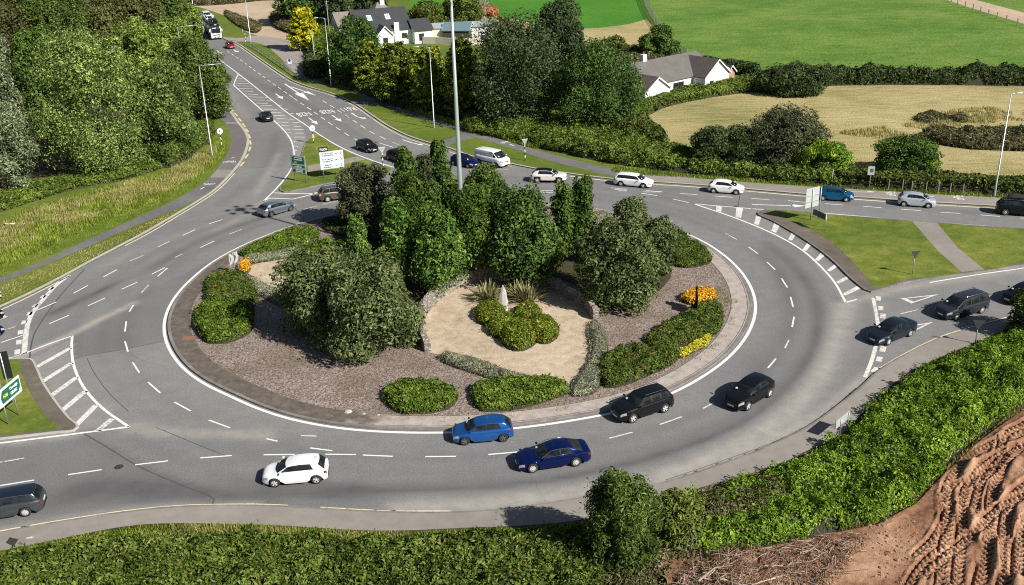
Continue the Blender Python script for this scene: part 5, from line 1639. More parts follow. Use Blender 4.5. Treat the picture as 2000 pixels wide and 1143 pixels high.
tree((1205, 618), 1122, 1290, 428, 'willow', 'biggest grey olive willow, right of the stone wall', k=46, cb=.03, group=gi_, rl=(.18, .3), ls=.2, dens=1.1)
tree((645, 676), 556, 752, 490, 'willow', 'wide grey olive willow on the left gravel, its left half', k=44, cb=.05, group=gi_, rl=(.18, .3), ls=.2, dens=1.1)
tree((748, 712), 650, 834, 498, 'willow', 'wide grey olive willow on the left gravel, the half touching the wall end', k=44, cb=.03, group=gi_, rl=(.18, .3), ls=.2, dens=1.1)
tree((640, 545), 580, 692, 472, 'laurel', 'rounded yellow green bush by the left sand patch', k=30, cb=.02, group=None, name='shrub', cat='shrub', trunk=False, ls=.17)
# shade-loving cover at the back of the island
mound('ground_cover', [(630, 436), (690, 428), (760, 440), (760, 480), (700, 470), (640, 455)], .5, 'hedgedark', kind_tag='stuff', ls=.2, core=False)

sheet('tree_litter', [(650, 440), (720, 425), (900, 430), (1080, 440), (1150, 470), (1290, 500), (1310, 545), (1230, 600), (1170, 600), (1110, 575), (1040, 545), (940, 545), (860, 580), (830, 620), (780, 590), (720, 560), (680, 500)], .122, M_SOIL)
# ---- shrubs, lavender and flowers on the roundabout
gs = 'clipped shrubs on the roundabout'
SH = [([(470, 502), (490, 488), (530, 470), (575, 456), (612, 452), (622, 470), (590, 484), (540, 494), (500, 506)], .9, 'laurel', 'long yellow green shrub bed beside the kerb at the left back'),
      ([(402, 575), (410, 548), (440, 536), (480, 545), (500, 565), (498, 595), (450, 600), (410, 598)], .9, 'laurelred', 'shrub bed below the chevron sign, left side'),
      ([(382, 640), (392, 608), (430, 596), (470, 608), (494, 628), (486, 655), (450, 672), (410, 674)], 1.1, 'laurel', 'rounded yellow green shrub at the far left of the gravel'),
      ([(752, 785), (758, 764), (800, 755), (850, 757), (892, 772), (880, 800), (830, 812), (780, 810)], 1.0, 'laurel', 'oblong yellow green shrub nearest the blue hatchback'),
      ([(922, 782), (930, 760), (980, 752), (1040, 748), (1090, 750), (1112, 768), (1060, 790), (990, 806), (940, 806)], 1.0, 'laurel', 'long yellow green shrub above the blue hatchback, right of the oblong one'),
      ([(1172, 742), (1178, 708), (1220, 690), (1270, 686), (1322, 684), (1318, 712), (1270, 736), (1220, 756), (1185, 762)], 1.1, 'laurelred', 'yellow green shrub bed right of the lavender row'),
      ([(1262, 672), (1290, 645), (1330, 625), (1360, 605), (1402, 602), (1412, 622), (1400, 655), (1360, 672), (1310, 684), (1280, 685)], .95, 'laurelred', 'shrub bed with reddish tips around the dark chevron sign'),
      ([(1312, 508), (1322, 490), (1352, 480), (1384, 500), (1388, 515), (1350, 526), (1322, 524)], .9, 'laurelred', 'red-tipped shrub by the kerb at the right'),
      ([(1290, 475), (1286, 452), (1310, 450), (1340, 466), (1345, 485), (1310, 500)], .9, 'laurelred', 'red-tipped shrub half under the small right willow')]
for px, H, kd, lb in SH: mound('shrub', px, H * .72, kd, lb, 'shrub', gs, ls=.15, bump=.6, bscale=1.5, edge=.5, sprig=.22)
mound('creeping_shrub', [(438, 575), (470, 572), (492, 590), (490, 630), (465, 628), (430, 610), (420, 590)], .45, 'hedge', 'flat dark olive creeping shrub between two left shrub beds', 'shrub', ls=.1, bump=.15, edge=.4)
FL = [([(467, 534), (472, 522), (484, 518), (488, 530), (480, 540)], .65, 'orange', 'small orange flower clump behind the left chevron sign'), ([(1332, 592), (1342, 580), (1370, 576), (1394, 580), (1398, 592), (1370, 598), (1345, 598)], .75, 'orange', 'large orange flower bed behind the dark chevron sign'),
      ([(1322, 700), (1345, 682), (1368, 668), (1382, 656), (1390, 664), (1375, 682), (1350, 694), (1330, 704)], .4, 'yellow', 'strip of yellow flowers along the right shrub bed')]
for px, H, kd, lb in FL: mound('flower_bed', px, H, kd, lb, 'flowers', ls=.14, bump=.3, edge=.3, bscale=1.5, skirt=.5)
gl_ = 'lavender rows'
LV = [([(478, 508), (520, 502), (570, 494), (625, 478), (628, 488), (575, 504), (520, 514), (482, 518)], 'grey lavender row in front of the long left shrub bed'), ([(462, 548), (485, 545), (520, 562), (560, 585), (552, 600), (510, 582), (475, 568), (455, 560)], 'grey lavender row from the left chevron sign to the willow'),
      ([(858, 705), (868, 696), (905, 704), (950, 716), (1000, 736), (1036, 744), (1030, 758), (980, 750), (930, 734), (880, 718)], 'grey green lavender row along the near edge of the sand circle'), ([(1150, 648), (1160, 632), (1182, 660), (1186, 700), (1175, 745), (1160, 772), (1118, 778), (1122, 755), (1140, 730), (1156, 690)], 'grey lavender row down the right edge of the sand circle'),
      ([(1150, 430), (1165, 420), (1195, 422), (1192, 436), (1160, 442)], 'grey lavender row behind the column trees')]
for px, lb in LV: mound('lavender', px, .45, 'lavender', lb, 'lavender', gl_, ls=.15, bump=.35, bscale=2, edge=.35, asp=.28, sprig=.25, up=.1, dens=.8)
# planting about the standing stone
gm_ = 'flowering bushes round the standing stone'
for px, H, lb in [([(930, 628), (940, 606), (965, 600), (985, 612), (975, 635), (950, 640)], .95, 'yellow-flowered bush left of the standing stone'), ([(955, 655), (962, 630), (985, 622), (1005, 634), (1000, 660), (975, 666)], .95, 'yellow-flowered bush below the standing stone'),
                  ([(985, 680), (985, 650), (1012, 640), (1045, 648), (1046, 675), (1015, 690)], 1.1, 'nearest of the yellow-flowered bushes round the stone'), ([(1040, 668), (1030, 645), (1050, 630), (1082, 640), (1090, 662), (1065, 676)], 1.1, 'rightmost yellow-flowered bush of the stone garden'),
                  ([(1005, 630), (1010, 610), (1035, 604), (1058, 618), (1050, 636), (1025, 642)], .9, 'yellow-flowered bush right of the standing stone')]:
    mound('flowering_bush', px, H, 'yelshrub', lb, 'shrub', gm_, ls=.13, bump=.25, bscale=1.5, edge=.75, skirt=.3)
gf = 'spiky flax plants by the standing stone'
M_FLAX = LM['flax']


def flax(px, n, L, label, kind='flax', spread=1.0):
    TREE_N[0] += 1; rng = np.random.default_rng(TREE_N[0]); c = G(*px, .12)
    V = []; F = []
    for i in range(n):
        a = rng.uniform(0, 2 * pi); el = rng.uniform(.45, 1.45); l = L * rng.uniform(.6, 1.1); w = .045
        d = np.array([cos(a) * cos(el), sin(a) * cos(el), sin(el)]); s_ = np.array([-sin(a), cos(a), 0]) * w
        o_ = np.array([cos(a), sin(a), 0]) * rng.uniform(.02, .35) * spread
        mid = o_ + d * l * .55; tip = o_ + d * l + np.array([0, 0, -.22 * l * cos(el)])
        k = len(V); V += [o_ - s_ * .7, o_ + s_ * .7, mid + s_, mid - s_, tip + s_ * .15, tip - s_ * .15]; F += [(k, k + 1, k + 2, k + 3), (k + 3, k + 2, k + 4, k + 5)]
    me = fast_mesh('flax_plant', np.array(V), np.array(F), LM[kind]); o = obj('flax_plant', me); o.location = c
    return tag(o, label, 'plant', gf)


flax((955, 588), 190, 2.0, 'spiky flax plant left of the standing stone', spread=1.6); flax((1030, 590), 210, 2.1, 'spiky flax plant right of the standing stone', spread=1.8); flax((1008, 584), 90, 1.7, 'small spiky flax plant behind the standing stone', spread=1.2)
flax((610, 492), 110, 1.5, 'spiky flax plant on top of the rounded bush by the left sand patch', spread=1.0)

# sand beds
WALL = [(836, 690), (824, 668), (820, 648), (826, 622), (842, 600), (868, 578), (900, 562), (940, 550), (985, 546), (1030, 552), (1070, 565), (1110, 582), (1145, 604), (1164, 628)]
wl = spline(GL(WALL), .4)
sandp = np.vstack([wl, spline(GL([(1168, 650), (1166, 690), (1150, 735), (1120, 752), (1080, 752), (1030, 744), (960, 720), (900, 706), (850, 694)]), .5)])
structure('sand_bed', MB().poly(sandp, .124), M_SAND)
structure('sand_bed', MB().poly(spline(GL([(480, 545), (490, 522), (540, 506), (600, 492), (650, 490), (660, 520), (640, 560), (600, 590), (560, 588), (520, 562)]), .5, True), .124), M_SAND)
structure('sand_bed', MB().poly(spline(GL([(1150, 452), (1180, 440), (1230, 448), (1200, 475), (1160, 478)]), .5, True), .124), M_SAND)


def wall_mat():
    t = NT('rubble_stone'); p = t.pos()
    vo = t.n('ShaderNodeTexVoronoi'); vo.inputs['Scale'].default_value = 3.4
    mp = t.n('ShaderNodeMapping'); mp.inputs['Scale'].default_value = (1, 1, 2.6); t.l(p, mp.inputs[0]); t.l(mp.outputs[0], vo.inputs['Vector'])
    ve = t.n('ShaderNodeTexVoronoi', feature='DISTANCE_TO_EDGE'); ve.inputs['Scale'].default_value = 3.4; t.l(mp.outputs[0], ve.inputs['Vector'])
    sp = t.n('ShaderNodeSeparateColor'); t.l(vo.outputs['Color'], sp.inputs[0])
    col = t.ramp(t.math('ADD', t.math('MULTIPLY', sp.outputs[0], .75), t.math('MULTIPLY', t.noise(p, 8, 3), .3)), [(.15, (.15, .13, .11)), (.5, (.28, .245, .215)), (.9, (.44, .4, .36))])
    jt = t.ramp(ve.outputs['Distance'], [(.02, 1.0), (.09, 0.0)])
    col = t.mix(t.math('MULTIPLY', jt, .7), col, (.07, .06, .05))
    t.bsdf(col, .92, 0, t.bump(ve.outputs['Distance'], .9, .12), 0, .2); return t.mat


M_WALL = wall_mat()
b = MB()
rw = np.random.default_rng(5); n = len(wl)
T = np.gradient(wl[:, :2], axis=0); T /= np.linalg.norm(T, axis=1)[:, None]; Nn = np.c_[-T[:, 1], T[:, 0]]
V = []
for i in range(n):
    e = min(i, n - 1 - i) * .4
    hh = 1.2 + .12 * rw.normal() * .6 - max(0, (1.4 - e)) * .2
    for off, z_ in ((-.27, -.05), (-.25 + rw.normal() * .02, hh * .6), (-.24 + rw.normal() * .03, hh), (0, hh + .05 + rw.normal() * .03), (.24 + rw.normal() * .03, hh), (.25 + rw.normal() * .02, hh * .6), (.27, -.05)):
        V.append((wl[i, 0] + Nn[i, 0] * off, wl[i, 1] + Nn[i, 1] * off, .12 + z_))
F = [(i * 7 + k, i * 7 + k + 1, (i + 1) * 7 + k + 1, (i + 1) * 7 + k) for i in range(n - 1) for k in range(6)] + [tuple(range(7)), tuple(range((n - 1) * 7, n * 7))[::-1]]
b.add(V, F)
tag(b.build('stone_wall', M_WALL), 'curved low rubble stone wall round the sand circle', 'wall')
# standing stone
rs = np.random.default_rng(11); b = MB(); V = []
lev = [(0, .42, .3), (.35, .44, .3), (.8, .38, .27), (1.25, .33, .22), (1.7, .25, .17), (2.05, .15, .12), (2.3, .05, .05)]
for z_, rx, ry in lev:
    for k in range(7):
        a = 2 * pi * k / 7; V.append((rx * cos(a) * (1 + rs.normal() * .1) + z_ * .02, ry * sin(a) * (1 + rs.normal() * .1), z_ + rs.normal() * .03))
b.add(V, [(i * 7 + k, i * 7 + (k + 1) % 7, (i + 1) * 7 + (k + 1) % 7, (i + 1) * 7 + k) for i in range(len(lev) - 1) for k in range(7)] + [tuple(range(42, 49))])
c = G(983, 608); o = b.build('standing_stone', plain('limestone', (.44, .42, .39), .9, var=.35, vs=3)); o.location = (c[0], c[1], .1)
tag(o, 'tall pale pointed standing stone in the sand circle', 'stone')
for px, r, lb in [((681, 808), .28, 'pale broken stone lying by the near kerb, larger'), ((711, 812), .14, 'small pale stone by the near kerb, right of a larger one'), ((739, 814), .12, 'small pale stone beside the rusty cover')]:
    b = MB(); V = []; 
    for z_, q in ((0, 1), (.5, .9), (.85, .45)):
        for k in range(7): V.append((r * q * cos(k * .9) * (1 + rs.normal() * .15), r * .6 * q * sin(k * .9) * (1 + rs.normal() * .15), r * z_ * .7))
    b.add(V, [(i * 7 + k, i * 7 + (k + 1) % 7, (i + 1) * 7 + (k + 1) % 7, (i + 1) * 7 + k) for i in range(2) for k in range(7)] + [tuple(range(14, 21))])
    o = b.build('stone', plain('limestone', (.44, .42, .39))); c = G(*px); o.location = (c[0], c[1], .12); tag(o, lb, 'stone')
for px_, n_, kd_, pt_ in (([(850, 690), (835, 640), (880, 590), (950, 565), (1050, 570), (1120, 600), (1150, 650), (1140, 720), (1080, 745), (980, 720)], 1500, 'dry', .52), ([(850, 690), (840, 640), (900, 590), (1100, 600), (1150, 650), (1140, 720), (1080, 745)], 500, 'rust', .55),
                          ([(420, 690), (500, 640), (600, 700), (740, 730), (850, 710), (1000, 760), (740, 800), (600, 790), (480, 750)], 1500, 'rust', .5), ([(1180, 630), (1300, 560), (1400, 530), (1420, 580), (1300, 600), (1200, 680)], 700, 'dry', .52)):
    blades('leaf_debris', px_, n_, .01, .05, kd_, w=.035, lean=2.5, patch=(.8, pt_))
# weeds in the gravel and along the kerbs
blades('weeds', [(1400, 560), (1430, 570), (1440, 610), (1420, 660), (1390, 690), (1350, 725), (1330, 730), (1380, 680), (1405, 640)], 900, .04, .16, 'fresh', w=.03, patch=(.9, .52))
blades('weeds', [(820, 805), (900, 812), (980, 808), (1100, 790), (1160, 780), (1120, 800), (1000, 820), (860, 822)], 900, .03, .12, 'dry', w=.03, patch=(.9, .5))
for a_, c_ in (((1690, 752), (1490, 882)), ((1480, 885), (1345, 932))):
    L_ = frac(s_edge, a_, c_); rng = np.random.default_rng(3); pts = L_[rng.integers(0, len(L_), 420), :2] + rng.normal(0, .07, (420, 2)); k = noise(pts, .7, 4, 2) > .48
    blades('weeds', None, 0, .03, .12, 'fresh', w=.025, pts=pts[k], z=.05)

# ---- beyond the road, top
gc = 'yellow-tipped conifers in the garden screen'
tree((695, 166), 640, 752, 34, 'mid', 'broad green tree left of the conifer screen, before the slate house', k=36, cb=.05, group=None, rl=(.2, .34))
conifer((775, 202), 728, 826, 78, 'cypress', 'yellow-tipped conifer below the white porch gable', gc)
conifer((822, 192), 782, 864, 92, 'cypress', 'yellow-tipped conifer set back between two others of the screen', gc)
conifer((846, 216), 806, 886, 86, 'cypress', 'yellow-tipped conifer just left of the mast', gc)
conifer((908, 230), 862, 950, 64, 'cypress', 'yellow-tipped conifer just right of the mast', gc)
conifer((728, 176), 690, 764, 78, 'cypress', 'yellow green conifer between the broad tree and the screen', gc)
conifer((598, 98), 564, 630, 12, 'golden', 'golden yellow conifer beside the car park')
mound('bush', [(612, 122), (640, 130), (660, 115), (660, 80), (630, 70), (612, 85)], 3.0, 'laurel', 'yellow green bush behind the golden conifer', 'shrub', ls=.34, edge=2)
mound('bush', [(596, 150), (615, 156), (640, 150), (630, 128), (605, 122)], 2.2, 'hedgedark', 'dark bush at the end of the car park', 'shrub', ls=.3, edge=1.5)
mound('garden_hedge', [(640, 152), (760, 175), (860, 196), (960, 206), (960, 170), (860, 160), (760, 140), (650, 125)], 4.2, 'hedgedark', 'dark tall garden hedge behind the yellow-tipped conifers', 'hedge', ls=.42, edge=3, bscale=.3, bump=.4)
mound('undergrowth', [(640, 165), (700, 182), (780, 212), (860, 232), (940, 248), (1000, 262), (1000, 215), (940, 200), (860, 190), (760, 170), (660, 140)], 2.0, 'hedgedark', kind_tag='stuff', ls=.34, dens=.7, edge=2.5, bscale=.3)
blades('tall_grass', [(650, 170), (720, 182), (800, 212), (880, 238), (980, 264), (1060, 285), (1050, 292), (960, 268), (880, 244), (800, 218), (720, 188)], 8000, .2, .6, 'fresh', w=.05)
blades('tall_grass', [(740, 188), (790, 205), (850, 228), (850, 234), (790, 212), (745, 196)], 2500, .4, .9, 'dry', w=.05)
tree((1015, 258), 928, 1110, 22, 'dark', 'huge dark sycamore behind the mast, nearer of the dark clump', k=54, cb=.03, rl=(.16, .28), dens=1.15)
tree((1172, 268), 1082, 1262, 74, 'mid', 'huge deep green tree left of the white bungalow', k=54, cb=.03, rl=(.16, .28), dens=1.15)
tree((1092, 215), 1035, 1150, -12, 'dark', 'dark tree at the top edge behind the huge sycamore', k=34, cb=.05)
tree((1285, 124), 1246, 1326, 50, 'green', 'round green tree beside the field fence', k=26, cb=.1)
for f, a, c, t, kd, lb in [((585, 52), 540, 632, -45, 'mid', 'dark green tree at the top edge behind the golden conifer'), ((655, 52), 618, 694, -45, 'dark', 'dark tree at the top edge left of the slate house'), ((722, 36), 688, 764, -60, 'dark', 'dark tree at the top edge above the hipped roof'),
                           ((835, 72), 795, 876, 4, 'hedge', 'olive tree right of the white chimney'), ((905, 66), 862, 945, -18, 'hedge', 'olive tree behind the mast head'), ((1195, 118), 1170, 1228, 72, 'hedge', 'grey olive bush on the rough grass by the bungalow')]:
    tree(f, a, c, t, kd, lb, k=26, cb=.06)
mound('scrub', [(1215, 140), (1260, 142), (1285, 132), (1290, 118), (1240, 108), (1205, 118)], 2.2, 'gorse', 'brown green scrub behind the bungalow', 'shrub', ls=.34, edge=1.8)
mound('scrub', [(548, 60), (585, 70), (600, 50), (575, 32), (540, 30), (530, 45)], 1.6, 'gorse', 'grey scrub heap beside the bare yard', 'shrub', ls=.4, edge=1.5)
mound('scrub', [(480, 60), (500, 66), (510, 54), (470, 36), (440, 26), (445, 36)], 1.0, 'gorse', 'strip of dry scrub between verge and bare yard', 'shrub', ls=.34, edge=1)
mound('scrub', [(380, 12), (440, 10), (520, 2), (600, 4), (600, -25), (480, -25), (390, -14)], 1.6, 'gorse', 'dry scrub along the top of the bare yard', 'shrub', ls=.45, edge=1.5)
mound('red_shrub', [(935, 32), (965, 34), (968, 24), (940, 22)], 1.6, 'rust', 'rusty red shrub by the bare tree', 'shrub', ls=.35, edge=1)
# bare tree
b = MB(); rb = np.random.default_rng(21)
def bough(p, d, L, r, lv):
    q = p + d * L; b.tube([p, p + d * L * .5 + Vector((0, 0, .1)), q], [r, r * .8, r * .55], 5)
    if lv > 0:
        for _ in range(3): bough(q, (d + Vector(rb.normal(0, .5, 3))).normalized(), L * .72, r * .55, lv - 1)
for _ in range(4): bough(Vector((0, 0, 0)), Vector((rb.normal(0, .5), rb.normal(0, .3), 1)).normalized(), 3.0, .2, 3)
o = b.build('bare_tree', M_BARKL); o.location = G(938, 52, .1); tag(o, 'leafless pale tree beside the rusty red shrub', 'tree')
# brambles and hedges on the right
mound('bramble', [(905, 258), (960, 268), (1050, 290), (1110, 304), (1200, 322), (1350, 342), (1480, 353), (1640, 366), (1660, 352), (1560, 330), (1450, 322), (1350, 308), (1270, 286), (1150, 262), (1050, 250), (960, 238), (915, 240)], 1.5, 'bramble', kind_tag='stuff', ls=.27, bscale=.55, bump=.85, edge=1.6, dens=.9, sprig=.4, up=.2)
mound('bush', [(1190, 270), (1240, 282), (1300, 292), (1285, 268), (1240, 252), (1195, 250)], 2.6, 'hedge', 'olive bush at the corner of the stubble field', 'shrub', ls=.3, edge=2, bscale=.5)
tree((1412, 338), 1345, 1480, 248, 'hedgedark', 'left lump of the dark thicket in the stubble field', k=34, cb=.02, name='thicket', cat='thicket', rl=(.18, .32))
tree((1525, 340), 1436, 1616, 211, 'alder', 'tallest dark grey thicket in the stubble field', k=44, cb=.02, name='thicket', cat='thicket', rl=(.18, .32))
tree((1600, 352), 1548, 1662, 276, 'bramblebright', 'bright green creeper on the right flank of the thicket', k=30, cb=.02, name='creeper', cat='creeper', trunk=False)
tree((1770, 350), 1706, 1834, 264, 'green', 'lone green bush on the roadside hedge', k=36, cb=.02, name='bush', cat='shrub')
tree((1785, 352), 1748, 1828, 290, 'bramblebright', 'bright green creeper on the lone roadside bush', k=20, cb=.02, name='creeper', cat='creeper', trunk=False, dens=.5)
mound('hedge', [(1620, 362), (1720, 371), (1820, 377), (1900, 381), (2000, 387), (2140, 396), (2140, 384), (2000, 374), (1900, 368), (1820, 364), (1720, 358), (1625, 350)], 1.7, 'hedge', 'clipped roadside hedge along the right-hand road', 'hedge', ls=.26, bscale=.5, edge=.8, skirt=.75, bump=.3, sprig=.5)
blades('verge_grass_tufts', [(1200, 338), (1350, 350), (1500, 360), (1700, 374), (1900, 386), (2100, 398), (2100, 392), (1900, 380), (1700, 368), (1500, 354), (1350, 344), (1200, 330)], 5000, .1, .35, 'fresh', w=.05)
mound('hedge', [(1240, 240), (1300, 212), (1380, 194), (1500, 178), (1560, 172), (1560, 160), (1480, 162), (1390, 176), (1300, 194), (1235, 218)], 1.7, 'bramble', 'overgrown hedge in front of the white bungalow', 'hedge', ls=.32, bscale=.35, edge=1.4, bump=.45)
mound('hedge', [(1480, 174), (1640, 169), (1800, 168), (2000, 170), (2250, 174), (2250, 162), (2000, 158), (1800, 157), (1640, 158), (1480, 162)], 2.4, 'hedgedark', 'dark thorn hedge between stubble and green pasture', 'hedge', ls=.36, bscale=.35, edge=1.5, bump=.8, sprig=.7)
tree((1550, 190), 1478, 1622, 126, 'hedgedark', 'dark thicket where the two field hedges meet', k=36, cb=.02, name='thicket', cat='thicket')
mound('hedge', [(1320, 134), (1400, 142), (1480, 152), (1480, 144), (1400, 134), (1325, 124)], 1.8, 'hedgedark', 'dark hedge behind the bungalow sheds', 'hedge', ls=.4, bscale=.3, edge=1.2)
mound('scrub', [(1785, 236), (1815, 244), (1845, 238), (1885, 242), (1880, 228), (1850, 232), (1820, 222), (1800, 226)], .6, 'gorse', 'smaller dark weed patch in the stubble field', 'shrub', ls=.26, bscale=.9, bump=.9, edge=1, core=True, dens=.7)
mound('scrub', [(1800, 275), (1880, 292), (2000, 298), (2150, 300), (2150, 268), (2000, 262), (1880, 262), (1815, 262)], 1.0, 'gorse', 'brown grey weed strip at the right end of the stubble', 'shrub', ls=.27, bscale=.9, edge=1.2, bump=.9, sprig=.5)
blades('tall_grass', [(1640, 262), (1760, 275), (1800, 262), (1880, 248), (2000, 258), (2150, 262), (2150, 225), (2000, 215), (1880, 215), (1800, 240), (1720, 250)], 9000, .2, .5, 'dry', w=.06, patch=(.15, .45))
# ---- near side
mound('hedge', [(-160, 1126), (0, 1108), (110, 1084), (250, 1064), (420, 1058), (560, 1060), (690, 1066), (780, 1066), (920, 1062), (1060, 1056), (1180, 1050), (1190, 1100), (1160, 1200), (900, 1240), (-160, 1240)], 0.9, 'hedgenear', 'long overgrown bramble hedge along the near footway', 'hedge', ls=.18, bscale=1.0, bump=.85, edge=.9, dens=1.0, sprig=.35, up=.25, maxn=120000)
blades('verge_grass_tufts', [(-160, 1106), (0, 1086), (110, 1062), (250, 1036), (420, 1030), (560, 1034), (690, 1042), (780, 1045), (920, 1040), (1060, 1034), (1140, 1024), (1150, 1040), (1060, 1052), (920, 1060), (700, 1066), (420, 1056), (250, 1058), (110, 1084), (-160, 1126)], 14000, .08, .3, 'fresh', w=.025)
blades('tall_grass', [(300, 1040), (700, 1048), (1000, 1046), (1130, 1036), (1140, 1056), (1000, 1062), (700, 1066), (300, 1058)], 5000, .15, .45, 'dry', w=.02, patch=(.5, .45))
tree((1215, 1130), 1136, 1288, 928, 'oak', 'big leafy bush standing over the near footway', k=70, cb=.02, name='bush', cat='shrub', rl=(.12, .24), ls=.15, asp=.42)
tree((1322, 1075), 1270, 1380, 968, 'hedge', 'smaller olive bush right of the big leafy one', k=30, cb=.02, name='bush', cat='shrub', ls=.15)
mound('bramble_bank', [(1300, 1002), (1360, 982), (1420, 962), (1515, 932), (1580, 900), (1645, 868), (1676, 838), (1730, 785), (1795, 736), (1905, 686), (1960, 664), (2060, 632), (2160, 606), (2160, 720), (2060, 756), (1985, 800), (1905, 862), (1838, 925), (1785, 990), (1715, 1030), (1610, 1046), (1550, 1062), (1455, 1074), (1350, 1084), (1290, 1072)], 1.05, 'bramblebright', kind_tag='stuff', ls=.15, bscale=1.0, bump=.85, edge=1.3, dens=.95, up=.2, sprig=.3, maxn=130000, twig=M_TWIG)
mound('bramble_bank', [(1290, 1010), (1360, 990), (1450, 962), (1520, 950), (1540, 1000), (1480, 1040), (1400, 1050), (1300, 1060)], 1.12, 'gorse', kind_tag='stuff', ls=.15, bscale=.8, bump=.5, edge=1, core=False, dens=.5)
tree((1990, 668), 1962, 2060, 560, 'hedge', 'leafy bush at the right edge over the footway', k=26, cb=.02, name='bush', cat='shrub', ls=.17)
mound('scrub', [(1300, 1070), (1180, 1100), (1120, 1143), (1120, 1200), (1300, 1200), (1420, 1150), (1460, 1080), (1380, 1075)], .5, 'gorse', kind_tag='stuff', ls=.16, bscale=.9, bump=.7, core=False, dens=.35, edge=.8)
blades('dead_grass', [(1050, 1110), (1180, 1080), (1300, 1080), (1420, 1060), (1520, 1040), (1560, 1060), (1480, 1120), (1400, 1180), (1050, 1200)], 9000, .15, .5, 'dry', w=.02, patch=(.6, .4))
blades('dead_grass', [(1640, 1040), (1720, 1005), (1790, 975), (1850, 920), (1920, 860), (2010, 790), (2100, 745), (2110, 760), (2020, 810), (1930, 880), (1860, 940), (1800, 995), (1720, 1040), (1650, 1060)], 12000, .1, .45, 'dry', w=.028, patch=(.6, .3))

# ---- the dug-over site at the lower right
def dirt_mat():
    t = NT('turned_clay'); p = t.pos()
    a = t.noise(p, .35, 4); b_ = t.noise(p, 2.5, 4, .65); c = t.noise(p, 14, 3, .65)
    at = t.n('ShaderNodeAttribute', attribute_name='crust')
    m = t.math('ADD', t.math('ADD', t.math('MULTIPLY', a, .3), t.math('MULTIPLY', b_, .3)), t.math('MULTIPLY', c, .2))
    m = t.math('ADD', m, t.math('MULTIPLY', at.outputs['Fac'], .3))
    col = t.ramp(m, [(.28, (.12, .055, .03)), (.42, (.25, .13, .078)), (.55, (.41, .25, .155)), (.75, (.6, .43, .3))])
    t.bsdf(col, .95, 0, t.bump(t.math('ADD', b_, c), .8, .05), 0, .15); return t.mat


SITE = [(1180, 1160), (1290, 1110), (1440, 1092), (1540, 1074), (1640, 1052), (1710, 1038), (1785, 998), (1842, 938), (1912, 872), (1995, 812), (2062, 770), (2180, 720), (2400, 800), (2400, 1300), (1180, 1300)]
sp_ = np.array(GL(SITE))[:, :2]
st = .055
lo = np.array([G(1300, 1143)[0], 40.5]); hi = np.array([G(2010, 800)[0] + 1.5, G(2000, 740)[1] + .5])
Xg, Yg = np.meshgrid(np.arange(lo[0], hi[0], st), np.arange(lo[1], hi[1], st), indexing='ij')
q = np.c_[Xg.ravel(), Yg.ravel()]; shp = Xg.shape
inn = pip(q, sp_)
ed = dist_poly(q, np.vstack([sp_, sp_[:1]]))
hz = .10 * (noise(q, .35, 1, 3) - .5) * 2 + .09 * (noise(q, 1.6, 2, 3) - .5)
hz += .16 * np.exp(-(dist_poly(q, GL([(2050, 745), (1960, 815), (1890, 872), (1825, 935), (1775, 1000), (1720, 1040)])) / .35) ** 2) * (.5 + noise(q, 1.5, 5, 2))
right = np.clip((q[:, 0] - G(1790, 1050)[0]) / 2.0, 0, 1)
# soft mud heaps squeezed up between the tracks
hz += .05 * (noise(q, 5, 12, 2) - .5) + .05 * np.clip(noise(q, 3.2, 14, 2) - .62, 0, 1) * 4
hz += right * .55 * np.clip(noise(q * (1, .45), .8, 9, 2) - .47, 0, 1) * 2
crust = np.zeros(len(q))
TR = [([(1835, 1180), (1842, 1100), (1850, 1040), (1848, 980), (1870, 930), (1920, 890), (2020, 850)], .33), ([(1866, 1180), (1872, 1100), (1878, 1050), (1880, 990), (1905, 940), (1950, 905), (2030, 872)], .3), ([(1905, 1180), (1925, 1100), (1935, 1040), (1935, 990), (1955, 930), (1990, 890), (2040, 870)], .34),
      ([(1955, 1180), (1965, 1110), (1962, 1040), (1985, 980), (2040, 940)], .34), ([(1800, 1143), (1850, 1100), (1900, 1060), (1950, 1010), (2030, 970)], .3), ([(1985, 1143), (1990, 1080), (2015, 1020)], .32), ([(1950, 900), (1965, 860), (2010, 835)], .26), ([(1850, 965), (1900, 955), (1960, 905)], .28), ([(1790, 1100), (1830, 1060), (1855, 1000)], .26), ([(1775, 1160), (1800, 1120), (1840, 1085)], .26), ([(1900, 1010), (1915, 960), (1940, 930)], .26)]
for L_, wd in TR:
    Ls = spline(GL(L_), .15)[:, :2]
    seglen = np.r_[0, np.cumsum(np.linalg.norm(np.diff(Ls, axis=0), axis=1))]
    near = np.where(dist_poly(q, Ls[::4]) < wd * 2.2)[0]
    if len(near) == 0: continue
    D = ((q[near][:, None, :] - Ls[None]) ** 2).sum(2); k = D.argmin(1); d = np.sqrt(D.min(1))
    kk = np.clip(k, 1, len(Ls) - 2); tt = Ls[kk + 1] - Ls[kk - 1]; tt /= np.linalg.norm(tt, axis=1)[:, None]
    lat = tt[:, 0] * (q[near][:, 1] - Ls[k][:, 1]) - tt[:, 1] * (q[near][:, 0] - Ls[k][:, 0])
    al = seglen[k]
    inside = np.clip((wd - d) / .06, 0, 1)
    lug = np.clip(np.sin((al + abs(lat) * .55) * 2 * pi / .24) * 2.0, -1, 1) * .5 + .5
    groove = -.26 * np.exp(-((d - wd * 1.12) / .09) ** 2) * (lat > 0) * (noise(q[near], .5, 7, 2) > .42)
    berm = .09 * np.exp(-((d - wd * 1.5) / .2) ** 2) * (.3 + noise(q[near], 1.2, 8, 2))
    hz[near] = hz[near] * (1 - inside) + (hz[near] * .4 - .07 + .085 * lug) * inside + (berm + groove) * (1 - inside)
    crust[near] += inside * (lug * .5 * noise(q[near], .8, 3, 2) * 1.5 - (1 - lug) * .25)
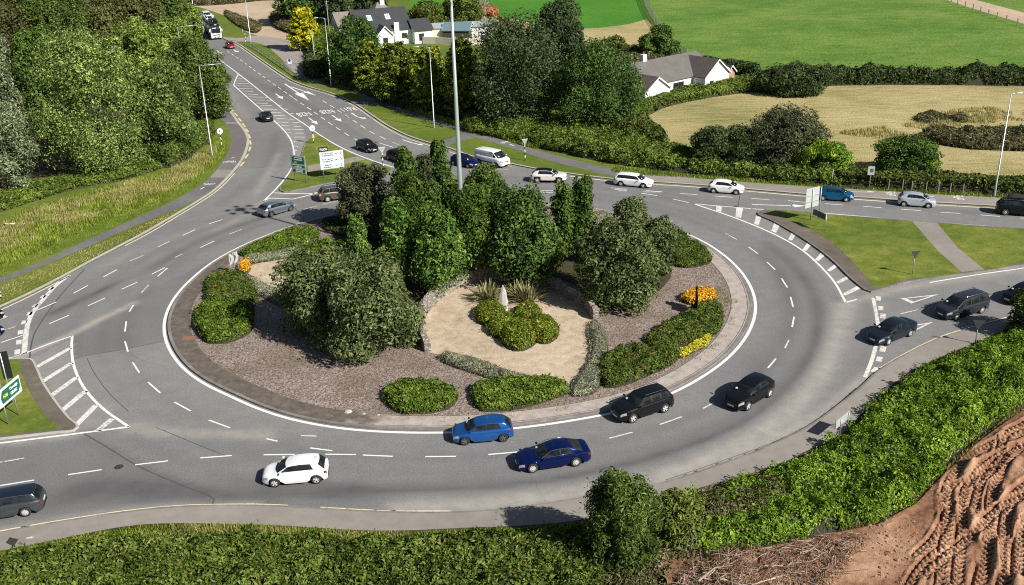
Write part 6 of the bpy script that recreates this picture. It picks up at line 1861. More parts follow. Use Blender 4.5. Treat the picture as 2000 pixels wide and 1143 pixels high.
crust += np.clip(hz * 1.2, 0, .5)
flat = pip(q, np.array(GL([(1640, 1075), (1720, 1040), (1800, 1060), (1810, 1110), (1740, 1160), (1600, 1160)])))
fd = np.where(flat, np.clip(dist_poly(q, np.vstack([GL([(1640, 1075), (1720, 1040), (1800, 1060), (1810, 1110), (1740, 1160), (1600, 1160), (1640, 1075)])])) / 1.1, 0, 1) * (.3 + noise(q, 1.2, 31, 3)), 0)
hz *= 1 - .6 * np.clip(fd, 0, 1); crust += .5 * fd
hz = np.where(inn, hz * np.clip(ed / .5, 0, 1) + .52, -.2)
nyy = shp[1]
I, J = np.meshgrid(np.arange(shp[0] - 1), np.arange(nyy - 1), indexing='ij')
Fq = np.stack([I * nyy + J, (I + 1) * nyy + J, (I + 1) * nyy + J + 1, I * nyy + J + 1], -1).reshape(-1, 4)
Fq = Fq[inn[Fq].any(1)]
me = fast_mesh('bare_earth', np.c_[q, hz], Fq, dirt_mat(), None, True)
at = me.attributes.new('crust', 'FLOAT', 'POINT'); at.data.foreach_set('value', crust.astype(np.float32))
tag(obj('bare_earth', me), kind='structure')
# clods and stones thrown about on the dug ground
rc = np.random.default_rng(77); cp = sample_poly(sp_, 6000, rc); cp = cp[(cp[:, 0] > lo[0]) & (cp[:, 0] < hi[0] - .2) & (cp[:, 1] > lo[1]) & (cp[:, 1] < hi[1] - .2)]
cp = cp[noise(cp, .7, 6, 2) > .5][:1500]
ci = np.clip(((cp - lo) / st).astype(int), 0, np.array(shp) - 1); cz = hz[ci[:, 0] * nyy + ci[:, 1]]
octv_ = np.array([(1, 0, 0), (0, 1, 0), (-1, 0, 0), (0, -1, 0), (0, 0, .8), (0, 0, -.8)]); ofc = np.array([(0, 1, 4), (1, 2, 4), (2, 3, 4), (3, 0, 4), (1, 0, 5), (2, 1, 5), (3, 2, 5), (0, 3, 5)])
sz_ = rc.lognormal(-3.1, .5, len(cp)); V = octv_[None] * sz_[:, None, None] * rc.uniform(.6, 1.4, (len(cp), 6, 1)) + np.c_[cp, cz + sz_ * .3][:, None, :]
tag(obj('soil_clods', fast_mesh('soil_clods', V.reshape(-1, 3), (ofc[None] + 6 * np.arange(len(cp))[:, None, None]).reshape(-1, 3), plain('clay_clod', (.27, .16, .1), .95, var=.5, vs=2))), kind='stuff')
# grubbed-out branches
rb = np.random.default_rng(33)
hp = spline(GL([(1330, 1140), (1430, 1104), (1540, 1082), (1620, 1066), (1690, 1062), (1680, 1100), (1620, 1140), (1560, 1200), (1330, 1200)]), .5, True)
M_DEAD = plain('dead_wood', (.42, .33, .26), .9, var=.5, vs=2); M_DEADD = plain('root_wood', (.14, .08, .055), .9, var=.5, vs=2)
pp = sample_poly(hp, 950, rb)
b = MB()
for i, p in enumerate(pp):
    L_ = rb.uniform(.3, 1.2) * (2.2 if i < 30 else 1); a = rb.uniform(0, 2 * pi); r_ = rb.uniform(.011, .024) * (3.2 if i < 30 else 1)
    hgt = .55 + .6 * noise(p[None], .9, 8, 2)[0] * rb.random(); dz = rb.normal(0, .25) * L_
    d = np.array([cos(a), sin(a)]); bend = rb.normal(0, .15, 2) * L_
    pts = [(p[0], p[1], hgt), (p[0] + d[0] * L_ * .5 + bend[0], p[1] + d[1] * L_ * .5 + bend[1], max(.15, hgt + dz * .5 + .05)), (p[0] + d[0] * L_, p[1] + d[1] * L_, max(.12, hgt + dz))]
    b.tube(pts, [r_, r_ * .8, r_ * .35], 4, mi=0 if rb.random() < .5 else 1, cap=False)
o = b.build('brush_pile', [M_DEAD, M_DEADD]); tag(o, None, None, None, 'stuff')
mb = mound('brush_litter', [(1330, 1122), (1450, 1094), (1540, 1078), (1640, 1060), (1700, 1060), (1660, 1120), (1580, 1200), (1330, 1200)], .6, 'rust', kind_tag='stuff', ls=.13, bscale=1.0, bump=.8, core=True, dens=.22, twig=dirt_mat(), edge=.8, asp=.25)
LM['litter'] = leaf_mat('dead_leaves', (.1, .06, .035), (.21, .125, .075), (.36, .25, .16), 1, .15)
mb.data.materials[0] = LM['litter']
# pale stems at the bush foot
b = MB()
for i in range(13):
    c = G(1330 + rb.uniform(-14, 30), 1088 + rb.uniform(-14, 8)); h = rb.uniform(1.2, 2.2)
    b.tube([(c[0], c[1], .1), (c[0] + rb.normal(0, .12), c[1] + .1, h * .5), (c[0] + rb.normal(0, .3), c[1] + .2, h)], [.02, .015, .006], 5)
tag(b.build('sapling_stems', M_BARKL), 'thin pale bare stems below the olive bush', 'saplings')
# ------------------------------------------------------------------ lamps, signs, fences
M_GALV = plain('galvanised_steel', (.5, .53, .55), .38, .55)
M_MAST = plain('mast_steel', (.55, .6, .64), .35, .5)
M_POST = plain('grey_post', (.42, .43, .43), .45, .5)
M_BOARDBK = plain('sign_back', (.55, .6, .58), .42, .35)
M_WBOARD = plain('white_sign_sheet', (.8, .82, .82), .4)
M_GREEN = plain('green_sign_sheet', (.004, .13, .075), .35)
M_DGREEN = plain('shaded_green_sheet', (.012, .09, .07), .4)
M_BLACK = plain('black_sign_sheet', (.012, .012, .013), .4)
M_SWHITE = plain('sign_lettering_white', (.82, .84, .84), .4)
M_SYEL = plain('sign_lettering_yellow', (.75, .62, .05), .4)
M_SBLUE = plain('sign_lettering_blue', (.03, .06, .16), .4)
M_YBOX = plain('yellow_box', (.75, .45, .02), .5)
M_SRED = plain('sign_red', (.5, .02, .02), .4)
M_LENS = plain('lamp_glass', (.7, .72, .7), .2)


def lamp(foot, ytop, tip, label, h=None, arm_rise=.15):
    b0 = G(*foot, .1); h = h or height_for(b0, ytop)
    root = empty('street_lamp', tuple(b0), 0, label, 'street lamp', 'street lamps along the roads')
    MB().tube([(0, 0, -.1), (0, 0, .1), (0, 0, 1.2), (0, 0, 1.25), (0, 0, h)], [.13, .13, .12, .09, .05], 10).build('column', M_GALV, root)
    # arm: horizontal offset of the tip at the lamp's height
    top = np.array([b0[0], b0[1], h]); s = scale_at(top)
    dx = (tip - PX(top)[0]) / s
    d = np.array([dx, 0]); 
    MB().tube([(0, 0, h - .5), (0, 0, h - .1), (dx * .08, 0, h), (dx * .8, 0, h + arm_rise)], [.05, .05, .042, .036], 8).build('arm', M_GALV, root)
    sg = 1 if dx > 0 else -1
    L = MB(); V = []
    for x_, w_, t_ in ((0, .06, .05), (.12, .12, .08), (.45, .15, .09), (.7, .11, .05)):
        V += [(dx * .8 + sg * (x_ - .05), -w_, h + arm_rise - .02), (dx * .8 + sg * (x_ - .05), w_, h + arm_rise - .02), (dx * .8 + sg * (x_ - .05), w_ * .7, h + arm_rise + t_), (dx * .8 + sg * (x_ - .05), -w_ * .7, h + arm_rise + t_)]
    L.add(V, [(i * 4 + k, i * 4 + (k + 1) % 4, i * 4 + 4 + (k + 1) % 4, i * 4 + 4 + k) for i in range(3) for k in range(4)] + [(0, 1, 2, 3)[::-1], (12, 13, 14, 15)], 0, True)
    L.build('luminaire', M_GALV, root, 40)
    MB().box((0, .1 if False else 0, .9), (.02, .26, .45)).build('door', M_POST, root)
    return root


lamp((415, 307), 130, 431, 'street lamp on the left verge by the round cycle sign')
lamp((647, 168), 37, 617, 'street lamp in front of the broad green garden tree')
lamp((848, 250), 94, 812, 'street lamp on the verge just left of the tall mast')
lamp((1942, 383), 186, 1986, 'street lamp by the clipped hedge at the right')
lamp((490, 84), 0, 500, 'street lamp beside the crash barrier, its head above the photo', h=11.8)
lamp((378, 20), 0, 384, 'farthest street lamp, behind the transporter', h=11.8)
lamp((374, 232), 54, 386, 'street lamp whose head sticks out of the trees below the transporter')

c = np.array([*G(907, 530)[:2], .1])
root = empty('lighting_mast', tuple(c), 0, 'very tall pale lighting mast in the middle of the roundabout', 'mast')
HM = 25.6
MB().tube([(0, 0, -.1), (0, 0, 8), (0, 0, 16), (0, 0, HM)], [.26, .22, .17, .11], 14).build('shaft', M_MAST, root)
b = MB()
b.lathe([(.0, HM - .1), (.55, HM - .1), (.6, HM), (.55, HM + .12), (0, HM + .15)], n=16)
for k in range(6):
    a = 2 * pi * k / 6 + .1; b.tube([(0, 0, HM), (1.3 * cos(a), 1.3 * sin(a), HM - .05)], .05, 6)
b.build('head_frame', M_GALV, root)
for k in range(6):
    a = 2 * pi * k / 6 + .1
    m = MB().box((0, 0, 0), (.5, .55, .22), M=Matrix.Rotation(a, 3, 'Z') @ Matrix.Rotation(.35, 3, 'Y')); m.box((.06, 0, -.13), (.42, .46, .02), M=Matrix.Rotation(a, 3, 'Z') @ Matrix.Rotation(.35, 3, 'Y'), mi=1)
    o = m.build('floodlight', [M_GALV, M_LENS], root); o.location = (1.5 * cos(a), 1.5 * sin(a), HM - .12)


def utility_pole(foot, ytop, label, mat, r=.11):
    b0 = G(*foot, .1); h = height_for(b0, ytop); b = MB().tube([(0, 0, -.1), (0, 0, h)], [r, r * .75], 8)
    b.box((0, 0, h - .3), (.9, .08, .1)); o = b.build('utility_pole', mat); o.location = b0; return tag(o, label, 'pole')


utility_pole((616, 130), 61, 'short pale pole in front of the golden conifer', plain('pale_pole', (.42, .38, .33), .8)); utility_pole((646, 92), 2, 'taller wooden pole behind the broad green tree', plain('timber_pole', (.3, .25, .2), .9))


def board_text(parent, name, body, mat, o, u, z, n, size, maxw=None, xo=0.0):
    """lettering standing on a board: o centre (x,y), u along, n outward"""
    V, F = text_mesh(body, size, .004, .012)
    if not V: return
    xs = [v[0] for v in V]; w = max(xs) - min(xs); k = 1.0
    if maxw and w > maxw: k = maxw / w
    m = MB(); m.add([(o[0] + u[0] * (v[0] * k + xo) + n[0] * (.02 + v[2]), o[1] + u[1] * (v[0] * k + xo) + n[1] * (.02 + v[2]), z + v[1]) for v in V], F)
    return m.build(name, mat, parent)


def sign_board(fl, fr, tl, tr, bl_y, label, face, back, front, cat='road sign', name='road_sign', postr=.045, extra_posts=0, over=.0, thick=.05, posts_mat=None, shape=None):
    """two posts at picture feet fl, fr; board between picture columns tl, tr (x, y of the top corners), bottom at bl_y of the left corner"""
    A = G(*fl, .12); B_ = G(*fr, .12)
    u = (B_ - A)[:2]; D = np.linalg.norm(u); u /= D
    n = np.array([u[1], -u[0]])
    if n @ (-A[:2]) < 0: n = -n          # n points to the photographer
    mid = (A + B_)[:2] / 2
    root = empty(name, (mid[0], mid[1], .12), 0, label, cat)
    # extents along u from picture columns
    def along(px, base):
        lo, hi = -9, 9
        z = height_for(base, px[1])
        f = lambda t: PX((mid[0] + u[0] * t, mid[1] + u[1] * t, z))[0] - px[0]
        sgn = 1 if f(9) > f(-9) else -1
        for _ in range(50):
            m = (lo + hi) / 2
            if f(m) * sgn < 0: lo = m
            else: hi = m
        return (lo + hi) / 2
    t0 = along(tl, A); t1 = along(tr, B_)
    if t0 > t1: t0, t1 = t1, t0
    pl_ = mid + u * t0; zt = height_for((pl_[0], pl_[1]), tl[1] if (tl[0] < tr[0]) == (PX((*pl_, 0))[0] < PX((*(mid + u * t1), 0))[0]) else tr[1]) ; zb = height_for((pl_[0], pl_[1]), bl_y)
    zt = max(zt, zb + .3)
    fdir = n * face
    c_ = (t0 + t1) / 2
    m = MB(); rz = atan2(u[1], u[0])
    m.box((u[0] * c_ + fdir[0] * .07, u[1] * c_ + fdir[1] * .07, (zt + zb) / 2 - .12), (t1 - t0, thick, zt - zb), rz, 0)
    root_b = m.build('board', back, root)
    m = MB().box((u[0] * c_ + fdir[0] * (.07 + thick / 2 + .003), u[1] * c_ + fdir[1] * (.07 + thick / 2 + .003), (zt + zb) / 2 - .12), (t1 - t0 - .06, .006, zt - zb - .06), rz, 0)
    m.build('face', front, root)
    for P in (A, B_):
        MB().tube([(P[0] - mid[0], P[1] - mid[1], -.1), (P[0] - mid[0], P[1] - mid[1], zt - .12 - .05)], postr, 8).build('post', posts_mat or M_POST, root)
    return dict(root=root, u=u if face > 0 else u, n=fdir, c=c_, t0=t0, t1=t1, zb=zb - .12, zt=zt - .12, off=.07 + thick / 2 + .006, mid=mid)


def reading_u(S):
    """direction in which a reader of the face sees text run"""
    n = S['n']; return np.array([-n[1], n[0]])


def panel(S, x0, x1, z0, z1, mats, pts=None, name='panel', lift=.004):
    """coloured panel on the face in reader coordinates, x from -w/2..w/2"""
    ru = reading_u(S); sgn = 1 if ru @ S['u'] > 0 else -1
    o = S['u'] * S['c']
    pts = pts or [(x0, z0), (x1, z0), (x1, z1), (x0, z1)]
    k = S['off'] + lift
    V = [(o[0] + ru[0] * x + S['n'][0] * k, o[1] + ru[1] * x + S['n'][1] * k, z) for x, z in pts]
    m = MB().add(V, [tuple(range(len(V)))]); return m.build(name, mats, S['root'])


def put_text(S, body, x, z, size, mat, maxw=None, lift=.010):
    ru = reading_u(S); o = S['u'] * S['c'] + S['n'] * (S['off'] + lift - .02) + ru * x
    board_text(S['root'], 'lettering', body, mat, o, ru, z, S['n'], size, maxw)


# white direction sign with three arrowed panels
S = sign_board((632.8, 348.3), (666.4, 343.8), (623, 297.7), (669, 292), 332, 'large white direction sign listing three places with chevrons', 1, M_BOARDBK, M_WBOARD, postr=.06)
w = S['t1'] - S['t0']; H_ = S['zt'] - S['zb']
rows = [('Carraig Uí Leighin', 'CARRIGALINE', 'R611'), ('Bun an Tábhairne', 'CROSSHAVEN', 'R612'), ('Seanbhaile', 'SHANBALLY', 'R613')]
for i, (a, b_, r_) in enumerate(rows):
    zc = S['zt'] - H_ * (i + .5) / 3; hh = H_ / 3 * .43
    for k, (x0, x1) in enumerate([(0, 0)]):
        m_ = .025
        panel(S, -w * .47, w * .47, zc - hh, zc + hh, M_SBLUE, [(-w * .47, zc - hh), (w * .40, zc - hh), (w * .475, zc), (w * .40, zc + hh), (-w * .47, zc + hh)], 'panel_border')
        panel(S, 0, 0, 0, 0, M_WBOARD, [(-w * .47 + m_, zc - hh + m_), (w * .395, zc - hh + m_), (w * .465, zc), (w * .395, zc + hh - m_), (-w * .47 + m_, zc + hh - m_)], 'panel', .007)
    put_text(S, a, -w * .17, zc + hh * .42, .2, M_SBLUE, w * .55); put_text(S, b_, -w * .17, zc - hh * .42, .22, M_SBLUE, w * .55); put_text(S, r_, w * .22, zc, .22, M_SBLUE)
    panel(S, 0, 0, 0, 0, M_SBLUE, [(w * .35, zc - hh * .7), (w * .385, zc - hh * .7), (w * .43, zc), (w * .385, zc + hh * .7), (w * .35, zc + hh * .7), (w * .392, zc)], 'chevron', .009)
ru = reading_u(S); x0 = -w * .5
# small black plate on top at the left
bx = MB(); o_ = S['u'] * S['c'] + ru * (-w * .32); bx.box((o_[0] + S['n'][0] * .05, o_[1] + S['n'][1] * .05, S['zt'] + .32), (w * .38, .04, .6), atan2(ru[1], ru[0])); bx.build('top_plate', M_BLACK, S['root'])
V, F = text_mesh('TRUCKS', .36, .004, .03); k = w * .33 / (max(v[0] for v in V) - min(v[0] for v in V))
MB().add([(o_[0] + ru[0] * v[0] * k + S['n'][0] * .085, o_[1] + ru[1] * v[0] * k + S['n'][1] * .085, S['zt'] + .3 + v[1]) for v in V], F).build('lettering', M_SWHITE, S['root'])

# green direction sign
S = sign_board((577, 353.4), (598.7, 356.8), (567.4, 301.7), (595.8, 306.5), 336.4, 'green direction sign with three panels, one showing a ferry', 1, M_BOARDBK, plain('sign_grey', (.28, .33, .34), .4), postr=.05)
w = S['t1'] - S['t0']; H_ = S['zt'] - S['zb']
for (f0, f1, L1, L2) in ((.03, .49, 'Rinn an Scidigh', 'RINGASKIDDY'), (.52, .70, None, None), (.73, .97, 'An Seanbhaile', 'SHANBALLY')):
    z1, z0 = S['zt'] - H_ * f0, S['zt'] - H_ * f1; zc = (z0 + z1) / 2; m_ = .05
    sh = lambda m: [(-w * .42 + m, z0 + m), (w * .46 - m, z0 + m), (w * .46 - m, z1 - m), (-w * .34 + m * .5, z1 - m), (-w * .45 + m * 1.2, zc + (z1 - z0) * .12)]
    panel(S, 0, 0, 0, 0, M_SWHITE, sh(0), 'panel_border'); panel(S, 0, 0, 0, 0, M_GREEN, sh(m_), 'panel', .007)
    if L1:
        hh = z1 - z0; big = hh > H_ * .4
        put_text(S, L1, w * .03, z1 - hh * (.2 if big else .3), .2, M_SWHITE, w * .7); put_text(S, L2, w * .03, z1 - hh * (.46 if big else .68), .21, M_SWHITE, w * .7)
        if big: put_text(S, 'N28', -w * .18, z0 + hh * .2, .24, M_SYEL)
    else:
        panel(S, 0, 0, 0, 0, M_SWHITE, [(-w * .3, zc + .02), (-w * .22, zc - .13), (w * .2, zc - .13), (w * .27, zc + .02), (w * .05, zc + .05), (w * .03, zc + .14), (-w * .08, zc + .14), (-w * .1, zc + .05)], 'ferry_symbol', .01)
        panel(S, 0, 0, 0, 0, M_BLACK, [(-w * .02, zc - .07), (w * .12, zc - .07), (w * .1, zc), (w * .02, zc + .01)], 'car_symbol', .013); panel(S, 0, 0, 0, 0, M_BLACK, [(-w * .2, zc - .06), (-w * .1, zc - .06), (-w * .1, zc - .02), (-w * .2, zc - .02)], 'car_symbol', .013)

# left green arrow sign
S = sign_board((16.5, 829), (36.5, 811), (-8, 768), (36, 753), 800, 'green and white arrow sign for Cork in front of a dark tilted sign', 1, M_BOARDBK, M_WBOARD, postr=.04)
w = S['t1'] - S['t0']; H_ = S['zt'] - S['zb']; zc = (S['zt'] + S['zb']) / 2; q = H_ * .36
panel(S, 0, 0, 0, 0, M_GREEN, [(-w * .36, zc - q), (w * .36, zc - q), (w * .46, zc - q * .3), (w * .46, zc + q), (-w * .30, zc + q), (-w * .4, zc)], 'panel')
put_text(S, 'N28', -w * .19, zc - q * .05, .3, M_SYEL, w * .24); put_text(S, 'Corcaigh', w * .19, zc + q * .4, .26, M_SWHITE, w * .46); put_text(S, 'CORK', w * .16, zc - q * .4, .28, M_SWHITE, w * .4)
# dark edge-on sign behind it
S = sign_board((10, 790), (24, 787), (-6, 690), (12, 684), 742, 'dark back of a tall leaning sign behind the Cork arrow sign', -1, M_BLACK, M_WBOARD, postr=.045, posts_mat=M_GALV)

# big pale sign back on the east island and its green neighbour
S = sign_board((1583, 430), (1599, 426), (1576, 370), (1603, 358.5), 408, 'big pale sign seen from behind on the right island', -1, M_BOARDBK, M_WBOARD, postr=.055)
b = MB(); rz = atan2(S['u'][1], S['u'][0])
for f in (.3, .62): b.box((S['u'][0] * S['c'] - S['n'][0] * -.0, S['u'][1] * S['c'] - S['n'][1] * 0, S['zb'] + (S['zt'] - S['zb']) * f), (S['t1'] - S['t0'] - .1, .03, .06), rz)
b.build('rail', M_GALV, S['root'])
S = sign_board((1591.8, 441.5), (1611.5, 451), (1590.5, 407), (1615, 417.5), 419, 'small dark green sign seen from behind on the right island', 1, M_POST, M_DGREEN, postr=.04)
w = S['t1'] - S['t0']; zc = (S['zt'] + S['zb']) / 2
panel(S, 0, 0, 0, 0, plain('dark_panel', (.008, .06, .03), .4), [(-w * .05, S['zb'] + .1), (w * .38, S['zb'] + .1), (w * .44, zc), (w * .38, S['zt'] - .1), (-w * .05, S['zt'] - .1)], 'panel')
for dz in (.18, .0, -.18): panel(S, 0, 0, 0, 0, plain('faint_lettering', (.05, .2, .17), .4), [(-w * .42, zc + dz - .04), (-w * .12, zc + dz - .04), (-w * .12, zc + dz + .04), (-w * .42, zc + dz + .04)], 'lettering', .006)
# white sign over the bramble bank
sign_board((1640, 853), (1654.3, 841), (1634, 824), (1660, 810), 839.5, 'white rectangular sign on two posts beside the near footway', -1, M_BOARDBK, M_WBOARD, postr=.035)
# car park sign
S = sign_board((563.5, 136.5), (567.5, 136.5), (561, 115), (569.3, 114.5), 125, 'small white sign with a blue disc beside the car park', 1, M_BOARDBK, M_WBOARD, postr=.04)
zc = (S['zt'] + S['zb']) / 2; h = S['zt'] - S['zb']
panel(S, 0, 0, 0, 0, plain('blue_disc', (.02, .08, .4), .4), [(.32 * cos(a), zc + h * .2 + .28 * sin(a)) for a in np.linspace(0, 2 * pi, 15)[:-1]], 'disc')
# dark notice board by the hedge
S = sign_board((1795.5, 357), (1806, 359), (1795, 322), (1808, 325), 342, 'tall dark notice board in front of the roadside hedge', 1, M_BLACK, plain('dark_notice', (.02, .035, .03), .4), postr=.04, posts_mat=M_BLACK)
w = S['t1'] - S['t0']; h = S['zt'] - S['zb']
for i, f in enumerate((.85, .72, .5, .38, .26)): panel(S, 0, 0, 0, 0, plain('notice_stripe', (.12, .2, .1), .5) if i % 2 else plain('notice_grey', (.2, .22, .22), .5), [(-w * .38, S['zb'] + h * f - .05), (w * .3, S['zb'] + h * f - .05), (w * .3, S['zb'] + h * f + .05), (-w * .38, S['zb'] + h * f + .05)], 'lettering')


# chevron signs on the roundabout
def chevrons(fl, fr, top, face, label, back, front):
    A = G(*fl, .12); B_ = G(*fr, .12); u = (B_ - A)[:2]; D = np.linalg.norm(u); u /= D; n = np.array([u[1], -u[0]])
    if n @ (-A[:2]) < 0: n = -n
    mid = (A + B_)[:2] / 2; root = empty('chevron_sign', (mid[0], mid[1], .12), 0, label, 'road sign')
    h = height_for(A, top) - .12; W_ = D * 1.25; hb = 1.05
    for i in range(2):
        x0 = -W_ / 2 + W_ * i / 2; wd = W_ / 2
        pts = [(x0, h - hb), (x0 + wd * .5, h - hb), (x0 + wd, h - hb / 2), (x0 + wd * .5, h), (x0, h), (x0 + wd * .5, h - hb / 2)]
        for k, (mt, off) in enumerate(((back, -.02), (front, .02))):
            V = [(u[0] * x + n[0] * off, u[1] * x + n[1] * off, z) for x, z in pts]; m = MB().add(V, [(0, 1, 2, 5), (5, 2, 3, 4)]); 
            if k == 0:
                V2 = [(u[0] * x + n[0] * .02, u[1] * x + n[1] * .02, z) for x, z in pts]; m.add(V + V2, [(i_, (i_ + 1) % 6, 6 + (i_ + 1) % 6, 6 + i_) for i_ in range(6)])
            m.build('chevron' if k == 0 else 'chevron_face', mt, root)
    for x in (-D / 2, 0, D / 2): MB().tube([(u[0] * x - n[0] * .06, u[1] * x - n[1] * .06, -.1), (u[0] * x - n[0] * .06, u[1] * x - n[1] * .06, h)], .035, 8).build('post', M_POST, root)


chevrons((454, 543), (469, 536), 497, 1, 'pale back of the chevron sign on the left of the roundabout', M_BOARDBK, M_BOARDBK)
c0 = G(1360, 612); dv = np.array([c0[0], c0[1]]); dv /= np.linalg.norm(dv)
b = MB(); root = empty('chevron_sign', (c0[0], c0[1], .12), atan2(dv[1], dv[0]) + .08, 'dark chevron sign seen edge on before the orange flowers', 'road sign')
b.box((0, 0, 1.25), (1.7, .06, 1.1)).box((.35, 0, 2.0), (.7, .06, .45)); b.build('board', M_BLACK, root)
MB().tube([(-.6, .06, -.1), (-.6, .06, 1.8)], .04, 8).build('post', M_BLACK, root); MB().tube([(.6, .06, -.1), (.6, .06, 2.1)], .04, 8).build('post', M_BLACK, root)
m = MB()
for k in range(3): m.add([(-.75 + k * .5, -.034, .75), (-.55 + k * .5, -.034, .75), (-.3 + k * .5, -.034, 1.25), (-.55 + k * .5, -.034, 1.75), (-.75 + k * .5, -.034, 1.75), (-.5 + k * .5, -.034, 1.25)], [(0, 1, 2, 5), (5, 2, 3, 4)])
m.build('chevron', M_SWHITE, root)


# posts with round or triangular heads
def post_sign(foot, ytop, head, label, banded=True, facing=1, r=.38, box=False, post_mat=None, name='road_sign', hz=None):
    b0 = G(*foot, .12); h = height_for(b0, ytop) - .12
    d = -b0[:2] / np.linalg.norm(b0[:2])          # towards the photographer
    root = empty(name, tuple(b0), atan2(d[1], d[0]) + (0.25 if hz is None else hz), label, 'road sign' if head else 'post')
    ph = h if not head else h - r * .6
    if banded:
        nb = 7; m = MB()
        for k in range(nb): m.tube([(0, 0, ph * k / nb - (.1 if k == 0 else 0)), (0, 0, ph * (k + 1) / nb)], .06, 8, k % 2, True, k in (0, nb - 1))
        m.build('post', [M_BLACK, M_SWHITE], root)
    else: MB().tube([(0, 0, -.1), (0, 0, ph)], .042, 8).build('post', post_mat or M_POST, root)
    x = .06
    def disc(rad, zc, xx, mat, nm, n=20, tri=0, th=.02):
        if tri: pts = [(rad * sin(a), zc + rad * cos(a) * tri) for a in (pi, pi / 3, -pi / 3)]
        else: pts = [(rad * cos(a), zc + rad * sin(a)) for a in np.linspace(0, 2 * pi, n + 1)[:-1]]
        k = len(pts); V = [(xx, y, z) for y, z in pts] + [(xx + th, y, z) for y, z in pts]
        MB().add(V, [tuple(range(k))[::-1], tuple(range(k, 2 * k))] + [(i, (i + 1) % k, k + (i + 1) % k, k + i) for i in range(k)]).build(nm, mat, root)
    if head == 'round':
        zc = h - r; disc(r, zc, x, M_BOARDBK, 'disc'); disc(r * .92, zc, x + .021, M_WBOARD, 'face', th=.004)
        MB().box((x + .03, -.03, zc - .02), (.006, .09, r * 1.1)).box((x + .03, .13, zc - .1), (.006, .1, .16)).build('symbol', M_BLACK, root)
    elif head == 'roundback':
        disc(r, h - r, x, M_BOARDBK, 'disc')
    elif head == 'yield':
        zc = h - r * .5; disc(r, zc, x, M_SRED if facing > 0 else M_BOARDBK, 'board', tri=1)
        disc(r * .62, zc, x + .021, M_SWHITE if facing > 0 else M_GALV, 'face', tri=1, th=.004)
    elif head == 'yieldback':
        zc = h - r * .5; disc(r, zc, x, plain('dark_sign_back', (.05, .052, .055), .5), 'board', tri=1)
    elif head == 'square':
        MB().box((x, 0, h - r), (.03, r * 1.5, r * 2)).build('board', M_BOARDBK, root); MB().box((x + .02, .05, h - r * .95), (.006, r * .8, r * .9)).build('symbol', plain('dark_symbol', (.06, .09, .1), .5), root)
    elif head == 'diamond':
        pts = [(0, h - 2 * r), (r, h - r), (0, h), (-r, h - r)]; MB().add([(x, y, z) for y, z in pts] + [(x + .03, y, z) for y, z in pts], [(0, 1, 2, 3)[::-1], (4, 5, 6, 7)] + [(i, (i + 1) % 4, 4 + (i + 1) % 4, 4 + i) for i in range(4)]).build('board', M_BOARDBK, root)
    if box: MB().box((.09, 0, ph * .42), (.2, .3, .4)).build('yellow_box', M_YBOX, root)
    return root


post_sign((612.5, 279.5), 244.5, 'round', 'round sign on a striped post with a yellow box, at the signed island', box=True, r=.42)
post_sign((433.5, 287.5), 250.5, 'round', 'round sign on a striped post beside the left cycle track', r=.42)
post_sign((748.7, 329.5), 287, 'yield', 'give way triangle on a striped post before the dark hatchbacks', facing=-1, r=.55)
post_sign((1025.5, 314), 271, 'yield', 'give way triangle on a striped post beside the white van', facing=-1, r=.5)
post_sign((1782, 536), 490, 'yieldback', 'dark back of a give way triangle on the right island grass', banded=False, r=.5, hz=.5)
post_sign((1904.5, 672), 625, 'yieldback', 'dark back of a give way triangle by the near right footway', banded=False, r=.55, hz=.3)
post_sign((1697.5, 368), 325, 'square', 'square grey sign on a pole by the right-hand footway', banded=False, r=.5)
post_sign((1624, 364), 331, None, 'bare grey post by the right-hand footway behind the blue car', banded=False)
post_sign((480.5, 85), 62, None, 'striped post at the head of the crash barrier', name='marker_post')
post_sign((414.5, 44), 26, 'diamond', 'pale diamond sign back beside the transporter', banded=False, r=.75)
post_sign((2.5, 583), 556, None, 'striped post at the left edge beside the kerb', name='marker_post')
post_sign((475.5, 72), 56, None, 'thin grey post on the verge by the transporter', banded=False, name='marker_post')

# crash barrier
P = spline(GL([(479, 87), (495, 95), (520, 111), (545, 128), (566, 143), (581, 153)], .12), 1.2)
root = empty('crash_barrier', tuple(P[0]), 0, 'long grey steel crash barrier along the grass strip beside the red car', 'barrier')
L_ = P - P[0]; T = np.gradient(L_[:, :2], axis=0); T /= np.linalg.norm(T, axis=1)[:, None]; Nn = np.c_[T[:, 1], -T[:, 0]]
prof = [(0, .42), (.06, .46), (.06, .52), (0, .57), (.06, .62), (.06, .68), (0, .72)]
V = []; 
for i in range(len(L_)):
    for d, z in prof: V.append((L_[i, 0] + Nn[i, 0] * d, L_[i, 1] + Nn[i, 1] * d, z))
k = len(prof); MB().add(V, [(i * k + j, i * k + j + 1, (i + 1) * k + j + 1, (i + 1) * k + j) for i in range(len(L_) - 1) for j in range(k - 1)]).build('rail', M_GALV, root)
for i in range(0, len(L_), 3): MB().box((L_[i, 0] - Nn[i, 0] * .08, L_[i, 1] - Nn[i, 1] * .08, .3), (.1, .08, .84)).build('post', M_POST, root)


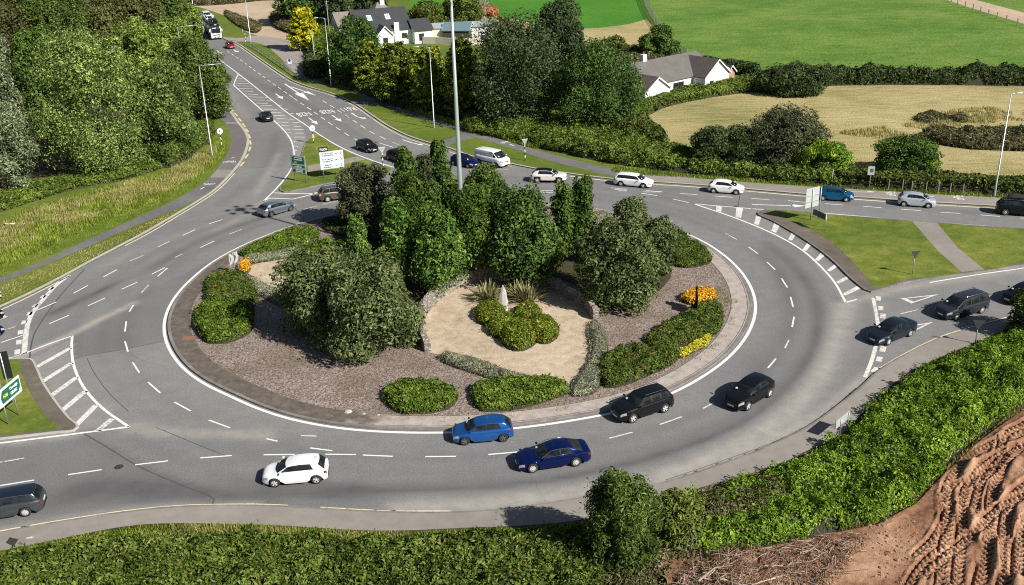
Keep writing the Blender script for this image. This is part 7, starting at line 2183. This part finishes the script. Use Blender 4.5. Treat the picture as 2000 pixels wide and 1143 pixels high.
def fence(px, spacing, h, label, pm, wires, wire_mat, mesh=None, pw=.1):
    P = spline(GL(px, .12), spacing); root = empty('fence', tuple(P[0]), 0, label, 'fence'); L_ = P - P[0]
    for p in L_: MB().box((p[0], p[1], h / 2 - .05), (pw, pw, h + .1)).build('post', pm, root)
    b = MB()
    for z in wires: b.tube([(p[0], p[1], z) for p in L_], .012 if mesh is None else .02, 4, cap=False)
    b.build('wire', wire_mat, root)
    if mesh:
        b = MB()
        for a, c in zip(L_[:-1], L_[1:]): b.add([(a[0], a[1], .05), (c[0], c[1], .05), (c[0], c[1], h - .05), (a[0], a[1], h - .05)], [(0, 1, 2, 3)])
        b.build('netting', mesh, root)
    return root


def netting():
    t = NT('wire_netting'); b = t.n('ShaderNodeBsdfPrincipled'); b.inputs['Base Color'].default_value = (.2, .26, .24, 1); b.inputs['Roughness'].default_value = .6
    tr = t.n('ShaderNodeBsdfTransparent'); ms = t.n('ShaderNodeMixShader'); ms.inputs[0].default_value = .38; t.l(tr.outputs[0], ms.inputs[1]); t.l(b.outputs[0], ms.inputs[2]); t.l(ms.outputs[0], t.out.inputs[0]); return t.mat


fence([(1254, -6), (1268, 26), (1284, 52), (1304, 82), (1322, 102), (1342, 116)], 4.0, 2.0, 'green grey netting fence running up between the two pastures', M_POST, [.1, 1.0, 1.95], M_GALV, netting())
fence([(1835, -6), (1870, 10), (1900, 20), (1930, 31), (1965, 43), (2010, 57)], 5.0, 1.5, 'timber post fence along the bare field at the top right', plain('timber_post', (.2, .16, .12), .9), [.5, .9, 1.3], M_GALV, None, .18)
fence([(1735, 371), (1762, 372.5), (1780, 374), (1808, 376), (1832, 377.5), (1855, 379), (1880, 380)], 2.9, 1.25, 'row of pale concrete fence posts in front of the roadside hedge', plain('concrete_post', (.22, .2, .17), .9), [.5, 1.0], plain('rusty_wire', (.08, .07, .06), .8), None, .09)
# litter on the verge
c = G(22, 446); b = MB(); rl_ = np.random.default_rng(2)
V = [(x + rl_.normal(0, .04), y + rl_.normal(0, .04), .12 + rl_.uniform(0, .12)) for x in (-.55, -.2, .15, .5) for y in (-.12, .12)]
b.add(V, [(i * 2, i * 2 + 1, i * 2 + 3, i * 2 + 2) for i in range(3)]); o = b.build('plastic_sheet', M_SWHITE); o.location = (c[0], c[1], .35); tag(o, 'crumpled white plastic sheet lying in the long dry grass', 'litter')

# ------------------------------------------------------------------ houses
M_RENDER = plain('white_render', (.78, .78, .76), .85, var=.06)
M_RENDER2 = plain('cream_render', (.6, .56, .47), .85, var=.1)


def roof_mat(name, c1, c2, su=6.0):
    t = NT(name); p = t.pos(True)
    br = t.n('ShaderNodeTexBrick'); br.inputs['Scale'].default_value = 1.6; br.inputs['Mortar Size'].default_value = .03
    br.inputs['Color1'].default_value = (*c1, 1); br.inputs['Color2'].default_value = (*c2, 1); br.inputs['Mortar'].default_value = (*[k * .45 for k in c1], 1)
    t.l(p, br.inputs['Vector']); k = t.noise(p, .8, 4)
    col = t.mix(k, br.outputs['Color'], tuple(x * 1.25 for x in c2)); t.bsdf(col, .8, 0, t.bump(br.outputs['Fac'], .4, .03)); return t.mat


M_TILE = roof_mat('grey_roof_tile', (.095, .088, .08), (.13, .12, .11)); M_TILE2 = roof_mat('brown_roof_tile', (.075, .06, .055), (.1, .082, .075)); M_SLATE = roof_mat('dark_slate', (.028, .03, .036), (.042, .044, .05)); M_OLDT = roof_mat('weathered_tile', (.16, .14, .12), (.22, .19, .16))
M_FASCIA = plain('white_fascia', (.7, .7, .7), .5); M_FRAME = plain('window_frame_dark', (.12, .08, .06), .5)
M_WGLASS = plain('window_glass', (.02, .024, .028), .08, 0, .5); M_SKYL = plain('rooflight_glass', (.35, .45, .48), .15)


class House:
    def __init__(s, o, u, name, label, cat='house'):
        s.o = np.array(o[:2]); s.u = np.array(u) / np.linalg.norm(u); s.v = np.array([s.u[1], -s.u[0]])
        if s.v @ -s.o < 0: s.v = -s.v
        s.root = empty(name, (s.o[0], s.o[1], .1), 0, label, cat)

    def P(s, x, y, z): q = s.u * x + s.v * y; return (q[0], q[1], z)

    def block(s, x0, x1, y0, y1, eave, ridge, along='u', wall=None, roof=None, over=.3, hip=0.0, wallname='wall'):
        """gabled block; x along u, y towards the viewer"""
        b = MB(); P = s.P
        base = [(x0, y0), (x1, y0), (x1, y1), (x0, y1)]
        V = [P(x, y, -.2) for x, y in base] + [P(x, y, eave) for x, y in base]; F = [(0, 1, 5, 4), (1, 2, 6, 5), (2, 3, 7, 6), (3, 0, 4, 7), (4, 5, 6, 7)]
        ym, xm = (y0 + y1) / 2, (x0 + x1) / 2
        if along == 'u':
            V += [P(x0, ym, ridge), P(x1, ym, ridge)]
            if not hip: F += [(7, 4, 8), (5, 6, 9)]
        else:
            V += [P(xm, y0, ridge), P(xm, y1, ridge)]
            if not hip: F += [(4, 5, 8), (6, 7, 9)]
        b.add(V, F); b.build(wallname, wall or M_RENDER, s.root)
        t = .14; r = MB(); fb = MB()
        if along == 'u':
            k = (ridge - eave) / ((y1 - y0) / 2); ez = eave - k * over
            h0 = hip
            quads = [[(x0 - over * (not hip), y1 + over, ez), (x1 + over * (not hip), y1 + over, ez), (x1 + over * (not hip) - h0, ym, ridge), (x0 - over * (not hip) + h0, ym, ridge)], [(x1 + over * (not hip), y0 - over, ez), (x0 - over * (not hip), y0 - over, ez), (x0 - over * (not hip) + h0, ym, ridge), (x1 + over * (not hip) - h0, ym, ridge)]]
            if hip: quads += [[(x1 + over, y1 + over, ez), (x1 + over, y0 - over, ez), (x1 - h0, ym, ridge)], [(x0 - over, y0 - over, ez), (x0 - over, y1 + over, ez), (x0 + h0, ym, ridge)]]; quads[0][0] = (x0 - over, y1 + over, ez); quads[0][1] = (x1 + over, y1 + over, ez); quads[1][0] = (x1 + over, y0 - over, ez); quads[1][1] = (x0 - over, y0 - over, ez)
        else:
            k = (ridge - eave) / ((x1 - x0) / 2); ez = eave - k * over
            quads = [[(x0 - over, y0 - over, ez), (x0 - over, y1 + over, ez), (xm, y1 + over, ridge), (xm, y0 - over, ridge)], [(x1 + over, y1 + over, ez), (x1 + over, y0 - over, ez), (xm, y0 - over, ridge), (xm, y1 + over, ridge)]]
        for q in quads:
            n = len(q); V = [P(x, y, z + .04) for x, y, z in q] + [P(x, y, z + t + .04) for x, y, z in q]
            r.add(V, [tuple(range(n))[::-1], tuple(range(n, 2 * n))] + [(i, (i + 1) % n, n + (i + 1) % n, n + i) for i in range(n)])
        ro = r.build('roof', roof or M_TILE, s.root)
        # barge boards on the gable that shows
        if along == 'v':
            for (xa, za), (xb, zb_) in (((x0 - over, ez), (xm, ridge)), ((xm, ridge), (x1 + over, ez))):
                fb.add([P(xa, y1 + over + .02, za - .05), P(xb, y1 + over + .02, zb_ - .05), P(xb, y1 + over + .02, zb_ + .22), P(xa, y1 + over + .02, za + .22)], [(0, 1, 2, 3)])
            fb.build('barge_board', M_FASCIA, s.root)
        elif not hip:
            for xx in (x0 - over - .02, x1 + over + .02):
                for (ya, za), (yb, zb_) in (((y0 - over, ez), (ym, ridge)), ((ym, ridge), (y1 + over, ez))):
                    fb.add([P(xx, ya, za - .05), P(xx, yb, zb_ - .05), P(xx, yb, zb_ + .22), P(xx, ya, za + .22)], [(0, 1, 2, 3)])
            fb.build('barge_board', M_FASCIA, s.root)
        return ro

    def rect(s, name, mat, x0, x1, z0, z1, y=None, x=None, y0=0, y1=0, parent=None):
        if y is not None: V = [s.P(x0, y, z0), s.P(x1, y, z0), s.P(x1, y, z1), s.P(x0, y, z1)]
        else: V = [s.P(x, y0, z0), s.P(x, y1, z0), s.P(x, y1, z1), s.P(x, y0, z1)]
        return MB().add(V, [(0, 1, 2, 3)]).build(name, mat, parent or s.root)

    def window(s, x0, x1, z0, z1, y, frame=None):
        w = s.rect('window', frame or M_FRAME, x0, x1, z0, z1, y=y + .03)
        m = (x0 + x1) / 2
        s.rect('pane', M_WGLASS, x0 + .08, m - .04, z0 + .08, z1 - .08, y=y + .05, parent=w); s.rect('pane', M_WGLASS, m + .04, x1 - .08, z0 + .08, z1 - .08, y=y + .05, parent=w)
        s.rect('sill', M_FASCIA, x0 - .1, x1 + .1, z0 - .12, z0, y=y + .07, parent=w)

    def box(s, name, mat, x, y, z, d, parent=None):
        q = s.P(x, y, z); return MB().box(q, d, atan2(s.u[1], s.u[0])).build(name, mat, parent or s.root)


# white bungalow: main range with two wings coming forward
A = G(1290, 197); B_ = G(1352, 182.5)
Hs = House(A, (B_ - A)[:2], 'bungalow', 'white bungalow with grey tiled roof and two gabled wings')
LU = float(np.linalg.norm((B_ - A)[:2]))
ro = Hs.block(-7, LU + 5.5, -8.5, 0, 2.9, 5.6, 'u', roof=M_TILE)
Hs.block(LU, LU + 6.2, -7, 2.6, 2.9, 5.3, 'v', roof=M_TILE2)
Hs.block(-6.4, -.6, -6, 2.4, 2.5, 4.4, 'v', roof=M_TILE2)
Hs.block(-5, 3, -17, -8, 2.8, 5.2, 'u', roof=M_TILE2)
Hs.window(3.0, 5.6, .9, 2.3, 0); Hs.window(.9, 1.9, .5, 2.3, 0); Hs.window(LU + 1.2, LU + 2.2, .8, 2.1, 2.6)
ch = Hs.box('chimney', M_RENDER, .5, -4.4, 6.0, (.9, .7, 1.6), ro); 
MB().lathe([(.1, 0), (.13, .4), (.11, .45)], n=8).build('chimney_pot', plain('clay_pot', (.35, .14, .08), .8), ro).location = Hs.P(.5, -4.4, 6.8)
q = Hs.P(1.6, -4.2, 0); MB().tube([(q[0], q[1], 5.5), (q[0], q[1], 7.2)], .03, 5).tube([(q[0] - .5, q[1], 7.1), (q[0] + .5, q[1], 7.1)], .02, 5).build('aerial', M_GALV, ro)
Hs.rect('downpipe', M_FASCIA, -.04, .04, 0, 2.7, y=.1)
# sheds behind
A = G(1400, 168); Hs = House(A, (.62, .78), 'garden_shed', 'dark roofed shed right of the bungalow, lower one', 'shed'); Hs.block(-2, 4, -5, 0, 2.1, 3.3, 'v', M_POST, M_SLATE)
A = G(1425, 160); Hs = House(A, (.62, .78), 'garden_shed', 'shed with pinkish gable right of the bungalow', 'shed'); Hs.block(-1.2, 1.8, -5, 0, 1.5, 2.6, 'v', plain('pink_render', (.36, .22, .17), .85), M_SLATE)
# slate house at the top
A = G(742, 91); B_ = G(806, 85)
Hs = House(A, (B_ - A)[:2], 'slate_house', 'large white house with dark slate roof and two rooflights'); LU = float(np.linalg.norm((B_ - A)[:2]))
ro = Hs.block(-4.5, LU, -11, 0, 3.3, 7.3, 'u', roof=M_SLATE)
Hs.block(LU, LU + 4.2, -4.5, 1.8, 2.9, 4.9, 'u', roof=M_SLATE)
Hs.block(-1.2, 2.4, -1, 2.6, 2.6, 4.4, 'v', roof=M_SLATE)
Hs.block(LU - 6, LU + 2, -22, -12, 3.2, 7.4, 'u', roof=M_OLDT, hip=3.5); Hs.block(LU - 13, LU - 6, -22, -14, 3.0, 5.6, 'u', roof=M_OLDT)
k = (7.3 - 3.3) / 5.5
for x in (-1.6, 2.6):
    V = [Hs.P(x + a, -3.1 + b_, 3.3 + k * (3.1 - b_) + .26) for a, b_ in ((0, .7), (1.1, .7), (1.1, -.7), (0, -.7))]
    f = MB().add(V, [(0, 1, 2, 3)]).build('rooflight', M_FASCIA, ro)
    V = [Hs.P(x + a, -3.1 + b_, 3.3 + k * (3.1 - b_) + .29) for a, b_ in ((.12, .55), (.98, .55), (.98, -.55), (.12, -.55))]
    o = MB().add(V, [(0, 1, 2, 3)]).build('pane', M_SKYL, ro)
Hs.box('chimney', M_RENDER, LU - 1.6, -16.5, 7.8, (1.0, .8, 2.2)); Hs.box('chimney', M_RENDER, LU - 3.6, .15, 2.6, (1.1, .5, 4.4))
Hs.window(LU - 2.4, LU - 1.2, 1.2, 2.4, 0); Hs.window(LU + 1.0, LU + 2.2, .6, 2.2, 1.8); Hs.window(.1, 1.2, .8, 2.1, 2.6)
A = G(818, 66); B_ = G(850, 66); Hs = House(A, (B_ - A)[:2], 'garage', 'flat-roofed white garage behind the slate house', 'garage'); Hs.block(0, 7.5, -7, 0, 2.6, 3.3, 'u', roof=M_SLATE, hip=2.5); Hs.window(1.5, 3.5, 1, 2.1, 0); Hs.rect('door', plain('grey_door', (.2, .2, .2), .5), 5, 7, 0, 2.1, y=.03)
A = G(866, 80); B_ = G(900, 80); Hs = House(A, (B_ - A)[:2], 'garden_shed', 'blue-roofed dark shed left of the mast', 'shed'); Hs.block(0, 6.0, -5, 0, 2.2, 3.6, 'u', plain('dark_boards', (.05, .045, .04), .8), plain('blue_felt', (.12, .19, .22), .7))
A = G(904, 77); B_ = G(945, 75); Hs = House(A, (B_ - A)[:2], 'outbuilding', 'long outbuilding with white doors and pale tin roof beside the mast', 'shed'); Hs.block(-7, 7.0, -8, 0, 2.6, 3.1, 'u', M_RENDER2, plain('tin_roof', (.42, .48, .5), .5, .2))
for x in (.3, 3.2): Hs.rect('door', M_FASCIA, x, x + 2.4, 0, 2.3, y=.04)
# low garden walls and water tank
b = MB(); P = spline(GL([(826, 86), (850, 87), (866, 88), (905, 90), (945, 88)], 0), 2); b.strip(P, -.1, .1, 0, 1.6); tag(b.build('garden_wall', M_RENDER2), 'low cream garden wall behind the conifer screen', 'wall')
c = G(1240, 150); b = MB().lathe([(0, 0), (.8, 0), (.8, 1.5), (.6, 1.75), (0, 1.8)], n=16); o = b.build('oil_tank', plain('tank_blue', (.05, .12, .16), .6)); o.location = (c[0], c[1], .1); tag(o, 'blue green oil tank left of the bungalow', 'tank')

# ------------------------------------------------------------------ camera, light
cam = bpy.data.cameras.new('camera'); co = link(bpy.data.objects.new('camera', cam)); SC.camera = co
cam.sensor_fit = 'HORIZONTAL'; cam.sensor_width = 36.0; cam.lens = 36.0 * CF / 2000.0; cam.clip_start = .5; cam.clip_end = 6000
Rm = Matrix(((_r[0], _u[0], -_f[0]), (_r[1], _u[1], -_f[1]), (_r[2], _u[2], -_f[2])))
co.matrix_world = Matrix.Translation((0, 0, CH)) @ Rm.to_4x4()
SUN_AZ = radians(141.0); SUN_EL = radians(37.0)
d = Vector((cos(SUN_AZ) * cos(SUN_EL), sin(SUN_AZ) * cos(SUN_EL), -sin(SUN_EL)))
sl = bpy.data.lights.new('sun', 'SUN'); sl.energy = 5.0; sl.angle = radians(.53); sl.color = (1.0, .95, .87)
so_ = link(bpy.data.objects.new('sun', sl)); so_.rotation_euler = d.to_track_quat('-Z', 'Y').to_euler(); so_.location = (60, -40, 80)
wd = bpy.data.worlds.new('World'); SC.world = wd; wd.use_nodes = True; nt = wd.node_tree; nt.nodes.clear()
sk = nt.nodes.new('ShaderNodeTexSky'); sk.sky_type = 'NISHITA'; sk.sun_disc = False; sk.sun_elevation = SUN_EL; sk.sun_rotation = atan2(-d.x, -d.y)
bg_ = nt.nodes.new('ShaderNodeBackground'); bg_.inputs[1].default_value = .045; ow = nt.nodes.new('ShaderNodeOutputWorld')
nt.links.new(sk.outputs[0], bg_.inputs[0]); nt.links.new(bg_.outputs[0], ow.inputs[0])
SC.view_settings.view_transform = 'Standard'; SC.view_settings.look = 'None'; SC.view_settings.gamma = 1; SC.view_settings.exposure = .5
SC.cycles.use_adaptive_sampling = True; SC.cycles.max_bounces = 6; SC.cycles.diffuse_bounces = 3; SC.cycles.transparent_max_bounces = 8
SC.cycles.use_denoising = False; SC.cycles.pixel_filter_type = 'BLACKMAN_HARRIS'; SC.cycles.filter_width = 1.1
